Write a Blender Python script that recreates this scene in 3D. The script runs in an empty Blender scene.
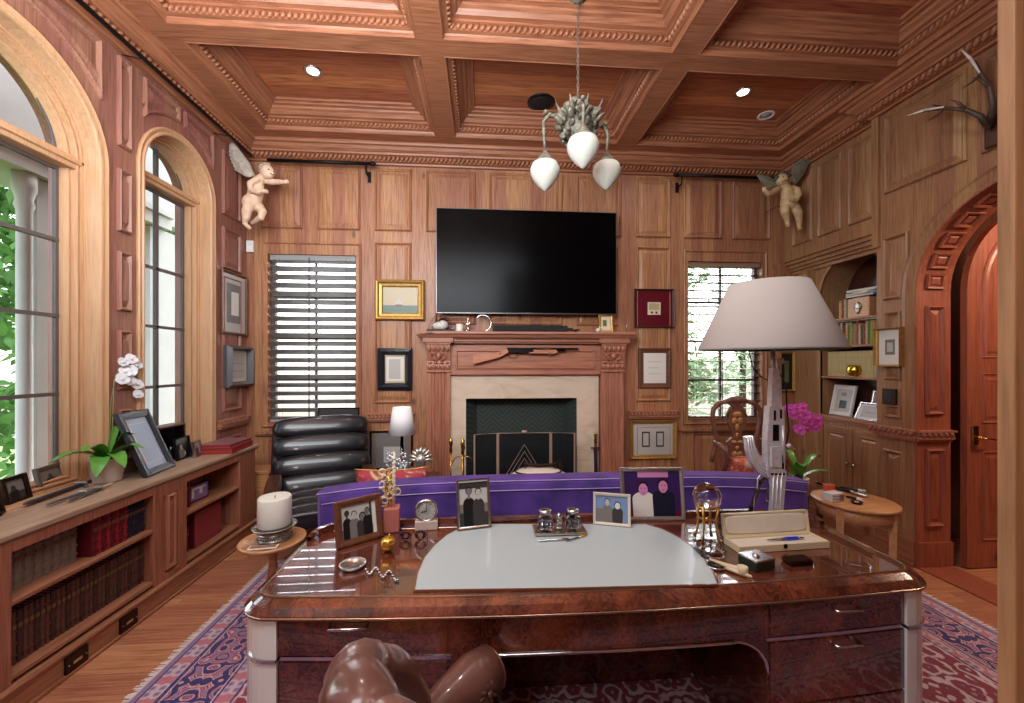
import bpy, bmesh, math, random
from mathutils import Vector, Matrix, Euler
from mathutils.geometry import tessellate_polygon
R = math.radians; PI = math.pi
random.seed(7)
COL = bpy.context.scene.collection
F = 400.0; TH = math.atan(30/400); CT, ST = math.cos(TH), math.sin(TH); H = 1.58
def ray(px, py):
    x = (px-512)/F
    return Vector((x*CT+ST, -x*ST+CT, (363-py)/F))
def onX(px, py, X): d = ray(px, py); return d*(X/d.x)+Vector((0, 0, H))
def onY(px, py, Y): d = ray(px, py); return d*(Y/d.y)+Vector((0, 0, H))
def onZ(px, py, Z): d = ray(px, py); return d*((Z-H)/d.z)+Vector((0, 0, H))

# ---------------------------------------------------------------- materials
def lin(c):
    return tuple(((v/255)/12.92 if v/255 <= .04045 else ((v/255+.055)/1.055)**2.4) for v in c)+(1,)
def new_mat(name):
    m = bpy.data.materials.new(name); m.use_nodes = True
    nt = m.node_tree; return m, nt, nt.nodes['Principled BSDF']
def mat(name, rgb, rough=.5, metal=0, spec=.5, trans=0, ior=1.45, coat=0, sheen=0, bump=0, bscale=80, emit=None, estr=0, var=0, alpha=1, sss=0):
    m, nt, b = new_mat(name); c = lin(rgb)
    b.inputs['Base Color'].default_value = c; b.inputs['Roughness'].default_value = rough
    b.inputs['Metallic'].default_value = metal; b.inputs['Specular IOR Level'].default_value = spec
    b.inputs['Transmission Weight'].default_value = trans; b.inputs['IOR'].default_value = ior
    b.inputs['Coat Weight'].default_value = coat; b.inputs['Sheen Weight'].default_value = sheen
    b.inputs['Coat Roughness'].default_value = .05
    b.inputs['Alpha'].default_value = alpha
    b.inputs['Subsurface Weight'].default_value = sss
    if emit: b.inputs['Emission Color'].default_value = lin(emit); b.inputs['Emission Strength'].default_value = estr
    if var or bump:
        n = nt.nodes.new('ShaderNodeTexNoise'); n.inputs['Scale'].default_value = bscale; n.inputs['Detail'].default_value = 4
        tc = nt.nodes.new('ShaderNodeTexCoord'); nt.links.new(tc.outputs['Object'], n.inputs['Vector'])
        if var:
            r = nt.nodes.new('ShaderNodeValToRGB'); r.color_ramp.elements[0].position = .3; r.color_ramp.elements[1].position = .7
            r.color_ramp.elements[0].color = tuple(v*(1-var) for v in c[:3])+(1,); r.color_ramp.elements[1].color = tuple(min(1, v*(1+var)) for v in c[:3])+(1,)
            nt.links.new(n.outputs['Fac'], r.inputs['Fac']); nt.links.new(r.outputs['Color'], b.inputs['Base Color'])
        if bump:
            bp = nt.nodes.new('ShaderNodeBump'); bp.inputs['Strength'].default_value = bump; bp.inputs['Distance'].default_value = .004
            nt.links.new(n.outputs['Fac'], bp.inputs['Height']); nt.links.new(bp.outputs['Normal'], b.inputs['Normal'])
    return m
def math_node(nt, op, a, b=None, c=None):
    n = nt.nodes.new('ShaderNodeMath'); n.operation = op
    for i, v in enumerate((a, b, c)):
        if v is None: continue
        if isinstance(v, (int, float)): n.inputs[i].default_value = v
        else: nt.links.new(v, n.inputs[i])
    return n.outputs[0]
def mixc(nt, fac, a, b, mode='MIX'):
    n = nt.nodes.new('ShaderNodeMix'); n.data_type = 'RGBA'; n.blend_type = mode
    for k, v in ((0, fac), (6, a), (7, b)):
        if isinstance(v, (int, float)): n.inputs[k].default_value = v
        elif isinstance(v, tuple): n.inputs[k].default_value = v
        else: nt.links.new(v, n.inputs[k])
    return n.outputs[2]
def ramp(nt, fac, stops):
    r = nt.nodes.new('ShaderNodeValToRGB'); e = r.color_ramp.elements
    while len(e) < len(stops): e.new(.5)
    for k, (p, c) in enumerate(stops): e[k].position = p; e[k].color = c
    nt.links.new(fac, r.inputs['Fac']); return r.outputs['Color']
def wood(name, light, dark, axis='Z', rough=.42, board=.0, baxis=None, coat=.0, scale=1.0, knots=True, plank_len=0, contrast=1, groove=0):
    """pine / oak with the grain running along axis; board: width of the glued boards along baxis"""
    m, nt, b = new_mat(name); L, D = lin(light), lin(dark)
    tc = nt.nodes.new('ShaderNodeTexCoord'); sx = nt.nodes.new('ShaderNodeSeparateXYZ')
    geo = nt.nodes.new('ShaderNodeNewGeometry')
    nt.links.new(geo.outputs['Position'], sx.inputs[0])
    mp = nt.nodes.new('ShaderNodeMapping'); nt.links.new(geo.outputs['Position'], mp.inputs['Vector'])
    s = {'X': (.55, 11, 11), 'Y': (11, .55, 11), 'Z': (11, 11, .55)}[axis]
    mp.inputs['Scale'].default_value = tuple(v*scale for v in s)
    vec = mp.outputs['Vector']; rnd = None
    if board:
        idx = math_node(nt, 'FLOOR', math_node(nt, 'DIVIDE', sx.outputs[baxis or 'X'], board))
        if plank_len:
            w0 = nt.nodes.new('ShaderNodeTexWhiteNoise'); w0.noise_dimensions = '1D'; nt.links.new(idx, w0.inputs['W'])
            off = math_node(nt, 'MULTIPLY', w0.outputs['Value'], plank_len)
            idl = math_node(nt, 'FLOOR', math_node(nt, 'DIVIDE', math_node(nt, 'ADD', sx.outputs[axis], off), plank_len))
            idx = math_node(nt, 'ADD', math_node(nt, 'MULTIPLY', idx, 7.31), math_node(nt, 'MULTIPLY', idl, 3.17))
        w = nt.nodes.new('ShaderNodeTexWhiteNoise'); w.noise_dimensions = '1D'; nt.links.new(idx, w.inputs['W']); rnd = w.outputs['Value']
        cb = nt.nodes.new('ShaderNodeCombineXYZ')
        for k in range(3): nt.links.new(math_node(nt, 'MULTIPLY', rnd, 37.0+k*11), cb.inputs[k])
        va = nt.nodes.new('ShaderNodeVectorMath'); va.operation = 'ADD'; nt.links.new(vec, va.inputs[0]); nt.links.new(cb.outputs[0], va.inputs[1]); vec = va.outputs[0]
    n1 = nt.nodes.new('ShaderNodeTexNoise'); n1.inputs['Scale'].default_value = 1.0; n1.inputs['Detail'].default_value = 5; n1.inputs['Distortion'].default_value = .35
    nt.links.new(vec, n1.inputs['Vector'])
    n2 = nt.nodes.new('ShaderNodeTexNoise'); n2.inputs['Scale'].default_value = 7; n2.inputs['Detail'].default_value = 6; n2.inputs['Roughness'].default_value = .65
    nt.links.new(vec, n2.inputs['Vector'])
    rings = math_node(nt, 'FRACT', math_node(nt, 'MULTIPLY', n1.outputs['Fac'], 9))
    rings = math_node(nt, 'ABSOLUTE', math_node(nt, 'SUBTRACT', rings, .5))
    f = math_node(nt, 'ADD', math_node(nt, 'MULTIPLY', rings, .34), math_node(nt, 'MULTIPLY', n2.outputs['Fac'], .85))
    M = tuple((L[k]*.55+D[k]*.45) for k in range(3))+(1,)
    c = ramp(nt, f, [(.28, D), (.5, M), (.78, L)])
    if rnd is not None:
        hs = nt.nodes.new('ShaderNodeHueSaturation'); nt.links.new(c, hs.inputs['Color'])
        nt.links.new(math_node(nt, 'ADD', .82, math_node(nt, 'MULTIPLY', rnd, .36*contrast)), hs.inputs['Value'])
        nt.links.new(math_node(nt, 'ADD', .49, math_node(nt, 'MULTIPLY', rnd, .02)), hs.inputs['Hue']); c = hs.outputs['Color']
    if knots:
        v = nt.nodes.new('ShaderNodeTexVoronoi'); v.inputs['Scale'].default_value = .8
        mp2 = nt.nodes.new('ShaderNodeMapping'); nt.links.new(geo.outputs['Position'], mp2.inputs['Vector'])
        mp2.inputs['Scale'].default_value = {'X': (1.7, 3.5, 3.5), 'Y': (3.5, 1.7, 3.5), 'Z': (3.5, 3.5, 1.7)}[axis]
        nt.links.new(mp2.outputs['Vector'], v.inputs['Vector'])
        k = ramp(nt, v.outputs['Distance'], [(.03, (.25, .25, .25, 1)), (.075, (1, 1, 1, 1))])
        c = mixc(nt, .8, c, k, 'MULTIPLY')
    if groove and board:
        g = math_node(nt, 'FRACT', math_node(nt, 'DIVIDE', sx.outputs[baxis], board))
        g = ramp(nt, g, [(0, (.25, .2, .2, 1)), (groove, (1, 1, 1, 1))]); c = mixc(nt, .8, c, g, 'MULTIPLY')
    nt.links.new(c, b.inputs['Base Color'])
    b.inputs['Roughness'].default_value = rough; b.inputs['Coat Weight'].default_value = coat; b.inputs['Coat Roughness'].default_value = .08
    bp = nt.nodes.new('ShaderNodeBump'); bp.inputs['Strength'].default_value = .12; bp.inputs['Distance'].default_value = .003
    nt.links.new(n2.outputs['Fac'], bp.inputs['Height']); nt.links.new(bp.outputs['Normal'], b.inputs['Normal'])
    return m
M = {}
PL, PD = (192, 138, 102), (128, 80, 54)
M['pine_z'] = wood('pine upright', PL, PD, 'Z', board=.13, baxis='X', contrast=.9)
M['pine_zl'] = wood('pine upright red light tint', (176, 122, 104), (124, 78, 64), 'Z', board=.17, baxis='Y', contrast=.5)  # red tint puts the light colour of the left side into the pine
M['pine_zr'] = wood('pine upright warm light tint', (182, 138, 98), (128, 88, 58), 'Z', board=.13, baxis='Y', contrast=.8)  # yellow tint puts the warmer light on the right into the pine
M['pine_x'] = wood('pine along x', (194, 122, 82), (116, 60, 36), 'X', board=.14, baxis='Y', contrast=1.7, groove=.05)
M['pine_y'] = wood('pine along y', (184, 122, 88), (118, 68, 45), 'Y')
M['pine_bx'] = wood('pine moulding x', (184, 122, 88), (118, 68, 45), 'X')
M['cab'] = wood('cabinet pine', (182, 128, 98), (128, 80, 56), 'Y')
M['cab_z'] = wood('cabinet pine upright', (184, 122, 96), (128, 74, 52), 'Z')
M['cab_top'] = wood('worn counter pine', (196, 172, 150), (150, 118, 92), 'Y', rough=.3)
M['window_wood'] = wood('honey window pine', (210, 168, 128), (182, 136, 98), 'Z', knots=False)
M['mantel'] = wood('mantel pine', (196, 136, 110), (140, 88, 66), 'X')
M['mantel_z'] = wood('mantel pine upright', (196, 134, 108), (140, 86, 64), 'Z')
M['red_wood'] = wood('reddish hall wood', (176, 102, 76), (120, 62, 44), 'Z')
M['floor'] = wood('oak floor', (206, 148, 112), (148, 90, 62), 'X', rough=.28, board=.12, baxis='Y', plank_len=1.6, knots=False, groove=.03)
M['burl'] = None
M['dark_wood'] = wood('dark wood', (88, 52, 38), (44, 24, 18), 'Z', rough=.3, knots=False)
M['walnut'] = wood('walnut frame', (120, 76, 50), (66, 38, 24), 'X', knots=False)
M['light_wood'] = wood('light oak', (212, 160, 112), (170, 112, 70), 'X', rough=.3, knots=False)
M['white_paint'] = mat('white paint', (225, 224, 218), .6)
M['plaster'] = mat('exterior plaster', (186, 188, 184), .9, var=.05, bscale=4)
M['muntin'] = mat('dark bronze muntin', (96, 88, 86), .45)
M['glass'] = mat('window glass', (255, 255, 255), 0, trans=1, ior=1.02, spec=.3)
M['iron'] = mat('black iron', (28, 26, 28), .45, .6)
M['black'] = mat('black plastic', (14, 14, 16), .35)
M['screen'] = mat('tv screen', (3, 3, 5), .22, spec=.12)
M['silver'] = mat('silver', (200, 198, 195), .22, 1)
M['chrome'] = mat('chrome', (215, 215, 218), .12, 1)
M['gold'] = mat('gold', (212, 172, 92), .3, 1)
M['old_gold'] = mat('old gold frame', (190, 150, 84), .42, .7, var=.25, bscale=60)
M['brass'] = mat('brass', (190, 150, 80), .25, 1)
M['bronze'] = mat('dark bronze', (58, 42, 32), .4, .8)

# ---------------------------------------------------------------- mesh builder
class MB:
    def __init__(s): s.v = []; s.f = []; s.mi = []; s.sm = []; s.T = Matrix.Identity(4); s.m = 0; s.dirmat = False
    def add(s, vs, fs, smooth=False):
        n = len(s.v); s.v.extend((s.T @ Vector(p))[:] for p in vs)
        for f in fs: s.f.append([n+i for i in f]); s.mi.append(s.m); s.sm.append(smooth)
        return s
    def box(s, x0, y0, z0, x1, y1, z1):
        return s.add([(x0, y0, z0), (x1, y0, z0), (x1, y1, z0), (x0, y1, z0), (x0, y0, z1), (x1, y0, z1), (x1, y1, z1), (x0, y1, z1)],
              [(0, 3, 2, 1), (4, 5, 6, 7), (0, 1, 5, 4), (1, 2, 6, 5), (2, 3, 7, 6), (3, 0, 4, 7)])
    def bbox(s, x0, y0, z0, x1, y1, z1, b=.004):
        """box with chamfered edges"""
        b = min(b, abs(x1-x0)/2.01, abs(y1-y0)/2.01, abs(z1-z0)/2.01)
        bm = bmesh.new(); bmesh.ops.create_cube(bm, size=1)
        for v in bm.verts: v.co = Vector(((x0+x1)/2+v.co.x*(x1-x0), (y0+y1)/2+v.co.y*(y1-y0), (z0+z1)/2+v.co.z*(z1-z0)))
        bmesh.ops.bevel(bm, geom=bm.edges[:], offset=b, segments=2, affect='EDGES', profile=.5)
        s.addbm(bm); return s
    def addbm(s, bm, smooth=False):
        bm.verts.index_update(); s.add([v.co for v in bm.verts], [[v.index for v in f.verts] for f in bm.faces], smooth); bm.free()
    def lathe(s, prof, c=(0, 0, 0), n=24, smooth=True, axis='Z', sx=1, sy=1):
        vs = []; fs = []; k = len(prof)
        for i in range(n):
            a = 2*PI*i/n
            for r, z in prof:
                p = (r*math.cos(a)*sx, r*math.sin(a)*sy, z)
                if axis == 'Y': p = (p[0], -p[2], p[1])
                if axis == 'X': p = (p[2], p[0], p[1])
                vs.append((c[0]+p[0], c[1]+p[1], c[2]+p[2]))
        for i in range(n):
            j = (i+1) % n
            for q in range(k-1): fs.append((i*k+q, j*k+q, j*k+q+1, i*k+q+1))
        if prof[0][0] > 1e-6: fs.append([i*k for i in range(n)][::-1])
        if prof[-1][0] > 1e-6: fs.append([i*k+k-1 for i in range(n)])
        return s.add(vs, fs, smooth)
    def cyl(s, p0, p1, r0, r1=None, n=12, smooth=True): return s.tube([p0, p1], [r0, r0 if r1 is None else r1], n, smooth)
    def tube(s, pts, r, n=8, smooth=True, closed=False, flat=1):
        pts = [Vector(p) for p in pts]; m = len(pts)
        rr = r if isinstance(r, (list, tuple)) else [r]*m
        vs = []; fs = []; up = None
        for i, p in enumerate(pts):
            a = pts[i-1] if (i > 0 or closed) else p; b = pts[(i+1) % m] if (i < m-1 or closed) else p
            t = (b-a).normalized() if (b-a).length > 1e-9 else Vector((0, 0, 1))
            if up is None:
                up = Vector((0, 0, 1)) if abs(t.z) < .9 else Vector((1, 0, 0))
            u = (up-t*up.dot(t)); u = u.normalized() if u.length > 1e-6 else t.orthogonal().normalized(); w = t.cross(u); up = u
            for k in range(n):
                an = 2*PI*k/n; vs.append(p+(u*math.cos(an)*flat+w*math.sin(an))*rr[i])
        L = m if closed else m-1
        for i in range(L):
            j = (i+1) % m
            for k in range(n): fs.append((i*n+k, i*n+(k+1) % n, j*n+(k+1) % n, j*n+k))
        if not closed: fs.append(list(range(n))[::-1]); fs.append([(m-1)*n+k for k in range(n)])
        return s.add(vs, fs, smooth)
    def ell(s, c, r, n=16, m=10, rot=None, smooth=True):
        if isinstance(r, (int, float)): r = (r, r, r)
        vs = []; fs = []; c = Vector(c)
        for j in range(1, m):
            b = PI*j/m
            for i in range(n):
                a = 2*PI*i/n; p = Vector((math.sin(b)*math.cos(a)*r[0], math.sin(b)*math.sin(a)*r[1], math.cos(b)*r[2]))
                if rot: p = Euler(rot).to_matrix() @ p
                vs.append(c+p)
        t = Vector((0, 0, r[2])); u = Vector((0, 0, -r[2]))
        if rot: t = Euler(rot).to_matrix() @ t; u = Euler(rot).to_matrix() @ u
        vs += [c+t, c+u]; T = len(vs)-2
        for j in range(m-2):
            for i in range(n): fs.append((j*n+i, (j+1)*n+i, (j+1)*n+(i+1) % n, j*n+(i+1) % n))
        for i in range(n):
            fs.append((T, i, (i+1) % n)); fs.append((T+1, (m-2)*n+(i+1) % n, (m-2)*n+i))
        return s.add(vs, fs, smooth)
    def sup(s, c, r, e=.4, n=20, m=12, rot=None):
        """super-ellipsoid cushion"""
        def pw(x): return math.copysign(abs(x)**e, x)
        vs = []; fs = []; c = Vector(c); mt = Euler(rot).to_matrix() if rot else Matrix.Identity(3)
        for j in range(m+1):
            b = -PI/2+PI*j/m
            for i in range(n):
                a = 2*PI*i/n
                vs.append(c+mt @ Vector((r[0]*pw(math.cos(b))*pw(math.cos(a)), r[1]*pw(math.cos(b))*pw(math.sin(a)), r[2]*pw(math.sin(b)))))
        for j in range(m):
            for i in range(n): fs.append((j*n+i, j*n+(i+1) % n, (j+1)*n+(i+1) % n, (j+1)*n+i))
        return s.add(vs, fs, True)
    def plate(s, outer, holes, mp, t0, t1, smooth=False):
        """2-D outline with holes, extruded from depth t0 (front) to t1; mp(u, v, t) gives the point"""
        loops = [outer]+list(holes)
        tri = tessellate_polygon([[Vector((u, v, 0)) for u, v in lp] for lp in loops])
        flat = [p for lp in loops for p in lp]; n = len(flat)
        vs = [mp(u, v, t0) for u, v in flat]+[mp(u, v, t1) for u, v in flat]
        fs = [tuple(t) for t in tri]+[tuple(i+n for i in t[::-1]) for t in tri]
        o = 0
        for lp in loops:
            k = len(lp)
            for i in range(k): fs.append((o+i, o+(i+1) % k, o+(i+1) % k+n, o+i+n))
            o += k
        return s.add(vs, fs, smooth)
    def ring(s, poly, mp, prof, close=True, cap=False):
        """sweep profile [(inset, height)] round a polygon; inset>0 goes inward (poly ccw)"""
        rows = [offset(poly, i) for i, h in prof]; k = len(poly); vs = []; fs = []
        for row, (i, h) in zip(rows, prof): vs += [mp(u, v, h) for u, v in row]
        for a in range(len(prof)-1):
            for i in range(k): fs.append((a*k+i, a*k+(i+1) % k, (a+1)*k+(i+1) % k, (a+1)*k+i))
        if s.dirmat:
            for i in range(k):
                e = Vector(poly[(i+1) % k])-Vector(poly[i]); s.m = 1 if abs(e.y) > abs(e.x) else 0
                s.add(vs, fs[i::k][:len(prof)-1])
            s.m = 0; return s
        if cap:
            if k <= 4: fs.append([(len(prof)-1)*k+i for i in range(k)])
            else:
                tri = tessellate_polygon([[Vector((u, v, 0)) for u, v in rows[-1]]]); fs += [tuple((len(prof)-1)*k+i for i in t) for t in tri]
        return s.add(vs, fs)
    def rope(s, a, b, r=.018, pitch=.044):
        """rope moulding: a row of slanted beads"""
        a, b = Vector(a), Vector(b); L = (b-a).length; n = max(2, int(L/pitch)); t = (b-a).normalized()
        u = Vector((0, 0, 1)) if abs(t.z) < .9 else Vector((1, 0, 0)); u = (u-t*u.dot(t)).normalized(); w = t.cross(u)
        mt = Matrix((t*.82+u*.57, w, u*.82-t*.57)).transposed(); st = []
        m0 = s.m
        if s.dirmat and abs(t.y) > abs(t.x): s.m = 1
        for j in range(1, 5):
            for i in range(8): be, al = PI*j/5, 2*PI*i/8; st.append((pitch*.36*math.sin(be)*math.cos(al), r*math.sin(be)*math.sin(al), r*1.25*math.cos(be)))
        st += [(0, 0, r*1.25), (0, 0, -r*1.25)]; st = [mt @ Vector(p) for p in st]; fs = []
        for j in range(3):
            for i in range(8): fs.append((j*8+i, (j+1)*8+i, (j+1)*8+(i+1) % 8, j*8+(i+1) % 8))
        for i in range(8): fs += [(32, i, (i+1) % 8), (33, 24+(i+1) % 8, 24+i)]
        for k in range(n):
            c = a+(b-a)*((k+.5)/n); s.add([c+p for p in st], fs, True)
        s.m = m0
        return s
    def build(s, name, mats, parent=None, loc=None, recalc=True):
        me = bpy.data.meshes.new(name); me.from_pydata(s.v, [], s.f)
        ms = mats if isinstance(mats, (list, tuple)) else [mats]
        for m in ms: me.materials.append(M[m] if isinstance(m, str) else m)
        me.polygons.foreach_set('material_index', s.mi); me.polygons.foreach_set('use_smooth', s.sm)
        if recalc:
            bm = bmesh.new(); bm.from_mesh(me); bmesh.ops.recalc_face_normals(bm, faces=bm.faces); bm.to_mesh(me); bm.free()
        me.update()
        o = bpy.data.objects.new(name, me); COL.objects.link(o)
        if parent: o.parent = parent
        if loc is not None: o.location = loc
        return o
def offset(poly, d):
    if d == 0: return list(poly)
    k = len(poly); out = []
    for i in range(k):
        p0, p1, p2 = Vector(poly[i-1]), Vector(poly[i]), Vector(poly[(i+1) % k])
        e1 = (p1-p0).normalized(); e2 = (p2-p1).normalized()
        n1 = Vector((-e1.y, e1.x)); n2 = Vector((-e2.y, e2.x)); bi = n1+n2
        q = p1+bi*(d/max(.25, bi.dot(n1))) if bi.length > 1e-6 else p1+n1*d
        out.append((q.x, q.y))
    return out
def rect(u0, v0, u1, v1): return [(u0, v0), (u1, v0), (u1, v1), (u0, v1)]
def arch(u0, u1, v0, vs, n=24, vtop=None):
    """opening u0..u1 from v0, half-round from springing vs (ccw)"""
    c = (u0+u1)/2; r = (u1-u0)/2; ry = (vtop-vs) if vtop else r
    return [(u0, v0), (u1, v0)]+[(c+r*math.cos(PI*i/n), vs+ry*math.sin(PI*i/n)) for i in range(n+1)]
def thing(name, label, cat, loc=(0, 0, 0), rz=0, group=None):
    o = bpy.data.objects.new(name, None); COL.objects.link(o); o.empty_display_size = .05
    o.location = loc; o.rotation_euler = (0, 0, rz); o['label'] = label; o['category'] = cat
    if group: o['group'] = group
    return o
def tag(o, label, cat, group=None, kind=None):
    o['label'] = label; o['category'] = cat
    if group: o['group'] = group
    if kind: o['kind'] = kind
    return o
def struct(mb, name, m): o = mb.build(name, m); o['kind'] = 'structure'; return o
def kids(o): return [c for c in COL.objects if c.parent == o]
def copy_tree(o, parent=None):
    c = o.copy(); COL.objects.link(c); c.parent = parent
    for ch in kids(o): copy_tree(ch, c)
    return c
# ================================================================ room shell
XL, XR, XR2, YB, YF = -2.42, 3.35, 3.55, 4.32, .42
YJ = 3.16           # where the right wall steps back for the bookcase
ZB, ZC = 3.83, 4.02
PANEL = [(0, 0), (.003, .016), (.012, .024), (.022, .014), (.028, .0015), (.037, .0015), (.072, .015)]
def panels(mb, mp, polys):
    for p in polys: mb.ring(p, mp, PANEL, cap=True)
mpB = lambda u, v, t: (u, YB-t, v)            # back wall, t towards the room
mpL = lambda u, v, t: (XL+t, u, v)
mpR = lambda u, v, t: (XR-t, u, v)
mpR2 = lambda u, v, t: (XR2-t, u, v)
# floor
b = MB(); b.box(-2.9, -1.2, -.1, 6.2, 4.8, 0); struct(b, 'floor', 'floor')
# back wall
WL, WRt = (-2.21, .965, -1.32, 2.71), (2.30, .94, 3.17, 2.72)
FB = (-.20, 0, 1.06, 1.22)
b = MB()
b.plate(rect(XL-.3, -.05, XR2+.3, 4.1), [rect(*WL), rect(*WRt), rect(FB[0], .001, FB[2], FB[3])], mpB, 0, -.16)
top = [(-2.27, -1.86), (-1.71, -1.275), (-1.13, -.745), (-.595, -.065), (.075, .875), (1.03, 1.535), (1.70, 2.095), (2.245, 2.69), (2.815, 3.26)]
P = [rect(a, 2.975, c, 3.63) for a, c in top]
P += [rect(-1.13, 1.155, -.745, 2.855), rect(1.70, 1.155, 2.095, 2.87), rect(-1.13, .3, -.745, .88), rect(1.70, .3, 2.095, .88)]
P += [rect(-.50, 1.99, -.065, 2.86), rect(.075, 1.99, .875, 2.86), rect(1.03, 1.99, 1.50, 2.86)]
P += [rect(-2.2, .25, -1.33, .80), rect(2.34, .25, 3.14, .80)]
panels(b, mpB, P)
struct(b, 'wall_back', 'pine_z')
# rope ledges on the back wall and the others
def ledge(mb, a, c, out):
    """corbelled shelf ledge with a rope edge from a to c, out = direction to the room"""
    a, c, o = Vector(a), Vector(c), Vector(out); t = (c-a).normalized(); z = Vector((0, 0, 1))
    def bx(o0, o1, z0, z1, e):
        p, q = a-t*e, c+t*e
        vs = [p+o*o0+z*z0, q+o*o0+z*z0, q+o*o1+z*z0, p+o*o1+z*z0, p+o*o0+z*z1, q+o*o0+z*z1, q+o*o1+z*z1, p+o*o1+z*z1]
        mb.add(vs, [(0, 3, 2, 1), (4, 5, 6, 7), (0, 1, 5, 4), (1, 2, 6, 5), (2, 3, 7, 6), (3, 0, 4, 7)])
    bx(0, .035, -.055, -.035, 0); bx(0, .05, -.035, -.02, .008); bx(0, .06, .02, .032, .012)
    bx(0, .035, -.02, .02, 0)
    mb.rope(a+o*.040-t*.0, c+o*.040+t*.0, .026, .040)
b = MB(); ledge(b, (-1.21, YB, 1.02), (-.72, YB, 1.02), (0, -1, 0)); struct(b, 'trim_1', 'mantel')
b = MB(); ledge(b, (1.62, YB, 1.02), (2.16, YB, 1.02), (0, -1, 0)); struct(b, 'trim_2', 'mantel')
b = MB(); ledge(b, (XL, 3.86, 1.02), (XL, 4.26, 1.02), (1, 0, 0)); struct(b, 'trim_3', 'mantel')
# window casings and sills, back wall
def back_window(n, W):
    b = MB(); u0, v0, u1, v1 = W
    b.ring(rect(u0-.055, v0-.05, u1+.055, v1+.125)[::-1], mpB, [(-.0, 0), (0, .012), (-.012, .022), (-.022, .012), (-.022, 0)])
    b.plate(rect(u0-.055, v0-.05, u1+.055, v1+.125), [rect(u0, v0, u1, v1)], mpB, .008, -.002)
    b.box(u0-.11, YB-.05, v0-.115, u1+.11, YB, v0-.09); b.box(u0-.09, YB-.035, v0-.13, u1+.09, YB, v0-.115)
    t = struct(b, 'window_%d' % n, 'window_wood' if n == 9 else 'pine_z')
    c = MB()   # frame and muntins behind the blind
    c.plate(rect(u0, v0, u1, v1), [rect(u0+.035, v0+.04, u1-.035, v1-.04)], mpB, -.08, -.13)
    w = (u0+u1)/2+.0; c.box(w-.012, YB+.09, v0, w+.012, YB+.115, v1)
    for k in (1, 2, 3): z = v0+(v1-v0)*k/4; c.box(u0, YB+.09, z-.012, u1, YB+.115, z+.012)
    c.build('window_frame', 'muntin', t)
    g = MB(); g.box(u0, YB+.1, v0, u1, YB+.104, v1); g.build('window_glass', 'glass', t)
    return t
back_window(1, WL); back_window(2, WRt)
M['slat'] = mat('pale blind slat', (228, 230, 228), .35)
_n = M['slat'].node_tree; _t = _n.nodes.new('ShaderNodeBsdfTranslucent'); _t.inputs[0].default_value = lin((235, 238, 240)); _m = _n.nodes.new('ShaderNodeMixShader'); _m.inputs[0].default_value = .65
_n.links.new(_n.nodes['Principled BSDF'].outputs[0], _m.inputs[1]); _n.links.new(_t.outputs[0], _m.inputs[2]); _n.links.new(_m.outputs[0], _n.nodes['Material Output'].inputs[0])
M['slat2'] = mat('brown blind slat', (150, 122, 100), .4)
def blind(W, tilt, m, label, thick, n=20, wd=.062):
    u0, v0, u1, v1 = W
    t = thing('window_blind', label, 'blind', ((u0+u1)/2, YB+.045, v0))
    w = (u1-u0)/2-.012; h = v1-v0
    s = MB(); s.m = 0
    for k in range(n):
        z = h*(k+.5)/n-.01; c, q = math.cos(tilt), math.sin(tilt)
        T = Matrix.Translation((0, 0, z)) @ Matrix.Rotation(tilt, 4, 'X')
        s.T = T; vs = []; r = []
        for i in range(9):
            y = -wd/2+wd*i/8; zz = .006*(1-(2*i/8-1)**2)
            r.append((y, zz))
        prof = [(y, zz+thick) for y, zz in r]+[(y, zz-thick) for y, zz in r[::-1]]
        vs = [(-w, y, zz) for y, zz in prof]+[(w, y, zz) for y, zz in prof]; K = len(prof)
        s.add(vs, [(i, (i+1) % K, (i+1) % K+K, i+K) for i in range(K)]+[list(range(K)), list(range(K, 2*K))[::-1]], True)
    s.T = Matrix.Identity(4)
    s.build('slat', m, t)
    hd = MB(); hd.bbox(-w, -.035, h-.055, w, .035, h-.004); hd.build('headrail', m, t)
    br = MB(); br.bbox(-w, -.03, .004, w, .03, .022); br.build('bottom_rail', m, t)
    co = MB()
    for x in (-w*.78, w*.78, w*.03): 
        for y in (-.036, .036): co.cyl((x, y, .02), (x, y, h-.03), .0012, n=5)
    co.build('ladder_cord', 'muntin', t)
    ti = MB(); ti.cyl((-w*.08, -.045, .02), (-w*.08, -.045, h-.03), .006, n=6); ti.build('tilt_rod', 'muntin', t)
    return t
blind(WL, R(-40), 'slat', 'pale slatted blind tilted half closed in the window beside the black leather chair', .0016, 20, .074)
blind(WRt, R(-4), 'slat2', 'open slatted blind in the window behind the large white lampshade', .0014)
# left wall with two arched windows
A1, A2 = (1.68, 2.725, 2.835), (3.050, 3.766, 3.003)     # u0, u1, springing
b = MB(); SILL = .828
b.plate(rect(YF-.3, -.05, YB+.16, 4.1), [arch(A1[0], A1[1], SILL, A1[2], 32), arch(A2[0], A2[1], SILL, A2[2], 28)], mpL, 0, -.30)
def spandrel(u0, u1, A, zt, gap, right):
    """panel above an arch, its lower edge follows the arch"""
    c = (A[0]+A[1])/2; r = (A[1]-A[0])/2+gap; pts = []
    n = 14
    for i in range(n+1):
        u = u0+(u1-u0)*i/n; d = r*r-(u-c)**2
        z = A[2]+math.sqrt(d) if d > 0 else A[2]+.02
        pts.append((u, z))
    return pts+[(u1, zt), (u0, zt)]
P = [spandrel(2.23, 2.73, A1, 3.63, .15, 1), spandrel(1.68, 2.18, A1, 3.63, .15, 1),
     spandrel(3.05, 3.39, A2, 3.63, .135, 1), spandrel(3.44, 3.79, A2, 3.63, .135, 1)]
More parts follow.
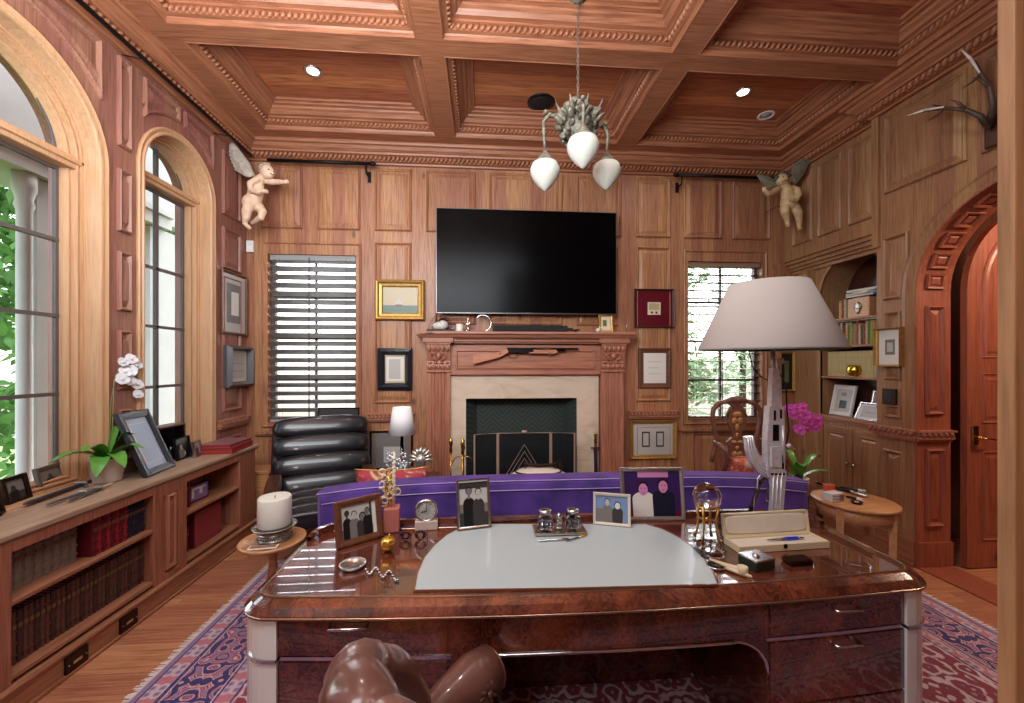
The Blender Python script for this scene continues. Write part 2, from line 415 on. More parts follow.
P += [rect(2.845, a, 2.945, c) for a, c in ((3.03, 3.63), (2.46, 2.88), (1.93, 2.33), (1.40, 1.80), (.92, 1.27))]
P += [rect(3.92, a, 4.2, c) for a, c in ((2.975, 3.58), (2.47, 2.86), (1.12, 2.4), (.3, .88))]
P += [rect(1.0, 2.975, 1.55, 3.63), rect(1.0, 1.1, 1.55, 2.855)]
panels(b, mpL, P)
struct(b, 'wall_left', 'pine_zl')
def arch_window(n, A, nm):
    u0, u1, vs = A; c = (u0+u1)/2
    b = MB(); ol = arch(u0, u1, SILL, vs, 32)
    # casing bead on the wall face + light reveal lining
    b.ring(ol, mpL, [(-.052, 0), (-.052, .012), (-.044, .02), (-.03, .014), (-.018, .008), (-.01, .018), (.002, .016), (.006, .004), (.007, -.16)])
    b.ring(ol, mpL, [(.007, -.085), (.016, -.085), (.018, -.105), (.028, -.105), (.030, -.093), (.036, -.093), (.038, -.135), (.045, -.14), (.048, -.128), (.055, -.128), (.058, -.15), (.062, -.20), (.0, -.20)])
    # springing bar
    b.bbox(XL-.2, u0, vs-.05, XL-.10, u1, vs+.03, .008); b.bbox(XL-.2, u0, vs-.02, XL-.085, u1, vs+.01, .006)
    t = struct(b, 'window_%d' % n, 'window_wood')
    m = MB()   # dark sash: outline, muntins
    i0, i1 = u0+.065, u1-.065
    m.plate(rect(i0, SILL+.0, i1, vs-.05), [rect(i0+.018, SILL+.03, i1-.018, vs-.07)], mpL, -.175, -.195)
    m.ring(arch(i0, i1, vs+.03, vs+.031, 28), mpL, [(0, -.183), (.016, -.183), (.016, -.195), (0, -.195), (0, -.183)])
    for z in (1.39, 1.87, 2.335): m.box(XL-.2, i0, z-.011, XL-.172, i1, z+.011)
    if n == 4: m.box(XL-.2, c-.012, SILL, XL-.172, c+.012, vs+(u1-u0)/2-.07)
    else:
        m.box(XL-.2, c-.012, SILL, XL-.172, c+.012, vs+(u1-u0)/2-.07) if False else None
    m.build('window_frame', 'muntin', t)
    g = MB(); g.box(XL-.19, i0, SILL, XL-.186, i1, vs+.02)
    g.plate(arch(i0+.02, i1-.02, vs+.02, vs+.021, 24), [], mpL, -.186, -.19); g.build('window_glass', 'glass', t)
arch_window(3, A1, 'near'); arch_window(4, A2, 'far')
# right wall: pier + archway (near plane)
AR = (1.53, 2.85, 2.13)
b = MB()
b.plate([(YF-.3, -.05), (YJ, -.05), (YJ, 4.1), (YF-.3, 4.1)], [arch(AR[0], AR[1], .001, AR[2], 32)], mpR, 0, -.25)
b.box(XR-.02, YJ-.03, 2.56, XR+.02, YJ+.03, 3.70)
P = [rect(2.93, a, 3.09, c) for a, c in ((2.55, 3.63),)]
P = [[(2.955, 2.10), (3.10, 2.10), (3.10, 2.62), (2.9, 2.62), (2.9, 2.40), (2.94, 2.25)], rect(2.94, .36, 3.10, .87), rect(2.955, 1.13, 3.09, 1.24), rect(2.955, 1.44, 3.09, 2.0),
     rect(2.52, 2.98, 3.09, 3.62), rect(1.9, 2.98, 2.44, 3.62), rect(1.3, 2.98, 1.82, 3.62), rect(.8, .3, 1.35, 2.6)]
panels(b, mpR, P)
ol = arch(AR[0], AR[1], 0, AR[2], 32)
b.ring(ol, mpR, [(-.10, 0), (-.10, .012), (-.09, .022), (-.075, .012), (-.02, .006), (-.012, .014), (0, .014), (0, 0)])
struct(b, 'wall_right', 'pine_zr')
b = MB()   # archway lining with coffered panels
b.ring(ol, mpR, [(0, .012), (.0, .014), (.012, .014), (.014, 0), (.014, -.27), (0, -.27)])
def arcpt(a, t, h):
    c = (AR[0]+AR[1])/2; r = (AR[1]-AR[0])/2-.014-h; return (XR+t, c+r*math.cos(a), AR[2]+r*math.sin(a))
n = 13
for k in range(n):
    a0, a1 = PI*(k+.14)/n, PI*(k+.86)/n; am = (a0+a1)/2
    for (ra, rt0, rt1, h0, h1) in ((1, .05, .21, .0, .016),):
        o = [(a0, .055), (a1, .055), (a1, .205), (a0, .205)]; i = [(am+(a-am)*.72, .13+(t-.13)*.72) for a, t in o]; ii = [(am+(a-am)*.35, .13+(t-.13)*.35) for a, t in o]
        vs = [arcpt(a, t, .0) for a, t in o]+[arcpt(a, t, .018) for a, t in o]+[arcpt(a, t, .014) for a, t in i]+[arcpt(a, t, -.0) for a, t in i]+[arcpt(a, t, .012) for a, t in ii]
        fs = []
        for L in range(4):
            for q in range(4): fs.append((L*4+q, L*4+(q+1) % 4, (L+1)*4+(q+1) % 4, (L+1)*4+q))
        fs.append((16, 17, 18, 19)); b.add(vs, fs)
mpJ = lambda u, v, t: (XR+u, AR[1]-.014-t, v)
for p in (rect(.055, 1.18, .205, 2.02), rect(.055, .32, .205, .92)): b.ring(p, mpJ, PANEL[:], cap=True)
b.box(XR-.012, AR[1]-.034, 0, XR+.27, AR[1], .20)
struct(b, 'trim_4', 'red_wood')
# rope rail round the pier
b = MB(); ledge(b, (XR, AR[1]-.02, 1.03), (XR, YJ+.03, 1.03), (-1, 0, 0)); ledge(b, (XR-.02, AR[1], 1.03), (XR+.26, AR[1], 1.03), (0, -1, 0)); struct(b, 'trim_5', 'mantel')
b = MB(); b.bbox(XR-.025, AR[1]-.0, 0, XR, YJ, .2, .004); b.bbox(XR-.035, AR[1], 0, XR, YJ, .03, .008); struct(b, 'baseboard_right', 'cab')
b = MB(); b.bbox(XL, YB-.02, 0, FB[0]-.45, YB, .2); b.bbox(FB[2]+.45, YB-.02, 0, XR2, YB, .2); struct(b, 'baseboard_back', 'pine_bx')
# right wall far plane with arched bookcase niche
NI = (3.21, 3.95, 2.27)
b = MB()
niche = arch(NI[0], NI[1], 1.03, NI[2], 24)
b.plate([(YJ-.1, -.05), (YB+.16, -.05), (YB+.16, 2.72), (YJ-.1, 2.72)], [niche], mpR2, 0, -.02)
b.plate(rect(YJ-.1, 2.72, YB+.16, 4.1), [], mpR2, .12, -.02)       # upper wall oversails the niche
P = [rect(u0, 2.86, u1, 3.6) for u0, u1 in ((3.25, 3.50), (3.57, 3.84), (3.91, 4.17))]
for p in P: b.ring(p, lambda u, v, t: (XR2-.12-t, u, v), PANEL, cap=True)
b.ring(niche, mpR2, [(-.05, 0), (-.05, .012), (-.03, .018), (0, .01), (0, -.30)])
for k, (d, z) in enumerate(((.10, 2.68), (.075, 2.64), (.05, 2.61), (.03, 2.57))): b.bbox(XR2-d, YJ-.02, z, XR2, YB, z+.04, .006)
struct(b, 'wall_right_far', 'pine_zr')
# ceiling: beams, coffers
xs = [(-2.09, -.453), (-.277, 1.385), (1.575, 3.15)]; ys = [(1.1, 2.815), (2.965, 4.02)]
b = MB()
holes = [rect(x0, y0, x1, y1) for x0, x1 in xs for y0, y1 in ys]
b.plate(rect(XL-.2, YF-.3, XR2+.2, YB+.1), holes, lambda u, v, t: (u, v, t), ZB, ZC)
struct(b, 'trim_9', ['pine_bx']); b = MB(); b.box(XL-.3, YF-.3, ZC-.002, XR2+.3, YB+.3, ZC+.08)
struct(b, 'ceiling', 'pine_x')
CP = [(0, 0), (.006, -.004), (.012, .0), (.016, .02), (.022, .032), (.05, .036), (.05, .078), (.07, .082), (.072, .095), (.10, .10), (.12, .125), (.14, .135), (.145, .15), (.175, .155), (.178, .168), (.205, .172), (.21, .19)]
for n, h in enumerate(holes):
    b = MB(); b.dirmat = True; mpC = lambda u, v, t: (u, v, ZB+t)
    b.ring(h, mpC, CP)
    q = offset(h, .054)
    for i in range(4):
        a, c = q[i], q[(i+1) % 4]
        b.rope((a[0], a[1], ZB+.057), (c[0], c[1], ZB+.057), .021, .041)
    struct(b, 'trim_%d' % (10+n), ['pine_bx', 'pine_y'])
# crown round the room
room = [(XL, YF), (XR, YF), (XR, YJ), (XR2-.12, YJ), (XR2-.12, YB), (XL, YB)]
b = MB(); b.dirmat = True
b.ring(room, lambda u, v, t: (u, v, ZB+t), [(0, -.17), (.035, -.17), (.04, -.155), (.07, -.15), (.072, -.10), (.10, -.095), (.105, -.08), (.135, -.06), (.15, -.035), (.175, -.03), (.18, -.012), (.18, .002)])
q = offset(room, .088)
for i in range(len(q)):
    a, c = q[i], q[(i+1) % len(q)]; b.rope((a[0], a[1], ZB-.128), (c[0], c[1], ZB-.128), .025, .045)
struct(b, 'trim_7', ['pine_bx', 'pine_y'])
# front wall with the opening the view is taken through
b = MB()
b.plate(rect(XL-.3, -.05, XR2+.3, 4.1), [rect(-1.0, .001, .66, 2.35)], lambda u, v, t: (u, YF-t, v), 0, .22)
struct(b, 'wall_front', 'pine_z')
b = MB(); b.bbox(.611, YF-.005, 0, .70, YF+.012, 2.4, .002); b.bbox(.626, YF-.24, 0, .75, YF-.005, 2.4, .003)
struct(b, 'trim_8', wood('grey brown casing', (190, 150, 110), (130, 98, 68), 'Z'))
# hall behind the archway
b = MB(); b.box(XR+.25, 3.3, 0, 6.2, 3.4, 3.6); b.box(6.1, 0, 0, 6.2, 3.4, 3.6); b.box(XR+.25, 0, 0, 6.2, .1, 3.6)
struct(b, 'wall_hall', 'dark_wood')
b = MB(); b.box(XR+.25, 0, 3.6, 6.2, 3.4, 3.7); struct(b, 'ceiling_hall', 'pine_x')
# ================================================================ outside
M['leaf'] = mat('leaves', (96, 140, 70), .6, var=.4, bscale=3, sss=0)
M['leaf2'] = mat('pale leaves', (128, 158, 110), .6, var=.4, bscale=3)
M['bark'] = mat('bark', (90, 74, 60), .9, var=.3, bscale=10)
def tree(x, y, h, r, m, label, nleaf=5200, trunk=True, seed=1, ls=.1):
    rnd = random.Random(seed); t = thing('leafy_tree', label, 'tree', (x, y, -.6), 0, None)
    f = MB(); blobs = [(rnd.gauss(0, r*.45), rnd.gauss(0, r*.45), h*(.12+.8*rnd.random()), r*(.3+.35*rnd.random())) for _ in range(26)]
    for _ in range(nleaf):
        bx, by, bz, br = rnd.choice(blobs); d = Vector((rnd.gauss(0, 1), rnd.gauss(0, 1), rnd.gauss(0, 1))).normalized()*br*(.75+.3*rnd.random())
        c = Vector((bx, by, bz))+d; u = Vector((rnd.gauss(0, 1), rnd.gauss(0, 1), rnd.gauss(0, 1))).normalized(); w = u.orthogonal().normalized(); s = ls*(.6+.8*rnd.random())
        f.add([c-u*s, c+w*s*.4, c+u*s, c-w*s*.4], [(0, 1, 2, 3)])
    f.build('foliage', m, t, recalc=False)
    k = MB(); k.tube([(0, 0, 0), (.05, .02, h*.4), (0, .1, h*.8)], [.12, .09, .03])
    for a in range(6): q = rnd.random()*6.28; k.tube([(0, .03, h*(.3+.07*a)), (math.cos(q)*r*.5, math.sin(q)*r*.5, h*(.45+.07*a))], [.05, .015], 6)
    k.build('trunk', 'bark', t)
    return t
b = MB()   # white loggia outside the left windows
b.box(-3.44, 3.27, -.6, -3.34, 4.06, 2.97); b.box(-3.44, 4.30, -.6, -3.34, 6.5, 2.97)
b.plate([(2.95, 3.25), (2.80, 3.65), (2.6, 5.2), (6.5, 5.2), (6.5, 3.05), (2.95, 3.05)][::-1], [], lambda u, v, t: (-3.3-t, u, v), .02, .14)
b.box(-3.78, 2.2, 2.98, -3.28, 4.5, 3.10); b.box(-3.80, 2.2, 3.10, -3.25, 4.5, 3.16)
b.lathe([(.06, -.6), (.06, -.4), (.045, -.38), (.042, 2.7), (.055, 2.74), (.045, 2.78), (.065, 2.86), (.065, 2.98)], (-3.36, 3.205, 0), 20)
struct(b, 'exterior_wall', 'plaster')
b = MB(); b.box(-1.7, -1.2, 0, -1.6, YF-.25, 2.8); b.box(1.6, -1.2, 0, 1.7, YF-.25, 2.8); b.box(-1.7, -1.3, 0, 1.7, -1.2, 2.8); struct(b, 'wall_light_block', 'pine_z')  # unseen walls behind the camera, added to darken the desk front
b = MB(); b.box(-1.7, -1.3, 2.8, 1.7, YF-.2, 2.9); struct(b, 'ceiling_light_block', 'pine_bx')  # unseen lid over those walls, added to keep sky light out
b = MB(); b.box(-14, -6, -.75, 12, 14, -.6); struct(b, 'ground', mat('lawn', (90, 110, 60), .9, var=.3, bscale=2))
tree(-6.6, 5.7, 7.0, 1.1, 'leaf', 'dense green tree outside the near arched window', 6500, seed=3)
tree(-6.4, 8.6, 7.5, 1.1, 'leaf', 'green tree seen through the left half of the far arched window', 6500, seed=4)
tree(3.6, 8.0, 4.8, 1.0, 'leaf2', 'pale green tree outside the window behind the large lampshade', 6000, seed=5, ls=.08)
tree(7.6, 11.2, 5.2, 1.3, 'leaf2', 'pale tree farther right beyond the blind with the carved armchair', 4000, seed=6, ls=.08)
# ================================================================ camera, light
cam = bpy.data.cameras.new('camera'); co = bpy.data.objects.new('camera', cam); COL.objects.link(co)
co.location = (0, 0, H); co.rotation_euler = (PI/2, 0, -TH); cam.sensor_width = 36; cam.lens = 36*F/1024
cam.shift_y = (351.5-363)/1024*-1*-1*-1 if False else (363-351.5)/1024
cam.clip_start = .05; bpy.context.scene.camera = co
w = bpy.data.worlds.new('sky'); bpy.context.scene.world = w; w.use_nodes = True; nt = w.node_tree
bg = nt.nodes['Background']; sk = nt.nodes.new('ShaderNodeTexSky'); sk.sky_type = 'NISHITA'; sk.sun_disc = False; sk.sun_elevation = R(50); sk.air_density = 1; sk.dust_density = 3; sk.ozone_density = .6
hs = nt.nodes.new('ShaderNodeHueSaturation'); hs.inputs['Saturation'].default_value = .45; nt.links.new(sk.outputs[0], hs.inputs['Color'])
nt.links.new(hs.outputs[0], bg.inputs['Color']); bg.inputs['Strength'].default_value = .75
def area(name, loc, rot, sx, sy, e, col=(1, 1, 1), portal=False):
    l = bpy.data.lights.new(name, 'AREA'); l.shape = 'RECTANGLE'; l.size = sx; l.size_y = sy; l.energy = e; l.color = col
    if portal: l.cycles.is_portal = True
    o = bpy.data.objects.new(name, l); COL.objects.link(o); o.location = loc; o.rotation_euler = rot; return o
area('window_light', (XL-.35, 2.2, 2.1), (0, R(-90), 0), 2.5, 1.1, 10, portal=True)
area('window_light', (XL-.35, 3.4, 2.1), (0, R(-90), 0), 2.5, .8, 10, portal=True)
area('window_light', (-1.77, YB+.2, 1.85), (R(-90), 0, 0), .9, 1.8, 10, portal=True)
area('window_light', (2.73, YB+.2, 1.85), (R(-90), 0, 0), .9, 1.8, 10, portal=True)
def spot(loc, e, size=140, col=(1, .94, .87), rad=.05):
    l = bpy.data.lights.new('downlight_lamp', 'SPOT'); l.energy = e; l.spot_size = R(size); l.spot_blend = .8; l.shadow_soft_size = rad; l.color = col
    o = bpy.data.objects.new('downlight_lamp', l); COL.objects.link(o); o.location = loc
# ================================================================ left bookcase
CX = -2.09     # front face
M['books_brown'] = mat('brown leather book', (98, 62, 52), .5, var=.25, bscale=40)
M['books_brown2'] = mat('dark brown book', (72, 46, 42), .5, var=.25, bscale=40)
M['books_red'] = mat('red book', (150, 36, 46), .45, var=.15, bscale=40)
M['books_red2'] = mat('dark red book', (104, 26, 36), .45, var=.15, bscale=40)
M['books_black'] = mat('navy book', (40, 38, 52), .45, var=.2, bscale=40)
M['books_grey'] = mat('taupe book', (138, 122, 108), .6, var=.15, bscale=40)
M['page'] = mat('paper', (226, 216, 194), .8)
M['gilt'] = mat('gilt', (132, 100, 66), .5, .3)
t = thing('bookcase', 'long low pine bookcase with open shelves under the arched windows', 'bookcase', (0, 0, 0))
y0, y1 = .72, 3.86
b = MB()
b.bbox(XL+.003, y0, .0, XL+.02, y1, .79, .002)            # back
for a, c in ((y0, .80), (1.90, 1.945), (2.72, 2.80), (2.93, 3.007), (3.631, y1)): b.bbox(CX-.03, a, .12, CX, c, .79, .003)
for a in (.76, 1.92, 2.74, 2.985, 3.65, 3.84): b.bbox(XL+.02, a-.01, .12, CX-.02, a+.01, .79, .002)
b.bbox(CX-.03, 2.78, .12, CX-.012, 2.94, .79, .002)
b.ring(rect(2.825, .20, 2.905, .70), lambda u, v, tt: (CX-.013+tt, u, v), PANEL, cap=True)
for a, c in ((.8, 1.9), (1.945, 2.72), (3.007, 3.631)): b.bbox(CX-.03, a, .735, CX, c, .79, .003)
b.bbox(CX-.03, 2.8, .70, CX, 2.94, .79, .003); b.bbox(CX-.03, 2.8, .12, CX, 2.94, .18, .003)
b.build('carcass', 'cab_z', t)
b = MB()
for a, c in ((.8, 1.92), (1.93, 2.73), (2.995, 3.64)): b.bbox(XL+.02, a, .16, CX-.002, c, .182, .004); b.bbox(XL+.02, a, .49, CX-.005, c, .515, .006)
b.build('shelf', 'cab', t)
b = MB(); b.bbox(XL+.003, y0, 0, CX+.012, y1+.012, .12, .004); b.bbox(XL+.003, y0, .118, CX+.025, y1+.025, .142, .008); b.bbox(CX+.012, y0, 0, CX+.026, y1+.026, .022, .008)
b.build('plinth', 'cab', t)
b = MB(); b.bbox(XL-.12, y0, .795, CX+.01, y1+.06, .824, .006); b.bbox(XL, y0, .78, CX+.0, y1+.045, .797, .005); b.build('top', 'cab_top', t)
for o in kids(t):
    if o.name.startswith('top'): o.name = 'worktop'
def outlet(y, lab):
    t = thing('floor_outlet', lab, 'outlet', (CX+.012, y, .06))
    b = MB(); b.bbox(0, -.058, -.045, .012, .058, .045, .003); b.build('cover_plate', 'bronze', t)
    b = MB(); b.bbox(.012, -.022, -.008, .014, .022, .008, .002)
    for s in (-.045, .045): b.ell((.013, s, 0), .004, 8, 6)
    b.build('socket', 'silver', t)
p = onX(77, 664, CX+.02); outlet(p.y, 'dark bronze outlet plate low on the bookcase plinth, nearer the camera')
p = onX(129, 624, CX+.02); outlet(p.y, 'dark bronze outlet plate low on the plinth below the end of the brown books')
def book(name, w, h, d, m, bands=4, gilt=True):
    """upright book, spine to +X, width along Y; origin at the spine foot"""
    t = bpy.data.objects.new(name, None); COL.objects.link(t)
    b = MB(); b.bbox(-d, -w/2, 0, -d+.001+d*.02, w/2, h, .001)
    b = MB()
    prof = [(-d, -w/2), (-.006, -w/2), (.002, -w*.32), (.004, 0), (.002, w*.32), (-.006, w/2), (-d, w/2), (-d, w/2-.003), (-.012, w/2-.003), (-.012, -w/2+.003), (-d, -w/2+.003)]
    b.plate(prof, [], lambda u, v, tt: (u, v, tt), 0, h)
    for k in range(bands):
        z = h*(.16+.68*k/max(1, bands-1)); b.box(-.004, -w*.44, z-.003, .0065, w*.44, z+.003)
    b.build('cover', m, t)
    if gilt:
        g = MB(); g.box(-.002, -w*.34, h*.66, .0055, w*.34, h*.74); g.build('gilt_lettering', 'gilt', t)
    q = MB(); q.box(-d+.003, -w/2+.003, .003, -.01, w/2-.003, h-.004); q.build('pages', 'page', t)
    return t
def place_books(specs, x, y, z, cat_fn, group):
    """specs: list of (material, w, h, d); first of a material is built, the rest are copies"""
    protos = {}
    for i, (m, w, h, d) in enumerate(specs):
        key = (m, round(w, 3), round(h, 2))
        if key not in protos: o = book('book', w, h, d, m); protos[key] = o
        else: o = copy_tree(protos[key])
        o.location = (x, y+w/2, z+.002); y += w+.001; lab = cat_fn(i, m)
        tag(o, lab, 'book', group(m) if callable(group) else group)
    return y
rnd = random.Random(5)
n = 32
place_books([('books_brown' if i % 3 else 'books_brown2', .0235, .245, .2) for i in range(n)], CX-.07, 1.955, .182, lambda i, m: 'brown leather-bound book in the long matching row on the lowest shelf', 'brown leather books on the bottom shelf')
place_books([('books_grey', .042, .2, .2) for i in range(9)], CX-.10, 1.955, .515, lambda i, m: 'taupe cloth-bound volume at the camera end of the upper shelf', 'taupe volumes on the upper shelf')
place_books([('books_red' if i % 2 else 'books_red2', .026, .205, .2) for i in range(8)], CX-.04, 2.36, .515, lambda i, m: 'red bound book in the row between the taupe and navy volumes', 'red books on the upper shelf')
place_books([('books_black', .022, .2, .2) for i in range(6)], CX-.05, 2.575, .515, lambda i, m: 'dark navy book at the far end of the upper shelf beside the red books', 'navy books on the upper shelf')
place_books([('books_red2', .03, .2, .2) for i in range(4)], CX-.07, 3.02, .515, lambda i, m: 'dark red book beside the small purple photo cube on the far shelf', 'dark red books on the far shelf')
place_books([('books_brown2', .03, .18, .2) for i in range(4)], CX-.09, 3.03, .182, lambda i, m: 'brown book left of the big red box on the lowest far shelf', 'brown books on the far bottom shelf')
t = thing('box_file', 'large red box file standing upright on the lowest far shelf', 'box', (CX-.06, 3.33, .184))
b = MB(); b.bbox(-.24, -.15, 0, 0, .15, .265, .006); b.build('case', mat('brick red cloth', (150, 58, 62), .7, var=.1, bscale=90), t)
b = MB(); b.bbox(-.235, -.154, .004, -.004, -.150, .26, .001); b.build('side_board', 'books_red2', t)
t = thing('photo_cube', 'small purple and white photo block on the upper far shelf', 'photo block', (CX-.10, 3.28, .517), R(-6))
b = MB(); b.bbox(-.03, -.09, 0, 0, .09, .13, .003); b.build('block', mat('plum', (66, 42, 70), .4), t)
b = MB(); b.box(0, -.08, .012, .001, .08, .12); b.m = 1; b.box(.001, -.07, .09, .0016, .06, .105); b.box(.001, .0, .05, .0016, .03, .09); b.box(.001, -.07, .03, .0016, -.05, .09); b.build('picture', [mat('lilac photo', (150, 120, 168), .4), 'white_paint'], t)
# ---------------------------------------------------------------- frames
def easel_frame(name, label, cat, pos, w, h, fw, fm, art, rz=0, tilt=R(12), depth=.016, mat_w=0, matm='page', group=None, strut=True, prof=None):
    """table photo frame facing -Y before rotation; origin at the foot centre"""
    t = thing(name, label, cat, pos, rz, group)
    T = Matrix.Rotation(-tilt, 4, 'X')
    b = MB(); b.T = T
    mp = lambda u, v, tt: (u, -tt, v)
    b.ring(rect(-w/2, .0, w/2, h), mp, prof or [(0, -depth), (0, 0), (.15*fw, depth*.35), (.5*fw, depth*.3), (.8*fw, depth*.1), (fw, 0), (fw, -depth*.4)])
    b.plate(rect(-w/2+.001, .001, w/2-.001, h-.001), [], mp, -depth+.001, -depth*.6)
    b.build('frame', fm, t)
    p = MB(); p.T = T
    art(p, mp, fw, fw, w-2*fw, h-2*fw, -w/2, -depth*.45, mat_w)
    mats = p.mats; p.build('picture', mats, t)
    if strut:
        s = MB(); a = T @ Vector((0, depth, h*.65)); s.tube([a, (0, h*.65*math.sin(tilt)+h*.38, .004)], [.012, .012], 4, False, flat=.3); s.build('stand', 'black', t)
    return t
def quadr(p, mp, u0, v0, u1, v1, t):
    p.add([mp(u0, v0, t), mp(u1, v0, t), mp(u1, v1, t), mp(u0, v1, t)], [(0, 1, 2, 3)])
def disc(p, mp, u, v, ru, rv, t, n=12):
    p.add([mp(u+ru*math.cos(2*PI*i/n), v+rv*math.sin(2*PI*i/n), t) for i in range(n)], [list(range(n))])
def poly(p, mp, pts, t): p.add([mp(u, v, t) for u, v in pts], [list(range(len(pts)))])
def flatmat(n, c, r=.35): return mat(n, c, r)
G = {k: flatmat('print '+k, v) for k, v in dict(black=(22, 22, 24), dark=(58, 56, 56), mid=(120, 118, 116), light=(190, 188, 184), white=(228, 226, 220), cream=(222, 210, 180), skin=(206, 140, 130), purple=(58, 34, 92), pink=(214, 140, 190), blue=(120, 148, 190), sky=(150, 166, 190), green=(92, 110, 70), brown=(110, 78, 54), maroon=(98, 18, 34), navy=(24, 28, 52), sand=(188, 172, 136), sea=(88, 112, 98)).items()}
def art_people(bg, figs, extra=()):
    """black-and-white style snapshot: figs = [(u, height, body tone, head tone, width)] in picture fractions"""
    def f(p, mp, ou, ov, w, h, u0, t, mw):
        p.mats = [G[bg]]; X = lambda a: u0+ou+a*w; Y = lambda a: ov+a*h
        def use(k):
            if G[k] not in p.mats: p.mats.append(G[k])
            p.m = p.mats.index(G[k])
        p.m = 0; quadr(p, mp, X(0), Y(0), X(1), Y(1), t); q = t+.0004
        for (k, a, c, d, e) in extra: use(k); quadr(p, mp, X(a), Y(c), X(d), Y(e), q); q += .0001
        for (u, hh, bt, ht, bw) in figs:
            R_ = w*bw; S = h
            use(bt); sh = hh*.74
            pts = [(X(u)-R_*.48, Y(0)), (X(u)+R_*.48, Y(0))]+[(X(u)+R_*.5*math.cos(a), Y(sh-.16)+h*.16*math.sin(a)) for a in [PI*i/10 for i in range(11)]]
            poly(p, mp, pts, q); q += .0001
            use(ht); poly(p, mp, [(X(u)-R_*.11, Y(hh*.7)), (X(u)+R_*.11, Y(hh*.7)), (X(u)+R_*.09, Y(hh*.85)), (X(u)-R_*.09, Y(hh*.85))], q); q += .0001
            hr = min(R_*.27, h*.12)
            use('black'); disc(p, mp, X(u), Y(hh)-hr*1.0, hr*1.08, hr*1.3, q); q += .0001
            use(ht); disc(p, mp, X(u), Y(hh)-hr*1.25, hr*.88, hr*1.15, q); q += .0001
            use('dark'); 
            for e in (-.36, .36): disc(p, mp, X(u)+hr*e, Y(hh)-hr*1.05, hr*.14, hr*.08, q, 6)
            disc(p, mp, X(u), Y(hh)-hr*1.85, hr*.3, hr*.07, q, 6); q += .0001
        return
    return f
def art_plain(base, items=(), matc=None, mw=.2):
    """mount with a picture; items: (colour, u0, v0, u1, v1) fractions of the picture"""
    def f(p, mp, ou, ov, w, h, u0, t, m_):
        p.mats = []
        def use(k):
            if G[k] not in p.mats: p.mats.append(G[k])
            p.m = p.mats.index(G[k])
        X = lambda a: u0+ou+a*w; Y = lambda a: ov+a*h
        q = t
        if matc: use(matc); quadr(p, mp, X(0), Y(0), X(1), Y(1), q); q += .0005; a0 = mw; a1 = 1-mw
        else: a0, a1 = 0, 1
        use(base); quadr(p, mp, X(a0), Y(a0), X(a1), Y(a1), q)
        for (k, a, b_, c, d) in items:
            q += .0002; use(k); quadr(p, mp, X(a0+(a1-a0)*a), Y(a0+(a1-a0)*b_), X(a0+(a1-a0)*c), Y(a0+(a1-a0)*d), q)
    return f
def wall_frame(name, label, cat, plane, pa, pb, fw, fm, art, depth=.03, prof=None, lean=0):
    """frame hung on a wall; pa top-left px, pb bottom-right px; plane in 'B','L','R','R2'"""
    fn, val = {'B': (onY, YB-.012), 'L': (onX, XL+.012), 'R': (onX, XR-.012), 'R2': (onX, XR2-.015)}[plane]
    a, c = fn(*pa, val), fn(*pb, val)
    ctr = (a+c)/2; h = abs(a.z-c.z)
    if plane == 'B': w = abs(c.x-a.x); rz = 0
    else: w = abs(c.y-a.y); rz = PI/2 if plane == 'L' else -PI/2
    off = {'B': (0, -.002), 'L': (.002, 0), 'R': (-.002, 0), 'R2': (-.002, 0)}[plane]
    t = thing(name, label, cat, (ctr.x+off[0], ctr.y+off[1], min(a.z, c.z)), rz)
    mp = lambda u, v, tt: (u, -tt, v)
    b = MB(); b.ring(rect(-w/2, 0, w/2, h), mp, prof or [(0, 0), (0, depth*.7), (fw*.15, depth), (fw*.35, depth*.9), (fw*.55, depth*.6), (fw*.85, depth*.5), (fw, depth*.3), (fw, 0)]); b.build('frame', fm, t)
    p = MB(); art(p, mp, fw, fw, w-2*fw, h-2*fw, -w/2, depth*.2, 0); mats = p.mats
    p.build('picture', mats, t)
    return t
# ---- wall pictures
def art_sea(p, mp, ou, ov, w, h, u0, t, m_):
    p.mats = [G['sand'], G['sea'], G['light'], G['brown']]; X = lambda a: u0+ou+a*w; Y = lambda a: ov+a*h
    p.m = 0; quadr(p, mp, X(0), Y(0), X(1), Y(1), t); p.m = 1; quadr(p, mp, X(0), Y(0), X(1), Y(.3), t+.0004)
    p.m = 2
    for u, s in ((.38, .2), (.45, .3), (.52, .18)): poly(p, mp, [(X(u-.05), Y(.32)), (X(u+.05), Y(.32)), (X(u+.02), Y(.32+s))], t+.0008)
    p.m = 3; poly(p, mp, [(X(.34), Y(.33)), (X(.38), Y(.26)), (X(.52), Y(.26)), (X(.57), Y(.33))], t+.001)
wall_frame('painting', 'gold framed seascape painting with a sailing ship left of the television', 'painting', 'B', (376, 280), (425, 320.5), .075, 'old_gold', art_sea, .05)
def deep(fw, d): return [(0, 0), (0, d*.5), (fw*.1, d*.6), (fw*.5, d), (fw*.6, d*.9), (fw*.9, d*.3), (fw, d*.3), (fw, 0)]
wall_frame('framed_picture', 'black and silver framed document below the seascape painting', 'picture', 'B', (378, 348), (412.5, 390), .075, mat('ebony frame', (34, 36, 46), .25), art_plain('white', [('light', .15, .1, .8, .9)], 'sand', .06), .045, deep(.075, .045))
wall_frame('framed_picture', 'maroon mounted coin set in a dark frame right of the television', 'picture', 'B', (634, 289), (673.5, 328), .02, mat('mahogany frame', (66, 30, 26), .35), art_plain('cream', [('maroon', .25, .1, .4, .26), ('maroon', .6, .1, .75, .26), ('sand', .1, .4, .9, .9)], 'maroon', .32), .03)
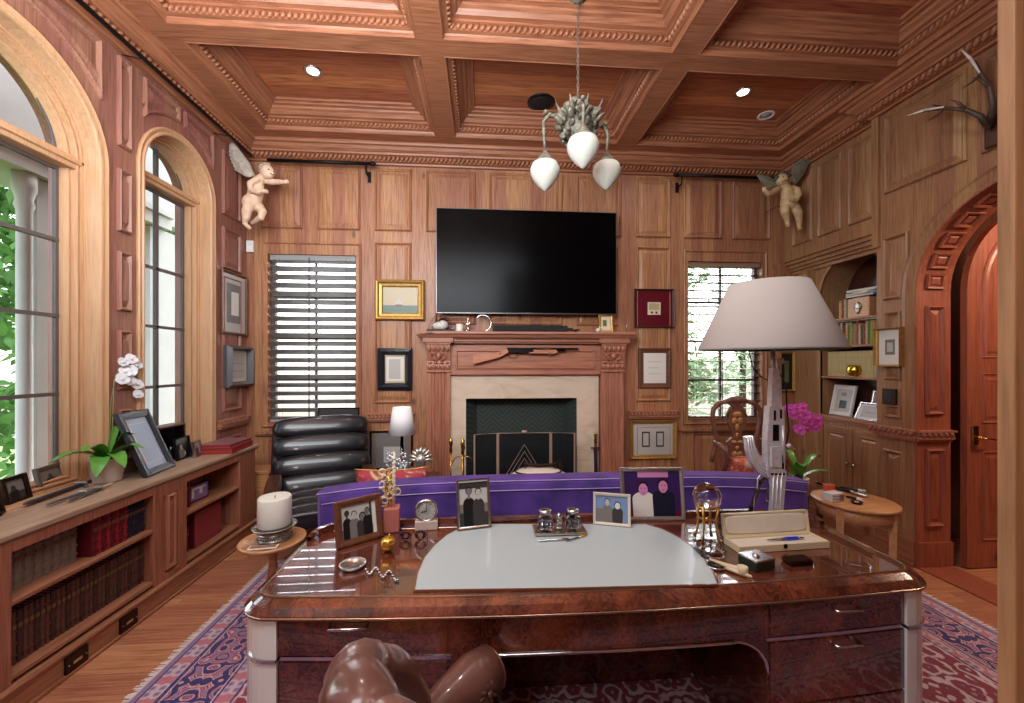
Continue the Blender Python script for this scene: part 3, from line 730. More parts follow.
wall_frame('framed_picture', 'brown framed white certificate below the maroon coin display', 'picture', 'B', (638.5, 348), (670.5, 388), .055, 'walnut', art_plain('white', [('light', .2, .3, .8, .32), ('light', .2, .5, .7, .52), ('light', .2, .7, .8, .72)]), .02)
wall_frame('framed_picture', 'gold framed pair of small prints under the rope ledge right of the mantel', 'picture', 'B', (629, 420), (676, 458), .045, 'old_gold', art_plain('light', [('dark', .22, .25, .42, .75), ('light', .25, .3, .39, .7), ('dark', .58, .25, .78, .75), ('light', .61, .3, .75, .7)]), .035)
wall_frame('framed_picture', 'dark framed grey print behind the small white table lamp', 'picture', 'B', (370, 431), (413, 469), .02, 'iron', art_plain('mid', [('light', .3, .15, .75, .6)]), .02)
wall_frame('painting', 'dark green portrait in a gilt frame between window and bookcase niche', 'painting', 'B', (779, 352), (793.3, 391), .02, 'old_gold', art_plain('black', [('green', .3, .2, .7, .8), ('brown', .4, .5, .6, .75)]), .03)
wall_frame('framed_picture', 'upper of two frames in the left corner, grey matted engraving', 'picture', 'L', (220.5, 268.5), (245.5, 336), .022, 'walnut', art_plain('mid', [('white', .3, .2, .8, .8)], 'light', .16), .02)
wall_frame('framed_picture', 'deep silver shadow-box frame below the engraving in the left corner', 'picture', 'L', (222.5, 345), (247.5, 385.5), .05, mat('pewter frame', (104, 104, 108), .35, .5), art_plain('light', [('mid', .1, .3, .9, .32), ('mid', .1, .6, .9, .62)], 'cream', .1), .075, deep(.05, .075))
wall_frame('framed_picture', 'thin gold framed matted print on the pier beside the archway', 'picture', 'R', (878.5, 329), (905, 366.5), .016, 'old_gold', art_plain('mid', [('light', .2, .2, .8, .8)], 'white', .28), .05)
# television
p, q = onY(435, 207, YB-.13), onY(617, 314, YB-.13)
z0, z1 = 2.115, 3.215; a, c = onY(436, 250, YB-.13).x, onY(616.5, 250, YB-.13).x
z1 = onY(436, 207.5, YB-.13).z; z0 = onY(437, 313, YB-.13).z
t = thing('television', 'large black flat television on the wall above the mantel', 'television', ((a+c)/2, YB, z0)); w = (c-a)/2; h = z1-z0
b = MB(); b.bbox(-w, -.13, 0, w, -.08, h, .006); b.build('housing', 'black', t)
b = MB(); b.box(-w+.006, -.1318, .014, w-.006, -.1302, h-.006); b.build('screen', 'screen', t)
b = MB(); b.ring(rect(-w, 0, w, h), lambda u, v, tt: (u, -.13-tt, v), [(0, -.01), (0, .0025), (.006, .0025), (.006, 0)]); b.box(-.02, -.1335, .003, .02, -.131, .010); b.build('bezel', mat('grey metal trim', (120, 116, 114), .3, .7), t)
b = MB(); b.box(-.3, -.08, h*.3, .3, -.005, h*.7); b.build('wall_mount', 'iron', t)
# wall devices
p = onX(231, 0, XL); 
t = thing('wall_sensor', 'small white sensor box on the wall below the left cherub', 'sensor', tuple(onY(251, 247, YB-.002)))
b = MB(); b.bbox(-.035, -.03, -.06, .035, 0, .06, .006); b.build('cover', 'white_paint', t)
b = MB(); b.bbox(-.02, -.033, -.03, .02, -.029, .0, .003); b.build('lens', mat('milky lens', (240, 238, 232), .2), t)
t = thing('wall_switch', 'dark square thermostat on the pier below the gold framed print', 'thermostat', tuple(onX(890.5, 396.5, XR-.008)), -PI/2)
b = MB(); b.bbox(-.055, -.018, -.065, .055, 0, .065, .005); b.build('cover_plate', 'bronze', t)
b = MB(); b.bbox(-.03, -.022, -.03, .03, -.018, .035, .002); b.build('display', 'black', t)
# curtain-rod stubs under the crown
def rod(x0, x1, end, label, rope=False):
    t = thing('curtain_rod', label, 'curtain rod', ((x0+x1)/2, YB-.13, 3.62))
    b = MB(); L = (x1-x0)/2; b.cyl((-L, 0, 0), (L, 0, 0), .016, n=10); b.build('pole', 'iron', t)
    e = L*end; b = MB(); b.ell((e, 0, 0), (.03, .024, .024), 12, 8); b.lathe([(.018, -.01), (.024, 0), (.018, .01)], (e*.97, 0, 0), 12, axis='X'); b.build('finial', 'iron', t)
    b = MB(); b.tube([(e-.07*end, 0, -.02), (e-.07*end, .02, -.09), (e-.07*end, .128, -.09)], .009, 8); b.bbox(e-.07*end-.016, .115, -.14, e-.07*end+.016, .128, -.03, .003); b.build('bracket', 'iron', t)
a = onY(252, 155, YB-.13); c = onY(373, 158, YB-.13); rod(a.x+.15, c.x, 1, 'black iron curtain rod under the crown above the left window')
a = onY(676, 168, YB-.13); c = onY(778, 172, YB-.13); rod(a.x, c.x, -1, 'black iron curtain rod under the crown above the right window')
t = thing('curtain_rod', 'long black iron curtain rod high on the wall above the arched windows', 'curtain rod', (XL+.12, 2.6, 3.655))
b = MB(); b.cyl((0, -1.5, 0), (0, 1.58, 0), .015, n=10); b.build('pole', 'iron', t)
b = MB()
for y in (-1.3, .28, 1.2): b.tube([(0, y, 0), (0, y, -.02), (-.118, y, .0)], .004, 5)
b.build('bracket', 'iron', t)
# recessed ceiling lights and speaker
def can(px, py, label, k=0):
    p = onZ(px, py, ZC); t = thing('recessed_light', label, 'ceiling light', (p.x, p.y, ZC))
    b = MB(); b.lathe([(.075, 0), (.078, -.006), (.07, -.012), (.055, -.008), (.05, -.002)], (0, 0, 0), 28); b.build('trim_ring', 'white_paint' if k else 'silver', t)
    e = MB(); 
    if k: 
        e.lathe([(0, -.001), (.05, -.003)], (0, 0, 0), 20); e.box(-.03, -.012, -.006, .03, -.004, -.002); e.box(-.03, .006, -.006, .03, .014, -.002); e.build('grille', mat('light grey grille', (190, 186, 180), .5), t)
    else:
        e.ell((0, 0, -.004), (.048, .048, .01), 16, 8); e.build('bulb', mat('lit bulb', (255, 250, 240), .3, emit=(255, 246, 232), estr=2.2), t)
    return p
cans = [can(313, 71, 'lit recessed light in the left far ceiling coffer'), can(743, 92, 'lit recessed light in the right far coffer, farther from the bookcase niche'), can(766, 115, 'round white slotted vent in the right far coffer near the corner', 1)]
p = onZ(541, 102, ZC); t = thing('ceiling_speaker', 'round black ceiling speaker in the middle coffer behind the chandelier', 'speaker', (p.x, p.y, ZC))
b = MB(); b.lathe([(.13, 0), (.13, -.008), (.118, -.012)], (0, 0, 0), 32); b.build('rim', 'black', t)
b = MB(); b.lathe([(0, -.016), (.06, -.015), (.118, -.010)], (0, 0, 0), 32); b.build('grille', mat('black cloth grille', (22, 20, 20), .8, bump=.4, bscale=400), t)
# ================================================================ fireplace
M['marble'] = None
m, nt, bs = new_mat('cream marble'); tc = nt.nodes.new('ShaderNodeTexCoord'); n1 = nt.nodes.new('ShaderNodeTexNoise'); n1.inputs['Scale'].default_value = 2.2; n1.inputs['Detail'].default_value = 8; n1.inputs['Distortion'].default_value = 1.6
mp_ = nt.nodes.new('ShaderNodeMapping'); mp_.inputs['Scale'].default_value = (1, 1, 2.4); nt.links.new(tc.outputs['Object'], mp_.inputs['Vector']); nt.links.new(mp_.outputs[0], n1.inputs['Vector'])
nt.links.new(ramp(nt, n1.outputs['Fac'], [(.25, lin((206, 178, 152))), (.47, lin((220, 202, 180))), (.58, lin((224, 208, 188))), (.8, lin((206, 180, 158)))]), bs.inputs['Base Color']); bs.inputs['Roughness'].default_value = .25; M['marble'] = m
m, nt, bs = new_mat('herringbone firebrick'); geo = nt.nodes.new('ShaderNodeNewGeometry'); sx = nt.nodes.new('ShaderNodeSeparateXYZ'); nt.links.new(geo.outputs['Position'], sx.inputs[0])
u = math_node(nt, 'ADD', sx.outputs['X'], 10); ax = math_node(nt, 'PINGPONG', u, .11); zz = math_node(nt, 'ADD', math_node(nt, 'ADD', sx.outputs['Z'], ax), sx.outputs['Y']); fr = math_node(nt, 'FRACT', math_node(nt, 'DIVIDE', zz, .055))
nt.links.new(ramp(nt, fr, [(.0, lin((4, 6, 6))), (.12, lin((10, 14, 14))), (.16, lin((58, 70, 66))), (.95, lin((40, 50, 47)))]), bs.inputs['Base Color']); bs.inputs['Roughness'].default_value = .7; M['firebrick'] = m
t = thing('fireplace', 'carved pine mantelpiece with fluted pilasters around a cream marble fireplace', 'fireplace', (0, YB, 0))
fx0, fx1, fz = FB[0]+.03, FB[2]-.03, 1.20
b = MB()   # marble slips
sx0, sx1 = -.36, 1.27
b.plate(rect(sx0, .0, sx1, 1.46), [rect(fx0, .001, fx1, fz)], lambda u, v, tt: (u, -tt, v), .035, .004); b.build('marble_surround', 'marble', t)
b = MB()   # firebox
b.box(fx0-.02, .16, 0, fx1+.02, .20, 1.25); b.add([(fx0, -.0, 0), (fx0+.12, .17, 0), (fx0+.12, .17, fz), (fx0, 0, fz)], [(0, 1, 2, 3)]); b.add([(fx1, 0, 0), (fx1-.12, .17, 0), (fx1-.12, .17, fz), (fx1, 0, fz)], [(3, 2, 1, 0)])
b.add([(fx0, 0, fz), (fx1, 0, fz), (fx1-.1, .17, fz-.02), (fx0+.1, .17, fz-.02)], [(0, 1, 2, 3)]); b.build('firebox', 'firebrick', t, recalc=False)
def pilaster(x0, x1, nm):
    b = MB(); y = -.09; w = x1-x0
    b.bbox(x0-.02, y-.02, 0, x1+.02, 0, .16, .004); b.bbox(x0-.01, y-.01, .16, x1+.01, 0, .185, .006)
    n = 5; fl = []; pr = [(x0, 0), (x0, y)]
    ew = w*.13; st = (w-2*ew)/n
    for k in range(n):
        a = x0+ew+k*st+st*.12; c = x0+ew+(k+1)*st-st*.12; pr += [(a, y)]+[((a+c)/2-(c-a)/2*math.cos(PI*i/6), y+.014*math.sin(PI*i/6)) for i in range(1, 6)]+[(c, y)]
    pr += [(x1, y), (x1, 0)]
    b.plate(pr, [], lambda u, v, tt: (u, v, tt), .185, 1.50)
    b.bbox(x0-.01, y-.015, 1.48, x1+.01, 0, 1.505, .006); b.build('pilaster', 'mantel_z', t)
    c = MB()   # carved console capital
    c.plate([(0, 1.505), (-.10, 1.505), (-.115, 1.55), (-.105, 1.60), (-.12, 1.66), (-.15, 1.74), (-.15, 1.775), (0, 1.775)], [], lambda u, v, tt: (tt, u, v), x0-.004, x1+.004)
    for k in range(5):
        x = x0+w*(k+.5)/5
        c.ell((x, -.145, 1.735), (w*.085, .02, .035), 8, 6); c.ell((x, -.112, 1.545), (w*.08, .014, .03), 8, 6)
    for k in range(4): c.ell((x0+w*(k+.5)/4, -.122, 1.585), (w*.1, .012, .012), 8, 6)
    for s in (-1, 1):
        c.tube([((x0+x1)/2+s*w*.08, -.115, 1.60), ((x0+x1)/2+s*w*.3, -.125, 1.63), ((x0+x1)/2+s*w*.33, -.135, 1.67), ((x0+x1)/2+s*w*.12, -.135, 1.69), ((x0+x1)/2+s*w*.14, -.125, 1.65)], [.012, .013, .012, .01, .006], 8)
    c.ell(((x0+x1)/2, -.13, 1.655), (w*.12, .02, .035), 10, 8)
    c.bbox(x0-.012, -.16, 1.77, x1+.012, 0, 1.79, .004); c.build('capital', 'mantel_z', t)
px0 = onY(427.5, 400, YB-.1).x; px1 = onY(450, 400, YB-.1).x; qx0 = onY(601.5, 400, YB-.1).x; qx1 = onY(624, 400, YB-.1).x
pilaster(px0, px1, 'l'); pilaster(qx0, qx1, 'r')
b = MB()
b.bbox(px1, -.07, 1.46, qx0, 0, 1.775, .004); b.bbox(px1, -.085, 1.455, qx0, 0, 1.485, .005)
b.ring(rect(px1+.06, 1.515, qx0-.06, 1.72), lambda u, v, tt: (u, -.07-tt, v), [(0, 0), (.0, .012), (.012, .016), (.022, .004), (.024, -.012)], cap=True)
b.build('frieze', 'mantel', t)
b = MB()
L0, L1 = onY(419, 335, YB-.22).x, onY(635.5, 335, YB-.22).x
def step(x0, x1, d, z, h): b.bbox(x0, -d, z, x1, 0, z+h, .004)
step(px0-.02, qx1+.02, .12, 1.785, .02); step(px0-.03, qx1+.03, .145, 1.803, .022)
for (xx0, xx1) in ((px0-.03, px1+.03), (qx0-.03, qx1+.03)): step(xx0-.01, xx1+.01, .175, 1.79, .05)
b.ring([(px0-.05, -.15), (qx1+.05, -.15), (qx1+.05, .1), (px0-.05, .1)], lambda u, v, tt: (u, min(v, 0), 1.825+tt), [(0, 0), (-.015, .012), (-.035, .02), (-.05, .04), (-.055, .05), (0, .05)])
b.bbox(L0, -.225, 1.875, L1, 0, 1.905, .008)
b.build('mantel_shelf', 'mantel', t)
b = MB(); b.bbox(-.55, -.42, 0, 1.45, -.095, .035, .006); b.build('hearth', 'marble', t)
SH = 1.905
# ---- things on the mantel shelf
def shelfpos(px, dy=.13): p = onY(px, 330, YB-dy); return (p.x, p.y, SH)
t = thing('glass_dome', 'glass dome over a pale rock at the left end of the mantel', 'ornament', shelfpos(441, .12))
M['clear'] = mat('clear glass', (245, 248, 250), .02, trans=1, ior=1.45)
M['thin_glass'] = mat('thin clear glass', (250, 252, 252), .03, trans=1, ior=1.12, spec=.6)
b = MB(); b.bbox(-.14, -.07, 0, .14, .07, .018, .006); b.build('base', 'black', t)
b = MB(); b.plate([(.13*math.cos(PI*i/20), .02+.15*math.sin(PI*i/20)) for i in range(21)], [[(.122*math.cos(PI*i/20), .021+.142*math.sin(PI*i/20)) for i in range(21)]], lambda u, v, tt: (u, tt, v), -.06, .06); b.build('dome', 'thin_glass', t)
b = MB(); b.ell((-.01, 0, .06), (.085, .045, .045), 14, 9); b.ell((.03, -.005, .085), (.05, .035, .03), 12, 8, (0, .4, 0)); b.build('rock', mat('pale rock', (214, 208, 198), .8, var=.2, bscale=30, bump=.8), t)
t = thing('pillar_candle', 'short ivory candle on the mantel beside the glass dome', 'candle', shelfpos(459.5))
M['wax'] = mat('ivory wax', (230, 230, 220), .45, sss=.2)
b = MB(); b.lathe([(.036, 0), (.038, .01), (.037, .075), (.032, .08), (0, .074)], n=20); b.build('wax', 'wax', t)
b = MB(); b.cyl((0, 0, .074), (.002, 0, .088), .0015, n=6); b.build('wick', 'black', t)
t = thing('figurine', 'slim silver figurine on the mantel between candle and ring', 'figurine', shelfpos(468))
b = MB(); b.lathe([(.025, 0), (.026, .008), (.012, .014), (.010, .05), (.018, .07), (.012, .10), (.007, .112), (.012, .125), (.009, .14), (0, .146)], n=14); b.ell((.018, 0, .085), (.012, .008, .02), 8, 6); b.ell((-.016, 0, .08), (.011, .008, .018), 8, 6); b.build('body', 'silver', t)
t = thing('hoop_ornament', 'chrome open hoop sculpture on the mantel left of the soundbar', 'ornament', shelfpos(483))
b = MB(); b.tube([(.085*math.cos(a)-.0, 0, .09+.085*math.sin(a)) for a in [R(-100+12*i) for i in range(22)]], [.004+.006*math.sin(PI*i/21) for i in range(22)], 8); b.build('hoop', 'chrome', t)
b = MB(); b.bbox(-.06, -.03, 0, .03, .03, .008, .003); b.build('base', 'black', t)
t = thing('soundbar', 'long black soundbar lying on the mantel under the television', 'soundbar', shelfpos(530, .10))
b = MB(); b.bbox(-.40, -.045, .004, .40, .045, .07, .012); b.build('housing', 'black', t)
b = MB(); b.box(-.385, -.047, .012, .385, -.044, .062); b.build('grille', mat('dark grille', (30, 30, 34), .8, bump=.4, bscale=500), t)
t = thing('model_car', 'small dark green model lying on the mantel right of the soundbar', 'ornament', shelfpos(568, .17))
b = MB(); b.bbox(-.10, -.025, .012, .12, .025, .03, .006); b.bbox(-.05, -.022, .028, .05, .022, .045, .008); b.build('body', mat('dark green', (30, 44, 36), .4), t)
for x in (-.07, .08):
    for y in (-.026, .026): b = MB(); b.lathe([(.012, -.004), (.012, .004)], (x, y, .012), 12, axis='Y'); b.build('wheel', 'black', t)
t = easel_frame('framed_photo', 'little framed green picture at the right end of the mantel', 'photo frame', shelfpos(606.5, .14), .16, .2, .025, 'old_gold', art_plain('cream', [('green', .2, .3, .6, .75)]), R(6), R(7))
t = thing('figurine', 'tiny white and silver bird figurine on the mantel before the green picture', 'figurine', shelfpos(598, .19))
b = MB(); b.ell((0, 0, .022), (.024, .014, .018), 12, 8, (0, -.3, 0)); b.ell((.02, 0, .045), .011, 10, 7); b.cyl((.03, 0, .046), (.042, 0, .043), .003, .001, 6); b.build('body', 'white_paint', t)
b = MB(); b.lathe([(.016, 0), (.014, .006), (.004, .008)], n=12); b.build('base', 'silver', t)
t = thing('bud_vase', 'thin upright silver rod ornament at the far right mantel end', 'ornament', shelfpos(626.5, .12))
b = MB(); b.lathe([(.018, 0), (.016, .006), (.005, .012), (.004, .11), (.006, .115), (0, .118)], n=12); b.build('body', 'silver', t)
# rifle on the frieze
M['gunmetal'] = mat('blued gunmetal', (44, 42, 46), .3, .85)
M['gunstock'] = wood('rifle stock wood', (214, 150, 116), (168, 104, 74), 'X', knots=False)
c0 = onY(527, 356, YB-.19)
t = thing('shotgun', 'antique short rifle displayed on pegs along the mantel frieze', 'rifle', (c0.x, YB-.125, c0.z+.03))
sc = (onY(586, 350, YB-.125).x-onY(481, 350, YB-.125).x)/1.2
def S(*p): return [(u*sc, v*sc*1.12) for u, v in p]
b = MB(); b.plate(S((-.60, -.11), (-.60, -.02), (-.42, .0), (-.34, .005), (-.22, .045), (-.20, .01), (-.30, -.04), (-.40, -.065)), [], lambda u, v, tt: (u, tt, v), -.018, .018); b.build('stock', 'gunstock', t)
b = MB(); b.plate(S((-.24, .012), (-.22, .055), (.08, .055), (.08, .015), (-.05, .005)), [], lambda u, v, tt: (u, tt, v), -.016, .016); b.tube([(-.2*sc, 0, -.0), (-.19*sc, 0, -.05*sc), (-.12*sc, 0, -.055*sc), (-.09*sc, 0, .01)], .004, 6); b.build('receiver', 'gunmetal', t)
b = MB(); b.cyl((.05*sc, 0, .052*sc), (.60*sc, 0, .052*sc), .013, .010, 10); b.cyl((.05*sc, 0, .032*sc), (.45*sc, 0, .032*sc), .010, n=8); b.cyl((.5*sc, 0, .05*sc), (.5*sc, 0, .07*sc), .003, n=6); b.build('barrel', 'gunmetal', t)
b = MB(); b.plate(S((.02, .0), (.06, .035), (.34, .035), (.36, .008), (.3, -.004)), [], lambda u, v, tt: (u, tt, v), -.015, .015); b.build('fore_end', 'gunstock', t)
b = MB()
for x in (-.3*sc, .27*sc): b.cyl((x, .06, -.015*sc), (x, -.03, -.012*sc), .007, n=8); b.cyl((x, -.025, -.015*sc), (x, -.028, .02), .006, n=8)
b.build('peg', 'mantel', t)
# folding fire screen
def at(px, py, Y): p = onY(px, py, Y); return p
fy = YB-.27; fzt = onY(520, 433, fy).z
t = thing('fire_screen', 'three panel folding brass and mesh fire screen before the firebox', 'fire screen', (onY(523, 450, fy).x, fy, .035))
M['screen_brass'] = mat('pale brass bar', (226, 194, 170), .3, .6)
m, nt, bs = new_mat('screen mesh'); bs.inputs['Base Color'].default_value = lin((38, 42, 48)); bs.inputs['Alpha'].default_value = .6; bs.inputs['Roughness'].default_value = .3; bs.inputs['Metallic'].default_value = .4; M['mesh'] = m
cx = t.location.x; h = fzt-.035
xs_ = [onY(474, 450, fy-.06).x-cx, onY(497.5, 450, fy).x-cx, onY(551, 450, fy).x-cx, onY(575, 450, fy-.05).x-cx]; ysn = [.13-.19, 0, 0, -.05]
for k in range(3):
    a = Vector((xs_[k], ysn[k], 0)); c = Vector((xs_[k+1], ysn[k+1], 0)); a2 = a+(c-a)*.02; c2 = c-(c-a)*.02; hh = h
    f = MB(); r = .009
    f.tube([a2+Vector((0, 0, .01)), a2+Vector((0, 0, hh)), c2+Vector((0, 0, hh)), c2+Vector((0, 0, .01))], r, 6, False); f.tube([a2+Vector((0, 0, .02)), c2+Vector((0, 0, .02))], r, 6, False)
    if k == 1:
        mid = (a2+c2)/2
        for s in range(3): q = .09*s; f.tube([a2.lerp(mid, .15+.0*s)+Vector((0, 0, hh*.42+q*.0-.06*s)), mid+Vector((0, -.004, hh*.86-.07*s)), c2.lerp(mid, .15)+Vector((0, 0, hh*.42-.06*s))], .004, 6, False)
        f.ell(mid+Vector((0, -.0, hh+.016)), (.03, .008, .012), 10, 6)
    fo = f.build('panel_frame', 'screen_brass', t)
    g = MB(); g.add([a2+Vector((0, 0, .02)), c2+Vector((0, 0, .02)), c2+Vector((0, 0, hh)), a2+Vector((0, 0, hh))], [(0, 1, 2, 3)]); n_ = (c-a).cross(Vector((0, 0, 1))).normalized()*.002
    g.add([v+n_ for v in (a2+Vector((0, 0, .02)), c2+Vector((0, 0, .02)), c2+Vector((0, 0, hh)), a2+Vector((0, 0, hh)))], [(3, 2, 1, 0)]); g.build('mesh_panel', 'mesh', t)
# andirons behind the screen
for px_, lab in ((507, 'brass andiron in the firebox behind the screen, beside the left panel'), (560, 'brass andiron with ball finial in the firebox near the right screen panel')):
    p = onY(px_, 450, YB-.13); t = thing('andiron', lab, 'andiron', (p.x, YB-.15, .0))
    b = MB(); b.tube([(-.07, -.02, .0), (-.05, 0, .09), (0, 0, .14), (.05, 0, .09), (.07, -.02, .0)], .010, 6); b.build('foot', 'brass', t)
    b = MB(); b.lathe([(.012, .13), (.018, .16), (.010, .2), (.02, .26), (.028, .3), (.012, .34), (.011, .42), (.02, .45), (.03, .48), (.02, .515), (.006, .53), (.008, .55), (0, .56)], n=14); b.build('post', 'brass', t)
    b = MB(); b.bbox(-.012, .0, .12, .012, .2, .145, .003); b.build('log_rest', 'iron', t)
# fire tools
p = onY(463, 450, YB-.3); t = thing('fire_tool_stand', 'brass stand of fireplace tools left of the fire screen', 'fireplace tools', (p.x, YB-.3, .035))
b = MB(); b.lathe([(.10, 0), (.10, .012), (.03, .025), (.012, .05), (.010, .35), (.02, .38), (.011, .42), (.011, .66), (.024, .70), (.014, .74), (.02, .77), (0, .80)], n=18); b.build('stand', 'brass', t)
b = MB(); b.tube([(-.12, 0, .52), (-.08, 0, .60), (0, 0, .62), (.08, 0, .60), (.12, 0, .52)], .007, 8); b.tube([(0, -.09, .55), (0, 0, .62), (0, .09, .55)], .006, 8); b.build('hanger_arm', 'brass', t)
def tool(x, y, kind):
    b = MB(); b.cyl((x, y, .16), (x, y, .64), .0065, n=8); b.lathe([(.007, .64), (.017, .67), (.012, .71), (.021, .75), (.015, .79), (0, .805)], (x, y, 0), 12)
    if kind == 'poker': b.tube([(x, y, .16), (x, y, .08)], [.0055, .002], 8); b.tube([(x, y, .13), (x+.03, y, .12), (x+.03, y, .10)], .004, 6)
    if kind == 'shovel': b.plate([(-.05, .04), (.05, .04), (.045, .15), (.01, .17), (-.01, .17), (-.045, .15)], [], lambda u, v, tt: (x+u, y+tt, v), 0, .006)
    if kind == 'brush': b.lathe([(.03, .05), (.034, .10), (.014, .16)], (x, y, 0), 14)
    b.build({'poker': 'poker', 'shovel': 'shovel', 'brush': 'brush'}[kind], 'brass', t)
tool(-.12, 0, 'poker'); tool(.12, 0, 'shovel'); tool(0, -.09, 'brush')
p = onY(598, 450, YB-.18); t = thing('sword', 'short silver sword standing upright against the right marble slip', 'sword', (p.x, YB-.13, .035))
b = MB(); b.plate([(-.02, .62), (.02, .62), (.016, .08), (0, .0), (-.016, .08)], [], lambda u, v, tt: (u, tt+v*.08, v), -.003, .003); b.build('blade', 'silver', t)
b = MB(); b.bbox(-.05, .04, .62, .05, .06, .638, .004); b.lathe([(.013, .638), (.016, .70), (.012, .75), (.02, .775), (.012, .795), (0, .80)], (0, .05, 0), 12); b.build('hilt', 'brass', t)

# coffee table and bowl between sofa and fireplace
p = onY(540, 478, 3.35)
t = thing('coffee_table', 'low dark coffee table between the purple sofa and the fireplace', 'table', (p.x, 3.53, 0))
b = MB(); b.bbox(-.55, -.28, .44, .55, .28, .47, .006); b.build('tabletop', 'dark_wood', t)
b = MB(); b.bbox(-.50, -.24, .37, .50, .24, .44, .004); b.build('apron', 'dark_wood', t)
for x in (-.48, .48):
    for y in (-.22, .22): b = MB(); b.tube([(x, y, .37), (x, y, .012)], [.03, .018], 4, False); b.build('leg', 'dark_wood', t)
z = .471; t = thing('serving_dish', 'domed silver and cream dish with a scrolled handle behind the sofa back', 'dish', (p.x, 3.45, z))
b = MB(); b.lathe([(.0, .0), (.10, .0), (.12, .02), (.20, .05), (.27, .07), (.28, .08), (.26, .085), (0, .08)], n=40, sy=.6); b.build('dish', 'silver', t)
b = MB(); b.lathe([(.25, .085), (.255, .11), (.235, .15), (.17, .185), (.08, .20), (0, .203)], n=40, sy=.6)
b.build('cover', mat('cream enamel', (224, 214, 196), .25, coat=.4), t)
b = MB()
for k in range(3): b.tube([((.26-.03*k)*math.cos(a), .6*(.26-.03*k)*math.sin(a), .10+.035*k) for a in [2*PI*i/36 for i in range(36)]], .008, 6, closed=True)
b.build('dark_band', 'bronze', t)
b = MB(); b.tube([(-.11, 0, .19), (-.12, 0, .24), (-.07, 0, .225), (0, 0, .215), (.12, 0, .22), (.16, 0, .245), (.15, 0, .19)], [.006, .01, .016, .018, .016, .012, .008], 8); b.build('handle', 'bronze', t)
# ================================================================ rug
m, nt, bs = new_mat('persian rug'); geo = nt.nodes.new('ShaderNodeTexCoord'); sx = nt.nodes.new('ShaderNodeSeparateXYZ'); nt.links.new(geo.outputs['Object'], sx.inputs[0])
RX0, RX1, RY0, RY1 = -1.64, 3.0, .45, 3.3
def edge_dist():
    a = math_node(nt, 'MINIMUM', math_node(nt, 'SUBTRACT', sx.outputs['X'], RX0), math_node(nt, 'SUBTRACT', RX1, sx.outputs['X']))
    c = math_node(nt, 'MINIMUM', math_node(nt, 'SUBTRACT', sx.outputs['Y'], RY0), math_node(nt, 'SUBTRACT', RY1, sx.outputs['Y']))
    return math_node(nt, 'MINIMUM', a, c)
ed = edge_dist()
def sym(scale, zoff):
    cb = nt.nodes.new('ShaderNodeCombineXYZ'); 
    nt.links.new(math_node(nt, 'PINGPONG', sx.outputs['X'], scale), cb.inputs[0]); nt.links.new(math_node(nt, 'PINGPONG', sx.outputs['Y'], scale*1.13), cb.inputs[1]); cb.inputs[2].default_value = zoff; return cb.outputs[0]
def vor(vec, sc, feat='F1'):
    v = nt.nodes.new('ShaderNodeTexVoronoi'); v.feature = feat; v.inputs['Scale'].default_value = sc; nt.links.new(vec, v.inputs['Vector']); return v
def warp(v, amt):
    n = nt.nodes.new('ShaderNodeTexNoise'); n.inputs['Scale'].default_value = 14; nt.links.new(v, n.inputs['Vector'])
    a = nt.nodes.new('ShaderNodeVectorMath'); a.operation = 'MULTIPLY_ADD'; nt.links.new(n.outputs['Color'], a.inputs[0]); a.inputs[1].default_value = (amt, amt, 0); nt.links.new(v, a.inputs[2]); return a.outputs[0]
nz = nt.nodes.new('ShaderNodeTexNoise'); nz.inputs['Scale'].default_value = 16; nz.inputs['Detail'].default_value = 4; nt.links.new(sym(.23, 1), nz.inputs['Vector'])
navy, rose, cream, lil, red = lin((48, 44, 104)), lin((184, 116, 128)), lin((204, 184, 190)), lin((140, 118, 158)), lin((140, 54, 66))
v1 = vor(warp(sym(.23, 0), .05), 12)
petal = math_node(nt, 'SINE', math_node(nt, 'MULTIPLY', v1.outputs['Distance'], 17))
c1 = ramp(nt, math_node(nt, 'ADD', math_node(nt, 'MULTIPLY', petal, .3), nz.outputs['Fac']), [(.30, navy), (.40, navy), (.44, rose), (.56, cream), (.62, rose), (.70, red), (.80, lil)])
f1 = vor(warp(sym(.31, 4), .06), 11); c2 = ramp(nt, math_node(nt, 'ADD', math_node(nt, 'MULTIPLY', math_node(nt, 'SINE', math_node(nt, 'MULTIPLY', f1.outputs['Distance'], 15)), .3), nz.outputs['Fac']), [(.30, red), (.42, red), (.47, navy), (.54, lil), (.62, rose), (.72, cream)])
v3 = vor(sym(.06, 2), 20); c3 = ramp(nt, v3.outputs['Distance'], [(.2, navy), (.3, lil), (.5, cream), (.7, rose)])
def band(lo, hi): return math_node(nt, 'MULTIPLY', math_node(nt, 'GREATER_THAN', ed, lo), math_node(nt, 'LESS_THAN', ed, hi))
col = mixc(nt, band(.48, 99), c1, c2); col = mixc(nt, band(.40, .48), col, c3); col = mixc(nt, band(.04, .13), col, c3); col = mixc(nt, band(-.1, .04), col, lil)
for lo in (.125, .135, .395, .475, .036): col = mixc(nt, band(lo, lo+.008), col, navy)
for lo in (.145, .385, .49): col = mixc(nt, band(lo, lo+.006), col, cream)
col = mixc(nt, band(0, .01), col, cream)
fuzz = nt.nodes.new('ShaderNodeTexNoise'); fuzz.inputs['Scale'].default_value = 60; nt.links.new(geo.outputs['Object'], fuzz.inputs['Vector'])
col = mixc(nt, .35, col, fuzz.outputs['Color'], 'SOFT_LIGHT')
nt.links.new(col, bs.inputs['Base Color']); bs.inputs['Roughness'].default_value = .95; bs.inputs['Sheen Weight'].default_value = .3
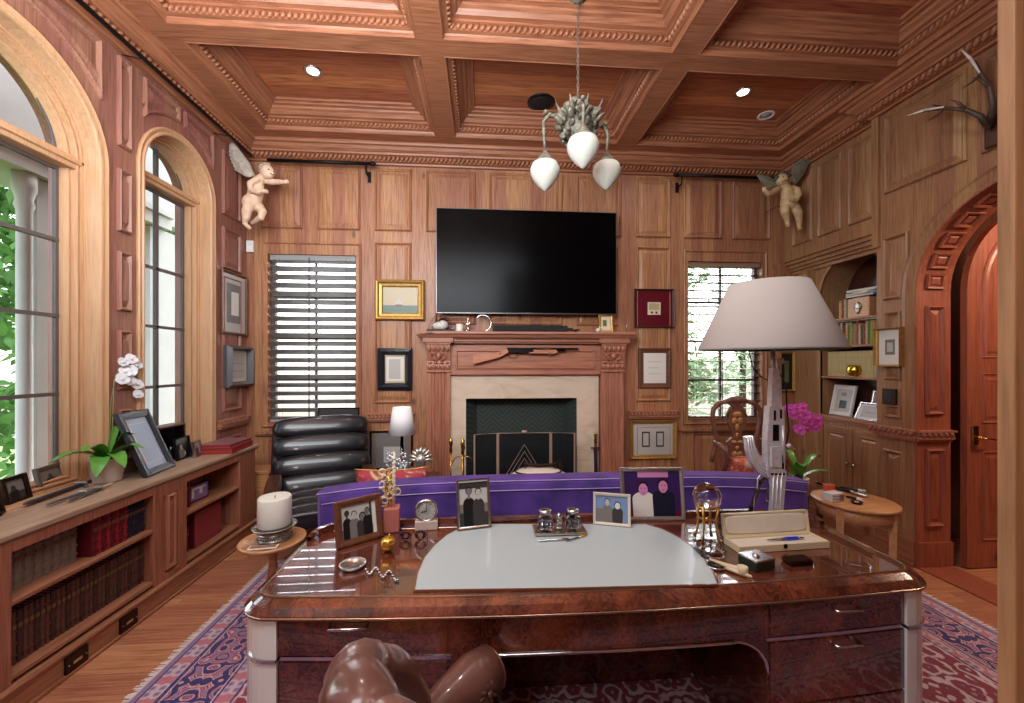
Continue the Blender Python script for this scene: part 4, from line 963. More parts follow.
bp = nt.nodes.new('ShaderNodeBump'); bp.inputs['Strength'].default_value = .3; bp.inputs['Distance'].default_value = .004; nt.links.new(fuzz.outputs['Fac'], bp.inputs['Height']); nt.links.new(bp.outputs['Normal'], bs.inputs['Normal'])
t = thing('persian_rug', 'large navy, rose and cream floral rug on the oak floor under the desk', 'rug', (0, 0, 0))
b = MB(); b.bbox(RX0, RY0, .001, RX1, RY1, .011, .003); b.build('pile', m, t)
b = MB(); rnd = random.Random(2)
for sgn, x in ((-1, RX0), (1, RX1)):
    y = RY0
    while y < RY1: 
        L = .03+.02*rnd.random(); dy = rnd.uniform(-.012, .012); b.add([(x, y-.004, .006), (x, y+.004, .006), (x+sgn*L, y+dy+.003, .003), (x+sgn*L, y+dy-.003, .003)], [(0, 1, 2, 3)]); y += .009
fr = b.build('fringe', mat('cream fringe', (226, 218, 214), .9), t); fr['kind'] = 'stuff'
# ================================================================ desk
m, nt, bs = new_mat('burl veneer'); tc = nt.nodes.new('ShaderNodeTexCoord')
n0 = nt.nodes.new('ShaderNodeTexNoise'); n0.inputs['Scale'].default_value = 3.5; n0.inputs['Detail'].default_value = 6; n0.inputs['Distortion'].default_value = 1.2; nt.links.new(tc.outputs['Object'], n0.inputs['Vector'])
n1 = nt.nodes.new('ShaderNodeTexNoise'); n1.inputs['Scale'].default_value = 26; n1.inputs['Detail'].default_value = 7; n1.inputs['Distortion'].default_value = 2.5; n1.inputs['Roughness'].default_value = .7; nt.links.new(tc.outputs['Object'], n1.inputs['Vector'])
f = math_node(nt, 'ADD', math_node(nt, 'MULTIPLY', n0.outputs['Fac'], .55), math_node(nt, 'MULTIPLY', n1.outputs['Fac'], .5))
nt.links.new(ramp(nt, f, [(.36, lin((34, 15, 12))), (.5, lin((82, 38, 27))), (.64, lin((128, 66, 44)))]), bs.inputs['Base Color'])
bs.inputs['Roughness'].default_value = .16; bs.inputs['Coat Weight'].default_value = 1; bs.inputs['Coat Roughness'].default_value = .015; bs.inputs['Coat IOR'].default_value = 1.6; M['burl'] = m
M['pillar'] = mat('ivory lacquer', (240, 244, 242), .25, coat=.6)
DZ = .76
def desk_outline(x0, x1, yf, yb, r, bow, rb=None):
    rb = rb or r; cxm, hw = (x0+x1)/2, (x1-x0)/2; pts = []
    fy = lambda x: yf+bow*((x-cxm)/hw)**2
    n = 14; xa, xb = x0+r, x1-r
    for i in range(n+1): x = xa+(xb-xa)*i/n; pts.append((x, fy(x)))
    for i in range(1, 8): a = -PI/2+PI/2*i/8; pts.append((xb+r*math.cos(a), fy(xb)+r+r*math.sin(a)))
    pts.append((x1, fy(xb)+r)); pts.append((x1, yb-rb))
    for i in range(1, 8): a = PI/2*i/8; pts.append((x1-rb+rb*math.cos(a), yb-rb+rb*math.sin(a)))
    pts.append((x1-rb, yb)); pts.append((x0+rb, yb))
    for i in range(1, 8): a = PI/2+PI/2*i/8; pts.append((x0+rb+rb*math.cos(a), yb-rb+rb*math.sin(a)))
    pts.append((x0, yb-rb)); pts.append((x0, fy(xa)+r))
    for i in range(1, 8): a = PI+PI/2*i/8; pts.append((xa+r*math.cos(a), fy(xa)+r+r*math.sin(a)))
    return pts
DX0, DX1, DYF, DYB = -.850, 1.775, 1.358, 2.07
t = thing('desk', 'large glossy burl wood desk with ivory rounded corners and chrome bands', 'desk', (0, 0, 0))
out = desk_outline(DX0, DX1, DYF, DYB, .13, .06)
mpz = lambda u, v, tt: (u, v, tt)
b = MB()
b.ring(out, mpz, [(.012, .706), (0, .710), (0, .722), (.02, .742), (.045, .756), (.055, DZ)], cap=True); b.add([(p[0], p[1], .706) for p in offset(out, .012)], [list(range(len(out)))[::-1]])
for k in range(len(b.sm)): pass
b.build('desktop', 'burl', t)
b = MB(); b.ring(out, mpz, [(.050, .7585), (.052, .7625), (.058, .7625), (.060, .7590)]); b.ring(out, mpz, [(.002, .708), (-.003, .711), (-.003, .717), (.001, .719)]); b.build('edge_band', mat('warm metal edge', (176, 150, 130), .25, .9), t)
KX0, KX1, KZ = -.11, 1.04, .57
body = desk_outline(DX0+.02, DX1-.02, DYF+.02, DYB-.02, .12, .06)
fyb = lambda x: DYF+.02+.06*((x-.46)/1.285)**2
def clip_poly(poly, x0, x1):
    def cut(P, f, ins):
        o = []
        for i in range(len(P)):
            a, c = P[i-1], P[i]; ia, ic = ins(a), ins(c)
            if ia != ic: s = (f-a[0])/(c[0]-a[0]); o.append((f, a[1]+(c[1]-a[1])*s))
            if ic: o.append(c)
        return o
    return cut(cut(poly, x0, lambda p: p[0] >= x0), x1, lambda p: p[0] <= x1)
CW = .135   # width of the ivory corners
b = MB()
b.plate(clip_poly(body, DX0+.02+CW, DX1-.02-CW), [], mpz, .575, .706)
for x0, x1 in ((DX0+.02+CW, KX0), (KX1, DX1-.02-CW)): b.plate(clip_poly(body, x0, x1), [], mpz, .05, .576)
b.bbox(KX0, 1.92, .012, KX1, 1.94, .58, .003)
for sgn, kx in ((1, KX0), (-1, KX1)):     # rounded top corners of the kneehole
    pr = [(kx, KZ+.008), (kx+sgn*.13, KZ+.008)]+[(kx+sgn*(.13-.13*math.sin(a)), KZ+.004-.12+.12*math.cos(a)) for a in [PI/2*i/8 for i in range(0, 9)]]
    b.plate(pr, [], lambda u, v, tt: (u, fyb(u)+tt, v), .0, .5)
b.build('carcass', 'burl', t)
b = MB()
for x0, x1 in ((DX0-.1, DX0+.02+CW), (DX1-.02-CW, DX1+.1)):
    b = MB(); b.plate(clip_poly(offset(body, -.016), x0, x1), [], mpz, .05, .706); b.build('corner_pillar', 'pillar', t)
b = MB()
for x0, x1 in ((DX0, KX0+.005), (KX1-.005, DX1)):
    xa = x0 if x0 > 0 else DX0+CW; xb = x1 if x1 < 1.2 else DX1-CW; q = clip_poly(offset(body, -.004), xa, xb); b.plate(q, [], mpz, .563, .575)
    q = clip_poly(offset(body, -.021), *((DX0-.1, DX0+.02+CW) if x0 < 0 else (DX1-.02-CW, DX1+.1))); b.plate(q, [], mpz, .563, .575)
b.tube([(KX0+.13*(1-math.sin(a)), fyb(KX0)-.004, KZ-.12+.12*math.cos(a)) for a in [PI/2*i/8 for i in range(8, -1, -1)]]+[(KX0+.13+(KX1-KX0-.26)*i/12, fyb(KX0+.13+(KX1-KX0-.26)*i/12)-.004, KZ) for i in range(13)]+[(KX1-.13*(1-math.sin(a)), fyb(KX1)-.004, KZ-.12+.12*math.cos(a)) for a in [PI/2*i/8 for i in range(0, 9)]], .006, 6)
q = offset(body, -.003); b.plate(q, [offset(body, .02)], mpz, .03, .052)
b.build('chrome_band', 'chrome', t)
b = MB()
q = offset(body, .03); b.plate(clip_poly(q, DX0, KX0-.02), [], mpz, .012, .05); b.plate(clip_poly(q, KX1+.02, DX1), [], mpz, .012, .05); b.build('plinth', 'black', t)
def drawer(x0, x1, z0, z1, hx, hw, hz):
    n = 8; b = MB()
    pts = [(x0+(x1-x0)*i/n) for i in range(n+1)]
    ol = [(x, fyb(x)-.006) for x in pts]+[(x, fyb(x)+.01) for x in pts[::-1]]
    b.plate(ol, [], mpz, z0, z1); d = b.build('drawer', 'burl', t)
    h = MB(); y = fyb(hx)-.006; h.tube([(hx-hw, y, hz), (hx-hw, y-.022, hz), (hx+hw, y-.022, hz), (hx+hw, y, hz)], .0055, 8); h.build('handle', 'chrome', d)
hx0 = onY(346, 628, 1.37).x; hx1 = onY(852, 606, 1.37).x
drawer(DX0+.14, KX0-.01, .582, .700, hx0, .062, .685)
drawer(KX0+.005, KX1-.005, .582, .700, (KX0+KX1)/2+.5, .0001, .64) if False else None
b = MB()
drawer(KX1+.01, DX1-.14, .582, .700, hx1, .05, .665)
drawer(DX0+.14, KX0-.01, .33, .556, hx0, .062, .53); drawer(KX1+.01, DX1-.14, .33, .556, hx1, .05, .535)
drawer(DX0+.14, KX0-.01, .06, .32, hx0, .062, .30); drawer(KX1+.01, DX1-.14, .06, .32, hx1, .05, .30)
b = MB()   # raised back rim with rounded ends
rim = []
ri = desk_outline(DX0+.05, DX1-.05, DYF+.1, DYB-.012, .16, .05)
o2 = [p for p in ri if p[1] > 1.86]; i2 = [p for p in offset(ri, .02) if p[1] > 1.86]
def hz(p): return DZ+.002+.032*min(1, max(0, (p[1]-1.86)/.08))**.6
k = len(o2); 
if len(i2) != k: i2 = i2[:k] if len(i2) > k else i2+[i2[-1]]*(k-len(i2))
vs = [(p[0], p[1], DZ-.002) for p in o2]+[(p[0], p[1], hz(p)) for p in o2]+[(p[0], p[1], hz(p)) for p in i2]+[(p[0], p[1], DZ-.002) for p in i2]
fs = []
for L in range(3):
    for i in range(k-1): fs.append((L*k+i, L*k+i+1, (L+1)*k+i+1, (L+1)*k+i))
b.add(vs, fs); b.build('back_rim', 'burl', t)
# blotter inlay
pts = [(415, 590), (566, 588), (717, 584), (712, 571), (703, 558), (692, 547), (678, 537), (662, 529), (645, 524), (560, 524), (475, 524), (460, 528), (447, 535), (435, 545), (425, 557), (418, 573)]
bl = [onZ(px, py, DZ+.006) for px, py in pts]; bl = [(p.x, p.y) for p in bl]
if sum(bl[i-1][0]*bl[i][1]-bl[i][0]*bl[i-1][1] for i in range(len(bl))) < 0: bl = bl[::-1]
tb = thing('desk_blotter', 'pale grey leather writing surface in the middle of the desktop', 'desk pad', (0, 0, DZ+.001))
b = MB(); b.ring(bl, mpz, [(0, 0), (0, .005), (.006, .006)], cap=True); b.build('pad', mat('pale grey leather', (180, 194, 198), .32, coat=.25, bump=.08, bscale=300), tb)
b = MB(); b.ring(offset(bl, -.006), mpz, [(0, 0), (0, .007), (.006, .007), (.006, .0)]); b.build('border', mat('walnut edging', (120, 72, 54), .25, coat=.6), tb)
# ================================================================ leather desk chair
M['leather_brown'] = mat('brown leather', (104, 68, 60), .3, coat=.5, var=.25, bscale=9, bump=.2)
M['leather_black'] = mat('black leather', (30, 30, 36), .3, coat=.35, var=.2, bscale=12, bump=.12)
cc = (.075, .875)
t = thing('desk_chair', 'brown leather rolled-arm desk chair with brass nailheads in front of the desk', 'chair', (cc[0], cc[1], 0), R(-47))
def back_pt(s, z, off=0):
    """s -1..1 across the barrel back, off = outward"""
    a = s*R(78); rx, ry = .31+off, .30+off
    return Vector((rx*math.sin(a), .02-ry*math.cos(a)-(z-.5)*.10, z))
b = MB(); n, mm = 28, 8; topz = lambda s: .635+.375*max(0, math.cos(s*PI/2*1.0))**.5 if abs(s) < 1 else .635
vs = []
for off in (0.0, .03):
    for i in range(n+1):
        s = -1+2*i/n
        for j in range(mm+1): z = .36+(topz(s)-.36)*j/mm; vs.append(back_pt(s, z, off))
N1 = (n+1)*(mm+1); fs = []
for i in range(n):
    for j in range(mm):
        a = i*(mm+1)+j; q = (a, a+mm+1, a+mm+2, a+1); fs.append(q[::-1]); fs.append(tuple(x+N1 for x in q))
    fs.append((i*(mm+1)+mm, (i+1)*(mm+1)+mm, (i+1)*(mm+1)+mm+N1, i*(mm+1)+mm+N1)); fs.append((i*(mm+1), i*(mm+1)+N1, (i+1)*(mm+1)+N1, (i+1)*(mm+1)))
b.add(vs, fs, True); b.build('back_shell', 'leather_brown', t)
b = MB()   # tufted inner pad
n, mm = 60, 26; vs = []
for i in range(n+1):
    s = -.97+1.94*i/n
    for j in range(mm+1):
        v = j/mm; z = .46+(topz(s)-.03-.46)*v
        tu = abs(math.sin(PI*(i/n*7)))*.5+abs(math.sin(PI*(v*4)))*.5; dx = .05*min(1, 3*min(v, 1-v)+.1)+.028*tu
        vs.append(back_pt(s, z, -dx))
fs = [(i*(mm+1)+j, (i+1)*(mm+1)+j, (i+1)*(mm+1)+j+1, i*(mm+1)+j+1) for i in range(n) for j in range(mm)]
b.add(vs, fs, True); b.build('inner_back', 'leather_brown', t)
b = MB()   # rolled top rail, sweeping down into the arms
pts = [back_pt(-1+2*i/80, topz(-1+2*i/80)-.012, .004) for i in range(81)]
rad = [.050+.014*abs(math.sin(i/80*PI*6))**.6 for i in range(81)]
b.tube(pts, rad, 14); b.build('top_roll', 'leather_brown', t)
for sgn in (-1, 1):
    b = MB(); e = back_pt(sgn, .70, .01)
    p0 = Vector((e.x, e.y-.02, .62)); ap = [p0, p0+Vector((sgn*.01, .08, -.02)), p0+Vector((sgn*.02, .16, -.02)), p0+Vector((sgn*.02, .25, -.01)), p0+Vector((sgn*.015, .32, -.015))]
    b.tube(ap, [.045, .050, .060, .070, .07], 18)
    b.bbox(e.x-.035+sgn*.0, e.y-.0, .36, e.x+.035, e.y+.27, .60, .02); a = b.build('arm', 'leather_brown', t)
    c = MB(); f = ap[-1]+Vector((0, .004, 0)); c.ell(f+Vector((0, .004, 0)), (.066, .012, .066), 20, 10)
    for k in range(12): q = 2*PI*k/12; c.tube([f+Vector((.010*math.cos(q), .018, .010*math.sin(q))), f+Vector((.045*math.cos(q), .014, .045*math.sin(q))), f+Vector((.064*math.cos(q), .004, .064*math.sin(q)))], [.003, .006, .003], 6)
    c.build('arm_scroll', 'leather_brown', a)
    c = MB(); g_ = ap[3]+Vector((-sgn*.062, .01, -.012))
    for k in range(10): q = 2*PI*k/10; c.tube([g_+Vector((-sgn*.004, .008*math.cos(q), .008*math.sin(q))), g_+Vector((-sgn*.005, .030*math.cos(q), .028*math.sin(q))), g_+Vector((sgn*.012, .055*math.cos(q), .048*math.sin(q)))], [.004, .0065, .003], 6)
    c.ell(g_+Vector((-sgn*.008, 0, 0)), (.007, .011, .011), 10, 6); c.build('pleat', 'leather_brown', a)
    c = MB(); c.ell(f+Vector((0, .02, 0)), (.012, .008, .012), 10, 6); c.build('button', 'leather_brown', a)
b = MB()   # nailheads along the outer edge
for i in range(64):
    s = -1+2*i/63; p = back_pt(s, topz(s)-.030, .062); b.ell(p, .0065, 6, 4)
b.build('nail_trim', 'brass', t)
b = MB(); b.sup((0, .06, .44), (.28, .29, .07), .35, 28, 12); b.build('seat', 'leather_brown', t)
b = MB(); b.bbox(-.27, -.2, .33, .27, .33, .385, .02); b.build('seat_frame', 'dark_wood', t)
b = MB(); b.lathe([(.05, .33), (.03, .30), (.028, .16), (.05, .12), (.05, .09)], n=16); b.build('column', 'dark_wood', t)
for k in range(5):
    q = 2*PI*k/5; b = MB(); b.tube([(0, 0, .11), (.15*math.cos(q), .15*math.sin(q), .10), (.29*math.cos(q), .29*math.sin(q), .065)], [.028, .024, .02], 8); l = b.build('leg', 'dark_wood', t)
    b = MB(); b.lathe([(.022, -.010), (.025, 0), (.022, .010)], (.29*math.cos(q), .29*math.sin(q), .038), 14, axis='X'); b.build('caster', 'brass', l)
# ================================================================ purple sofa
m, nt, bs = new_mat('purple velvet'); n1 = nt.nodes.new('ShaderNodeTexNoise'); n1.inputs['Scale'].default_value = 5; n1.inputs['Detail'].default_value = 5
tc = nt.nodes.new('ShaderNodeTexCoord'); nt.links.new(tc.outputs['Object'], n1.inputs['Vector'])
nt.links.new(ramp(nt, n1.outputs['Fac'], [(.35, lin((62, 42, 116))), (.65, lin((98, 66, 160)))]), bs.inputs['Base Color']); bs.inputs['Roughness'].default_value = .8; bs.inputs['Sheen Weight'].default_value = 1; bs.inputs['Sheen Roughness'].default_value = .35; bs.inputs['Sheen Tint'].default_value = lin((190, 160, 235)); M['velvet'] = m
M['piping'] = mat('lilac piping', (170, 150, 205), .6)
SY = 2.36; sx0, sx1 = onY(315, 500, SY).x, onY(812, 500, SY).x; sw = (sx1-sx0)/2
t = thing('sofa', 'long purple velvet sofa facing the fireplace, its back to the desk', 'sofa', ((sx0+sx1)/2, SY, 0))
zt = .885
b = MB(); outl = []
for i in range(25): u = -sw+2*sw*i/24; outl.append((u, zt-.055*abs(u/sw)**4+.0))
outl = [(-sw+.015, .14), (sw-.015, .14)]+outl[::-1]
b.ring(outl, lambda u, v, tt: (u, tt, v), [(.05, 0), (.02, .008), (0, .03), (0, .14), (.02, .17), (.05, .185)], cap=True); b.add([(p[0], 0, p[1]) for p in offset(outl, .05)], [list(range(len(outl)))])
for k in range(len(b.sm)): b.sm[k] = False
b.build('backrest', 'velvet', t)
b = MB(); b.tube([(u*.975, -.003, z-.058) for u, z in outl[2:]], .0035, 6); b.tube([(u, .015, z-.008) for u, z in outl[2:]], .004, 6); b.build('piping', 'piping', t)
b = MB(); b.bbox(-sw+.02, .03, .12, sw-.02, .80, .30, .03); b.build('base', 'velvet', t)
for k in range(3):
    w = (2*sw-.34)/3; x = -sw+.17+w*(k+.5); b = MB(); b.sup((x, .49, .37), (w/2-.004, .32, .09), .22, 28, 12); b.build('seat_cushion', 'velvet', t)
    b = MB(); b.sup((x, .26, .60), (w/2-.01, .09, .19), .3, 28, 12, (R(-8), 0, 0)); b.build('back_cushion', 'velvet', t)
for sgn in (-1, 1):
    b = MB(); x = sgn*(sw-.09); b.bbox(x-.08, .05, .12, x+.08, .80, .56, .04); b.tube([(x, .06, .56), (x, .80, .56)], .09, 16); b.build('armrest', 'velvet', t)
for sx_ in (-1, 1):
    for y in (.10, .72): b = MB(); b.lathe([(.018, .012), (.03, .10), (.034, .13)], (sx_*(sw-.1), y, 0), 12); b.build('leg', 'dark_wood', t)
# red pillow on the sofa
m, nt, bs = new_mat('embroidered red'); tc = nt.nodes.new('ShaderNodeTexCoord'); v = nt.nodes.new('ShaderNodeTexVoronoi'); v.inputs['Scale'].default_value = 7; nt.links.new(tc.outputs['Object'], v.inputs['Vector']); w_ = nt.nodes.new('ShaderNodeTexNoise'); w_.inputs['Scale'].default_value = 14; nt.links.new(tc.outputs['Object'], w_.inputs['Vector'])
f = math_node(nt, 'ADD', math_node(nt, 'MULTIPLY', math_node(nt, 'SINE', math_node(nt, 'MULTIPLY', v.outputs['Distance'], 26)), .22), w_.outputs['Fac'])
nt.links.new(ramp(nt, f, [(.50, lin((176, 62, 78))), (.58, lin((196, 150, 116))), (.66, lin((120, 44, 50))), (.74, lin((214, 190, 150)))]), bs.inputs['Base Color']); bs.inputs['Roughness'].default_value = .85; M['embroid'] = m
def pillow(name, label, pos, w, h, d, m, rz=0, tilt=0, fringe=None):
    t = thing(name, label, 'pillow', pos, rz); T = Matrix.Rotation(-tilt, 4, 'X')
    b = MB(); b.T = T; n = 20; vs = []
    for s in (-1, 1):
        for i in range(n+1):
            for j in range(n+1):
                u, v = -1+2*i/n, -1+2*j/n; k = (max(0, 1-u**4)*max(0, 1-v**4))**.5
                x = u*w/2*(1-.06*(1-v*v)); z = v*h/2*(1-.08*(1-u*u)); vs.append((x, s*d/2*k, z+h/2))
    N = (n+1)**2; fs = []
    for i in range(n):
        for j in range(n): a = i*(n+1)+j; q = (a, a+n+1, a+n+2, a+1); fs.append(q); fs.append(tuple(x+N for x in q[::-1]))
    b.add(vs, fs, True); b.build('cover', m, t)
    p = MB(); p.T = T; e = []
    for u, v in [(-1+2*i/10, -1) for i in range(10)]+[(1, -1+2*i/10) for i in range(10)]+[(1-2*i/10, 1) for i in range(10)]+[(-1, 1-2*i/10) for i in range(10)]:
        e.append((u*w/2*(1-.06*(1-v*v)), 0, v*h/2*(1-.08*(1-u*u))+h/2))
    p.tube(e, .006, 6, closed=True); p.build('piping', fringe or 'old_gold', t); return t
p = onY(397, 470, 2.80); pillow('throw_pillow', 'red pillow with gold embroidery leaning on the purple sofa below the small lamp', (p.x, 2.74, .475), .46, .44, .15, 'embroid', R(4), R(-14))
# ================================================================ black leather recliner
p = onY(322, 470, 3.05)
t = thing('lounge_chair', 'black leather reclining chair with horizontal rolls by the slatted blind', 'chair', (p.x-.14, 3.47, -.0), R(203))
b = MB()
for k in range(4):
    z = .47+.158*k; y = -.28-.085*k
    b.sup((0, y, z+.02), (.41, .115, .10), .55, 34, 16, (R(22), 0, 0))
b.build('backrest', 'leather_black', t)
b = MB(); T = Matrix.Translation((0, -.44, .76)) @ Matrix.Rotation(R(29), 4, 'X'); b.T = T; b.bbox(-.42, -.13, -.36, .42, -.05, .32, .03); b.build('back_shell', 'leather_black', t)
b = MB()
for k in range(4): b.sup((0, -.18+.16*k, .44-.01*k), (.32, .095, .075), .5, 30, 12)
b.build('seat', 'leather_black', t)
for s in (-1, 1):
    b = MB(); b.sup((s*.37, .02, .60), (.055, .30, .035), .4, 20, 10); b.tube([(s*.37, .22, .58), (s*.37, .24, .42), (s*.34, .1, .34)], .018, 8); b.tube([(s*.37, -.2, .58), (s*.37, -.26, .42)], .018, 8); b.build('armrest', 'dark_wood', t)
b = MB(); b.lathe([(.03, .06), (.03, .34), (.08, .37)], n=14); b.build('column', 'chrome', t)
for k in range(5): q = 2*PI*k/5+.3; b = MB(); b.tube([(0, 0, .07), (.30*math.cos(q), .30*math.sin(q), .03)], [.03, .018], 8); b.build('leg', 'chrome', t)
# ================================================================ carved armchair
CY = 3.72
pc = onY(737, 470, CY); t = thing('armchair', 'carved fiddle-back wooden armchair with gilt splat under the right window', 'chair', (pc.x, CY, 0), R(0))
def cz(px, py, dy=0): p = onY(675+px/7.81, 390+py/7.81, CY+dy); return (p.x-pc.x, dy, p.z)
M['chair_wood'] = mat('aged mahogany', (116, 74, 62), .35, var=.3, bscale=18, coat=.2)
b = MB()
left = [(285, 560), (300, 500), (322, 430), (325, 370), (305, 290), (290, 220), (300, 150), (340, 105), (400, 88), (440, 110), (455, 150)]
b.tube([cz(*q) for q in left], [.022, .022, .022, .02, .02, .021, .023, .024, .022, .018, .012], 10)
right = [(2*480-x, y+(x-480)*-.0) for x, y in left]
b.tube([cz(*q) for q in right], [.022, .022, .022, .02, .02, .021, .023, .024, .022, .018, .012], 10)
b.tube([cz(400, 90), cz(440, 78), cz(480, 74), cz(520, 78), cz(560, 90)], [.022, .03, .036, .03, .022], 10)
b.ell(cz(480, 95), (.045, .022, .04), 12, 8)
for s in (-1, 1): b.tube([cz(480+s*35, 120), cz(480+s*60, 165), cz(480+s*75, 200), cz(480+s*60, 215), cz(480+s*52, 195)], [.014, .014, .013, .011, .008], 8)
b.build('back_frame', 'chair_wood', t)
b = MB()
half = [(0, 100), (22, 110), (35, 150), (60, 200), (72, 240), (60, 290), (38, 330), (30, 370), (60, 385), (78, 405), (70, 430), (52, 455), (72, 490), (78, 520), (60, 550), (40, 560)]
ol = [cz(480+x, y) for x, y in half]+[cz(480-x, y) for x, y in half[::-1][:-1]]; ol = [(q[0], q[2]) for q in ol]
b.plate(ol, [], lambda u, v, tt: (u, tt, v), -.012, .012); b.build('splat', 'chair_wood', t)
b = MB()
for k, (x, y, rx, rz_) in enumerate(((0, 190, .05, .03), (-22, 240, .028, .035), (22, 240, .028, .035), (0, 290, .024, .04), (0, 350, .018, .025), (-25, 405, .03, .018), (25, 405, .03, .018), (0, 450, .02, .02), (-20, 500, .03, .03), (20, 500, .03, .03), (0, 530, .03, .02))): q = cz(480+x, y); b.ell((q[0], -.014, q[2]), (rx, .009, rz_), 10, 6)
b.build('gilt_carving', mat('worn gilt', (186, 142, 92), .45, .5, var=.35, bscale=60), t)
for s in (-1, 1):
    b = MB(); q0 = cz(480+s*155, 385); b.tube([q0, (q0[0]+s*.08, -.10, q0[2]-.01), (q0[0]+s*.13, -.25, q0[2]-.0), (q0[0]+s*.12, -.33, q0[2]-.03), (q0[0]+s*.08, -.30, q0[2]-.12), (q0[0]+s*.09, -.22, .50)], [.018, .018, .02, .022, .018, .018], 10); b.build('armrest', 'chair_wood', t)
b = MB(); b.plate([(-.30, -.48), (.30, -.48), (.27, .02), (-.27, .02)], [], mpz, .40, .47); b.build('seat_rail', 'chair_wood', t)
b = MB(); b.sup((0, -.23, .49), (.27, .24, .045), .4, 26, 10); b.build('seat', mat('rust damask', (176, 86, 64), .8, var=.35, bscale=25), t)
for sx_, y in ((-.26, -.44), (.26, -.44), (-.24, 0), (.24, 0)):
    b = MB(); f = -1 if y < 0 else 1; b.tube([(sx_, y, .42), (sx_*1.06, y+f*.02, .30), (sx_*.98, y, .14), (sx_, y+f*.01, .05), (sx_*1.06, y+f*.04, .015)], [.034, .032, .018, .015, .026], 10); b.build('leg', 'chair_wood', t)
m, nt, bs = new_mat('rust paisley'); tc = nt.nodes.new('ShaderNodeTexCoord'); w_ = nt.nodes.new('ShaderNodeTexNoise'); w_.inputs['Scale'].default_value = 9; w_.inputs['Detail'].default_value = 4; nt.links.new(tc.outputs['Object'], w_.inputs['Vector'])
nt.links.new(ramp(nt, w_.outputs['Fac'], [(.40, lin((190, 184, 180))), (.48, lin((206, 120, 92))), (.56, lin((178, 62, 48))), (.64, lin((226, 190, 160)))]), bs.inputs['Base Color']); bs.inputs['Roughness'].default_value = .85; M['paisley'] = m
pillow('throw_pillow', 'rust and grey paisley pillow propped on the carved armchair seat', (pc.x-.02, CY-.24, .535), .52, .22, .14, M['paisley'], R(4), R(-18), 'red_wood')
# ================================================================ small tables
def leg_t(t, x, y, z0, z1, r0, r1, m, nm='leg'):
    b = MB(); b.cyl((x, y, z0), (x, y, z1), r0, r1, 10); b.build(nm, m, t)
t = thing('side_table', 'small round pale wood table by the bookcase holding the big candle', 'table', (-1.21, 2.42, .012))
b = MB(); b.lathe([(0, .52), (.14, .52), (.172, .532), (.176, .543), (.172, .55), (.16, .55), (.155, .546), (0, .546)], n=40); b.build('tabletop', 'light_wood', t)
b = MB(); b.lathe([(.025, .05), (.03, .12), (.02, .2), (.035, .3), (.02, .42), (.03, .5), (.06, .52)], n=18); b.build('column', 'light_wood', t)
for k in range(3): q = 2*PI*k/3+.5; b = MB(); b.tube([(0, 0, .12), (.09*math.cos(q), .09*math.sin(q), .10), (.17*math.cos(q), .17*math.sin(q), .012)], [.02, .018, .014], 8); b.build('leg', 'light_wood', t)
RT = onZ(848, 500, .72); RT = Vector((2.285, 2.35, 0)); RR = .22
t = thing('side_table', 'light wood demilune table with tapered legs at the right end of the sofa', 'table', (RT.x+.05, RT.y, 0))
b = MB(); b.lathe([(0, .70), (RR-.01, .70), (RR, .705), (RR, .716), (RR-.005, .72), (0, .72)], n=48); b.build('tabletop', 'light_wood', t)
b = MB(); b.lathe([(RR-.04, .70), (RR-.025, .70), (RR-.025, .62), (RR-.04, .62), (RR-.04, .70)], n=48); b.build('apron', 'light_wood', t)
for k in range(4):
    q = PI/4+PI/2*k-.35; b = MB(); x, y = (RR-.035)*math.cos(q), (RR-.035)*math.sin(q); b.tube([(x, y, .70), (x, y, .012)], [.028, .014], 4, False); b.build('leg', 'dark_wood' if k in (1,) else 'light_wood', t)
p = onY(400, 470, 3.45)
LT = (p.x+.02, 3.45, .60)
t = thing('side_table', 'dark side table behind the sofa carrying the small white lamp', 'table', (LT[0], LT[1], 0))
b = MB(); b.bbox(-.20, -.20, .575, .30, .20, .60, .006); b.build('tabletop', 'dark_wood', t)
b = MB(); b.bbox(-.17, -.17, .50, .27, .17, .575, .004); b.build('apron', 'dark_wood', t)
for sx_ in (-.15, .25):
    for sy_ in (-.17, .17): leg_t(t, sx_, sy_, 0, .5, .014, .022, 'dark_wood')
# ================================================================ bookcase in the niche
t = thing('cabinet', 'built-in pine cabinet with arched book niche and doors beside the archway', 'cabinet', (0, 0, 0))
nx = XR2-.0
b = MB(); b.box(XR2+.31, NI[0]-.06, .12, XR2+.33, NI[1]+.06, 2.75); b.box(XR2+.02, NI[0]-.06, .12, XR2+.31, NI[0]-.03, 2.75); b.box(XR2+.02, NI[1]+.03, .12, XR2+.31, NI[1]+.06, 2.75); b.box(XR2+.02, NI[0]-.06, 2.72, XR2+.33, NI[1]+.06, 2.76); b.build('back_box', 'dark_wood', t)
shz = [1.055, 1.445, 1.755, 2.02]
for z in shz[1:]: b = MB(); b.bbox(XR2+.005, NI[0], z-.022, XR2+.30, NI[1], z, .004); b.build('shelf', 'pine_y', t)
b = MB(); b.bbox(XR2-.05, YJ+.005, 1.015, XR2+.305, YB-.11, 1.05, .006); b.bbox(XR2-.04, YJ+.005, .99, XR2-.0, YB-.11, 1.016, .006); b.build('counter', 'cab', t)
b = MB(); b.bbox(XR2-.03, YJ+.005, .11, XR2-.001, YB-.12, .99, .003); b.build('face_frame', 'pine_zr', t)
b = MB(); b.bbox(XR+.0, YJ+.005, 0, XR2-.001, YB-.12, .11, .006); b.build('plinth', 'cab', t)
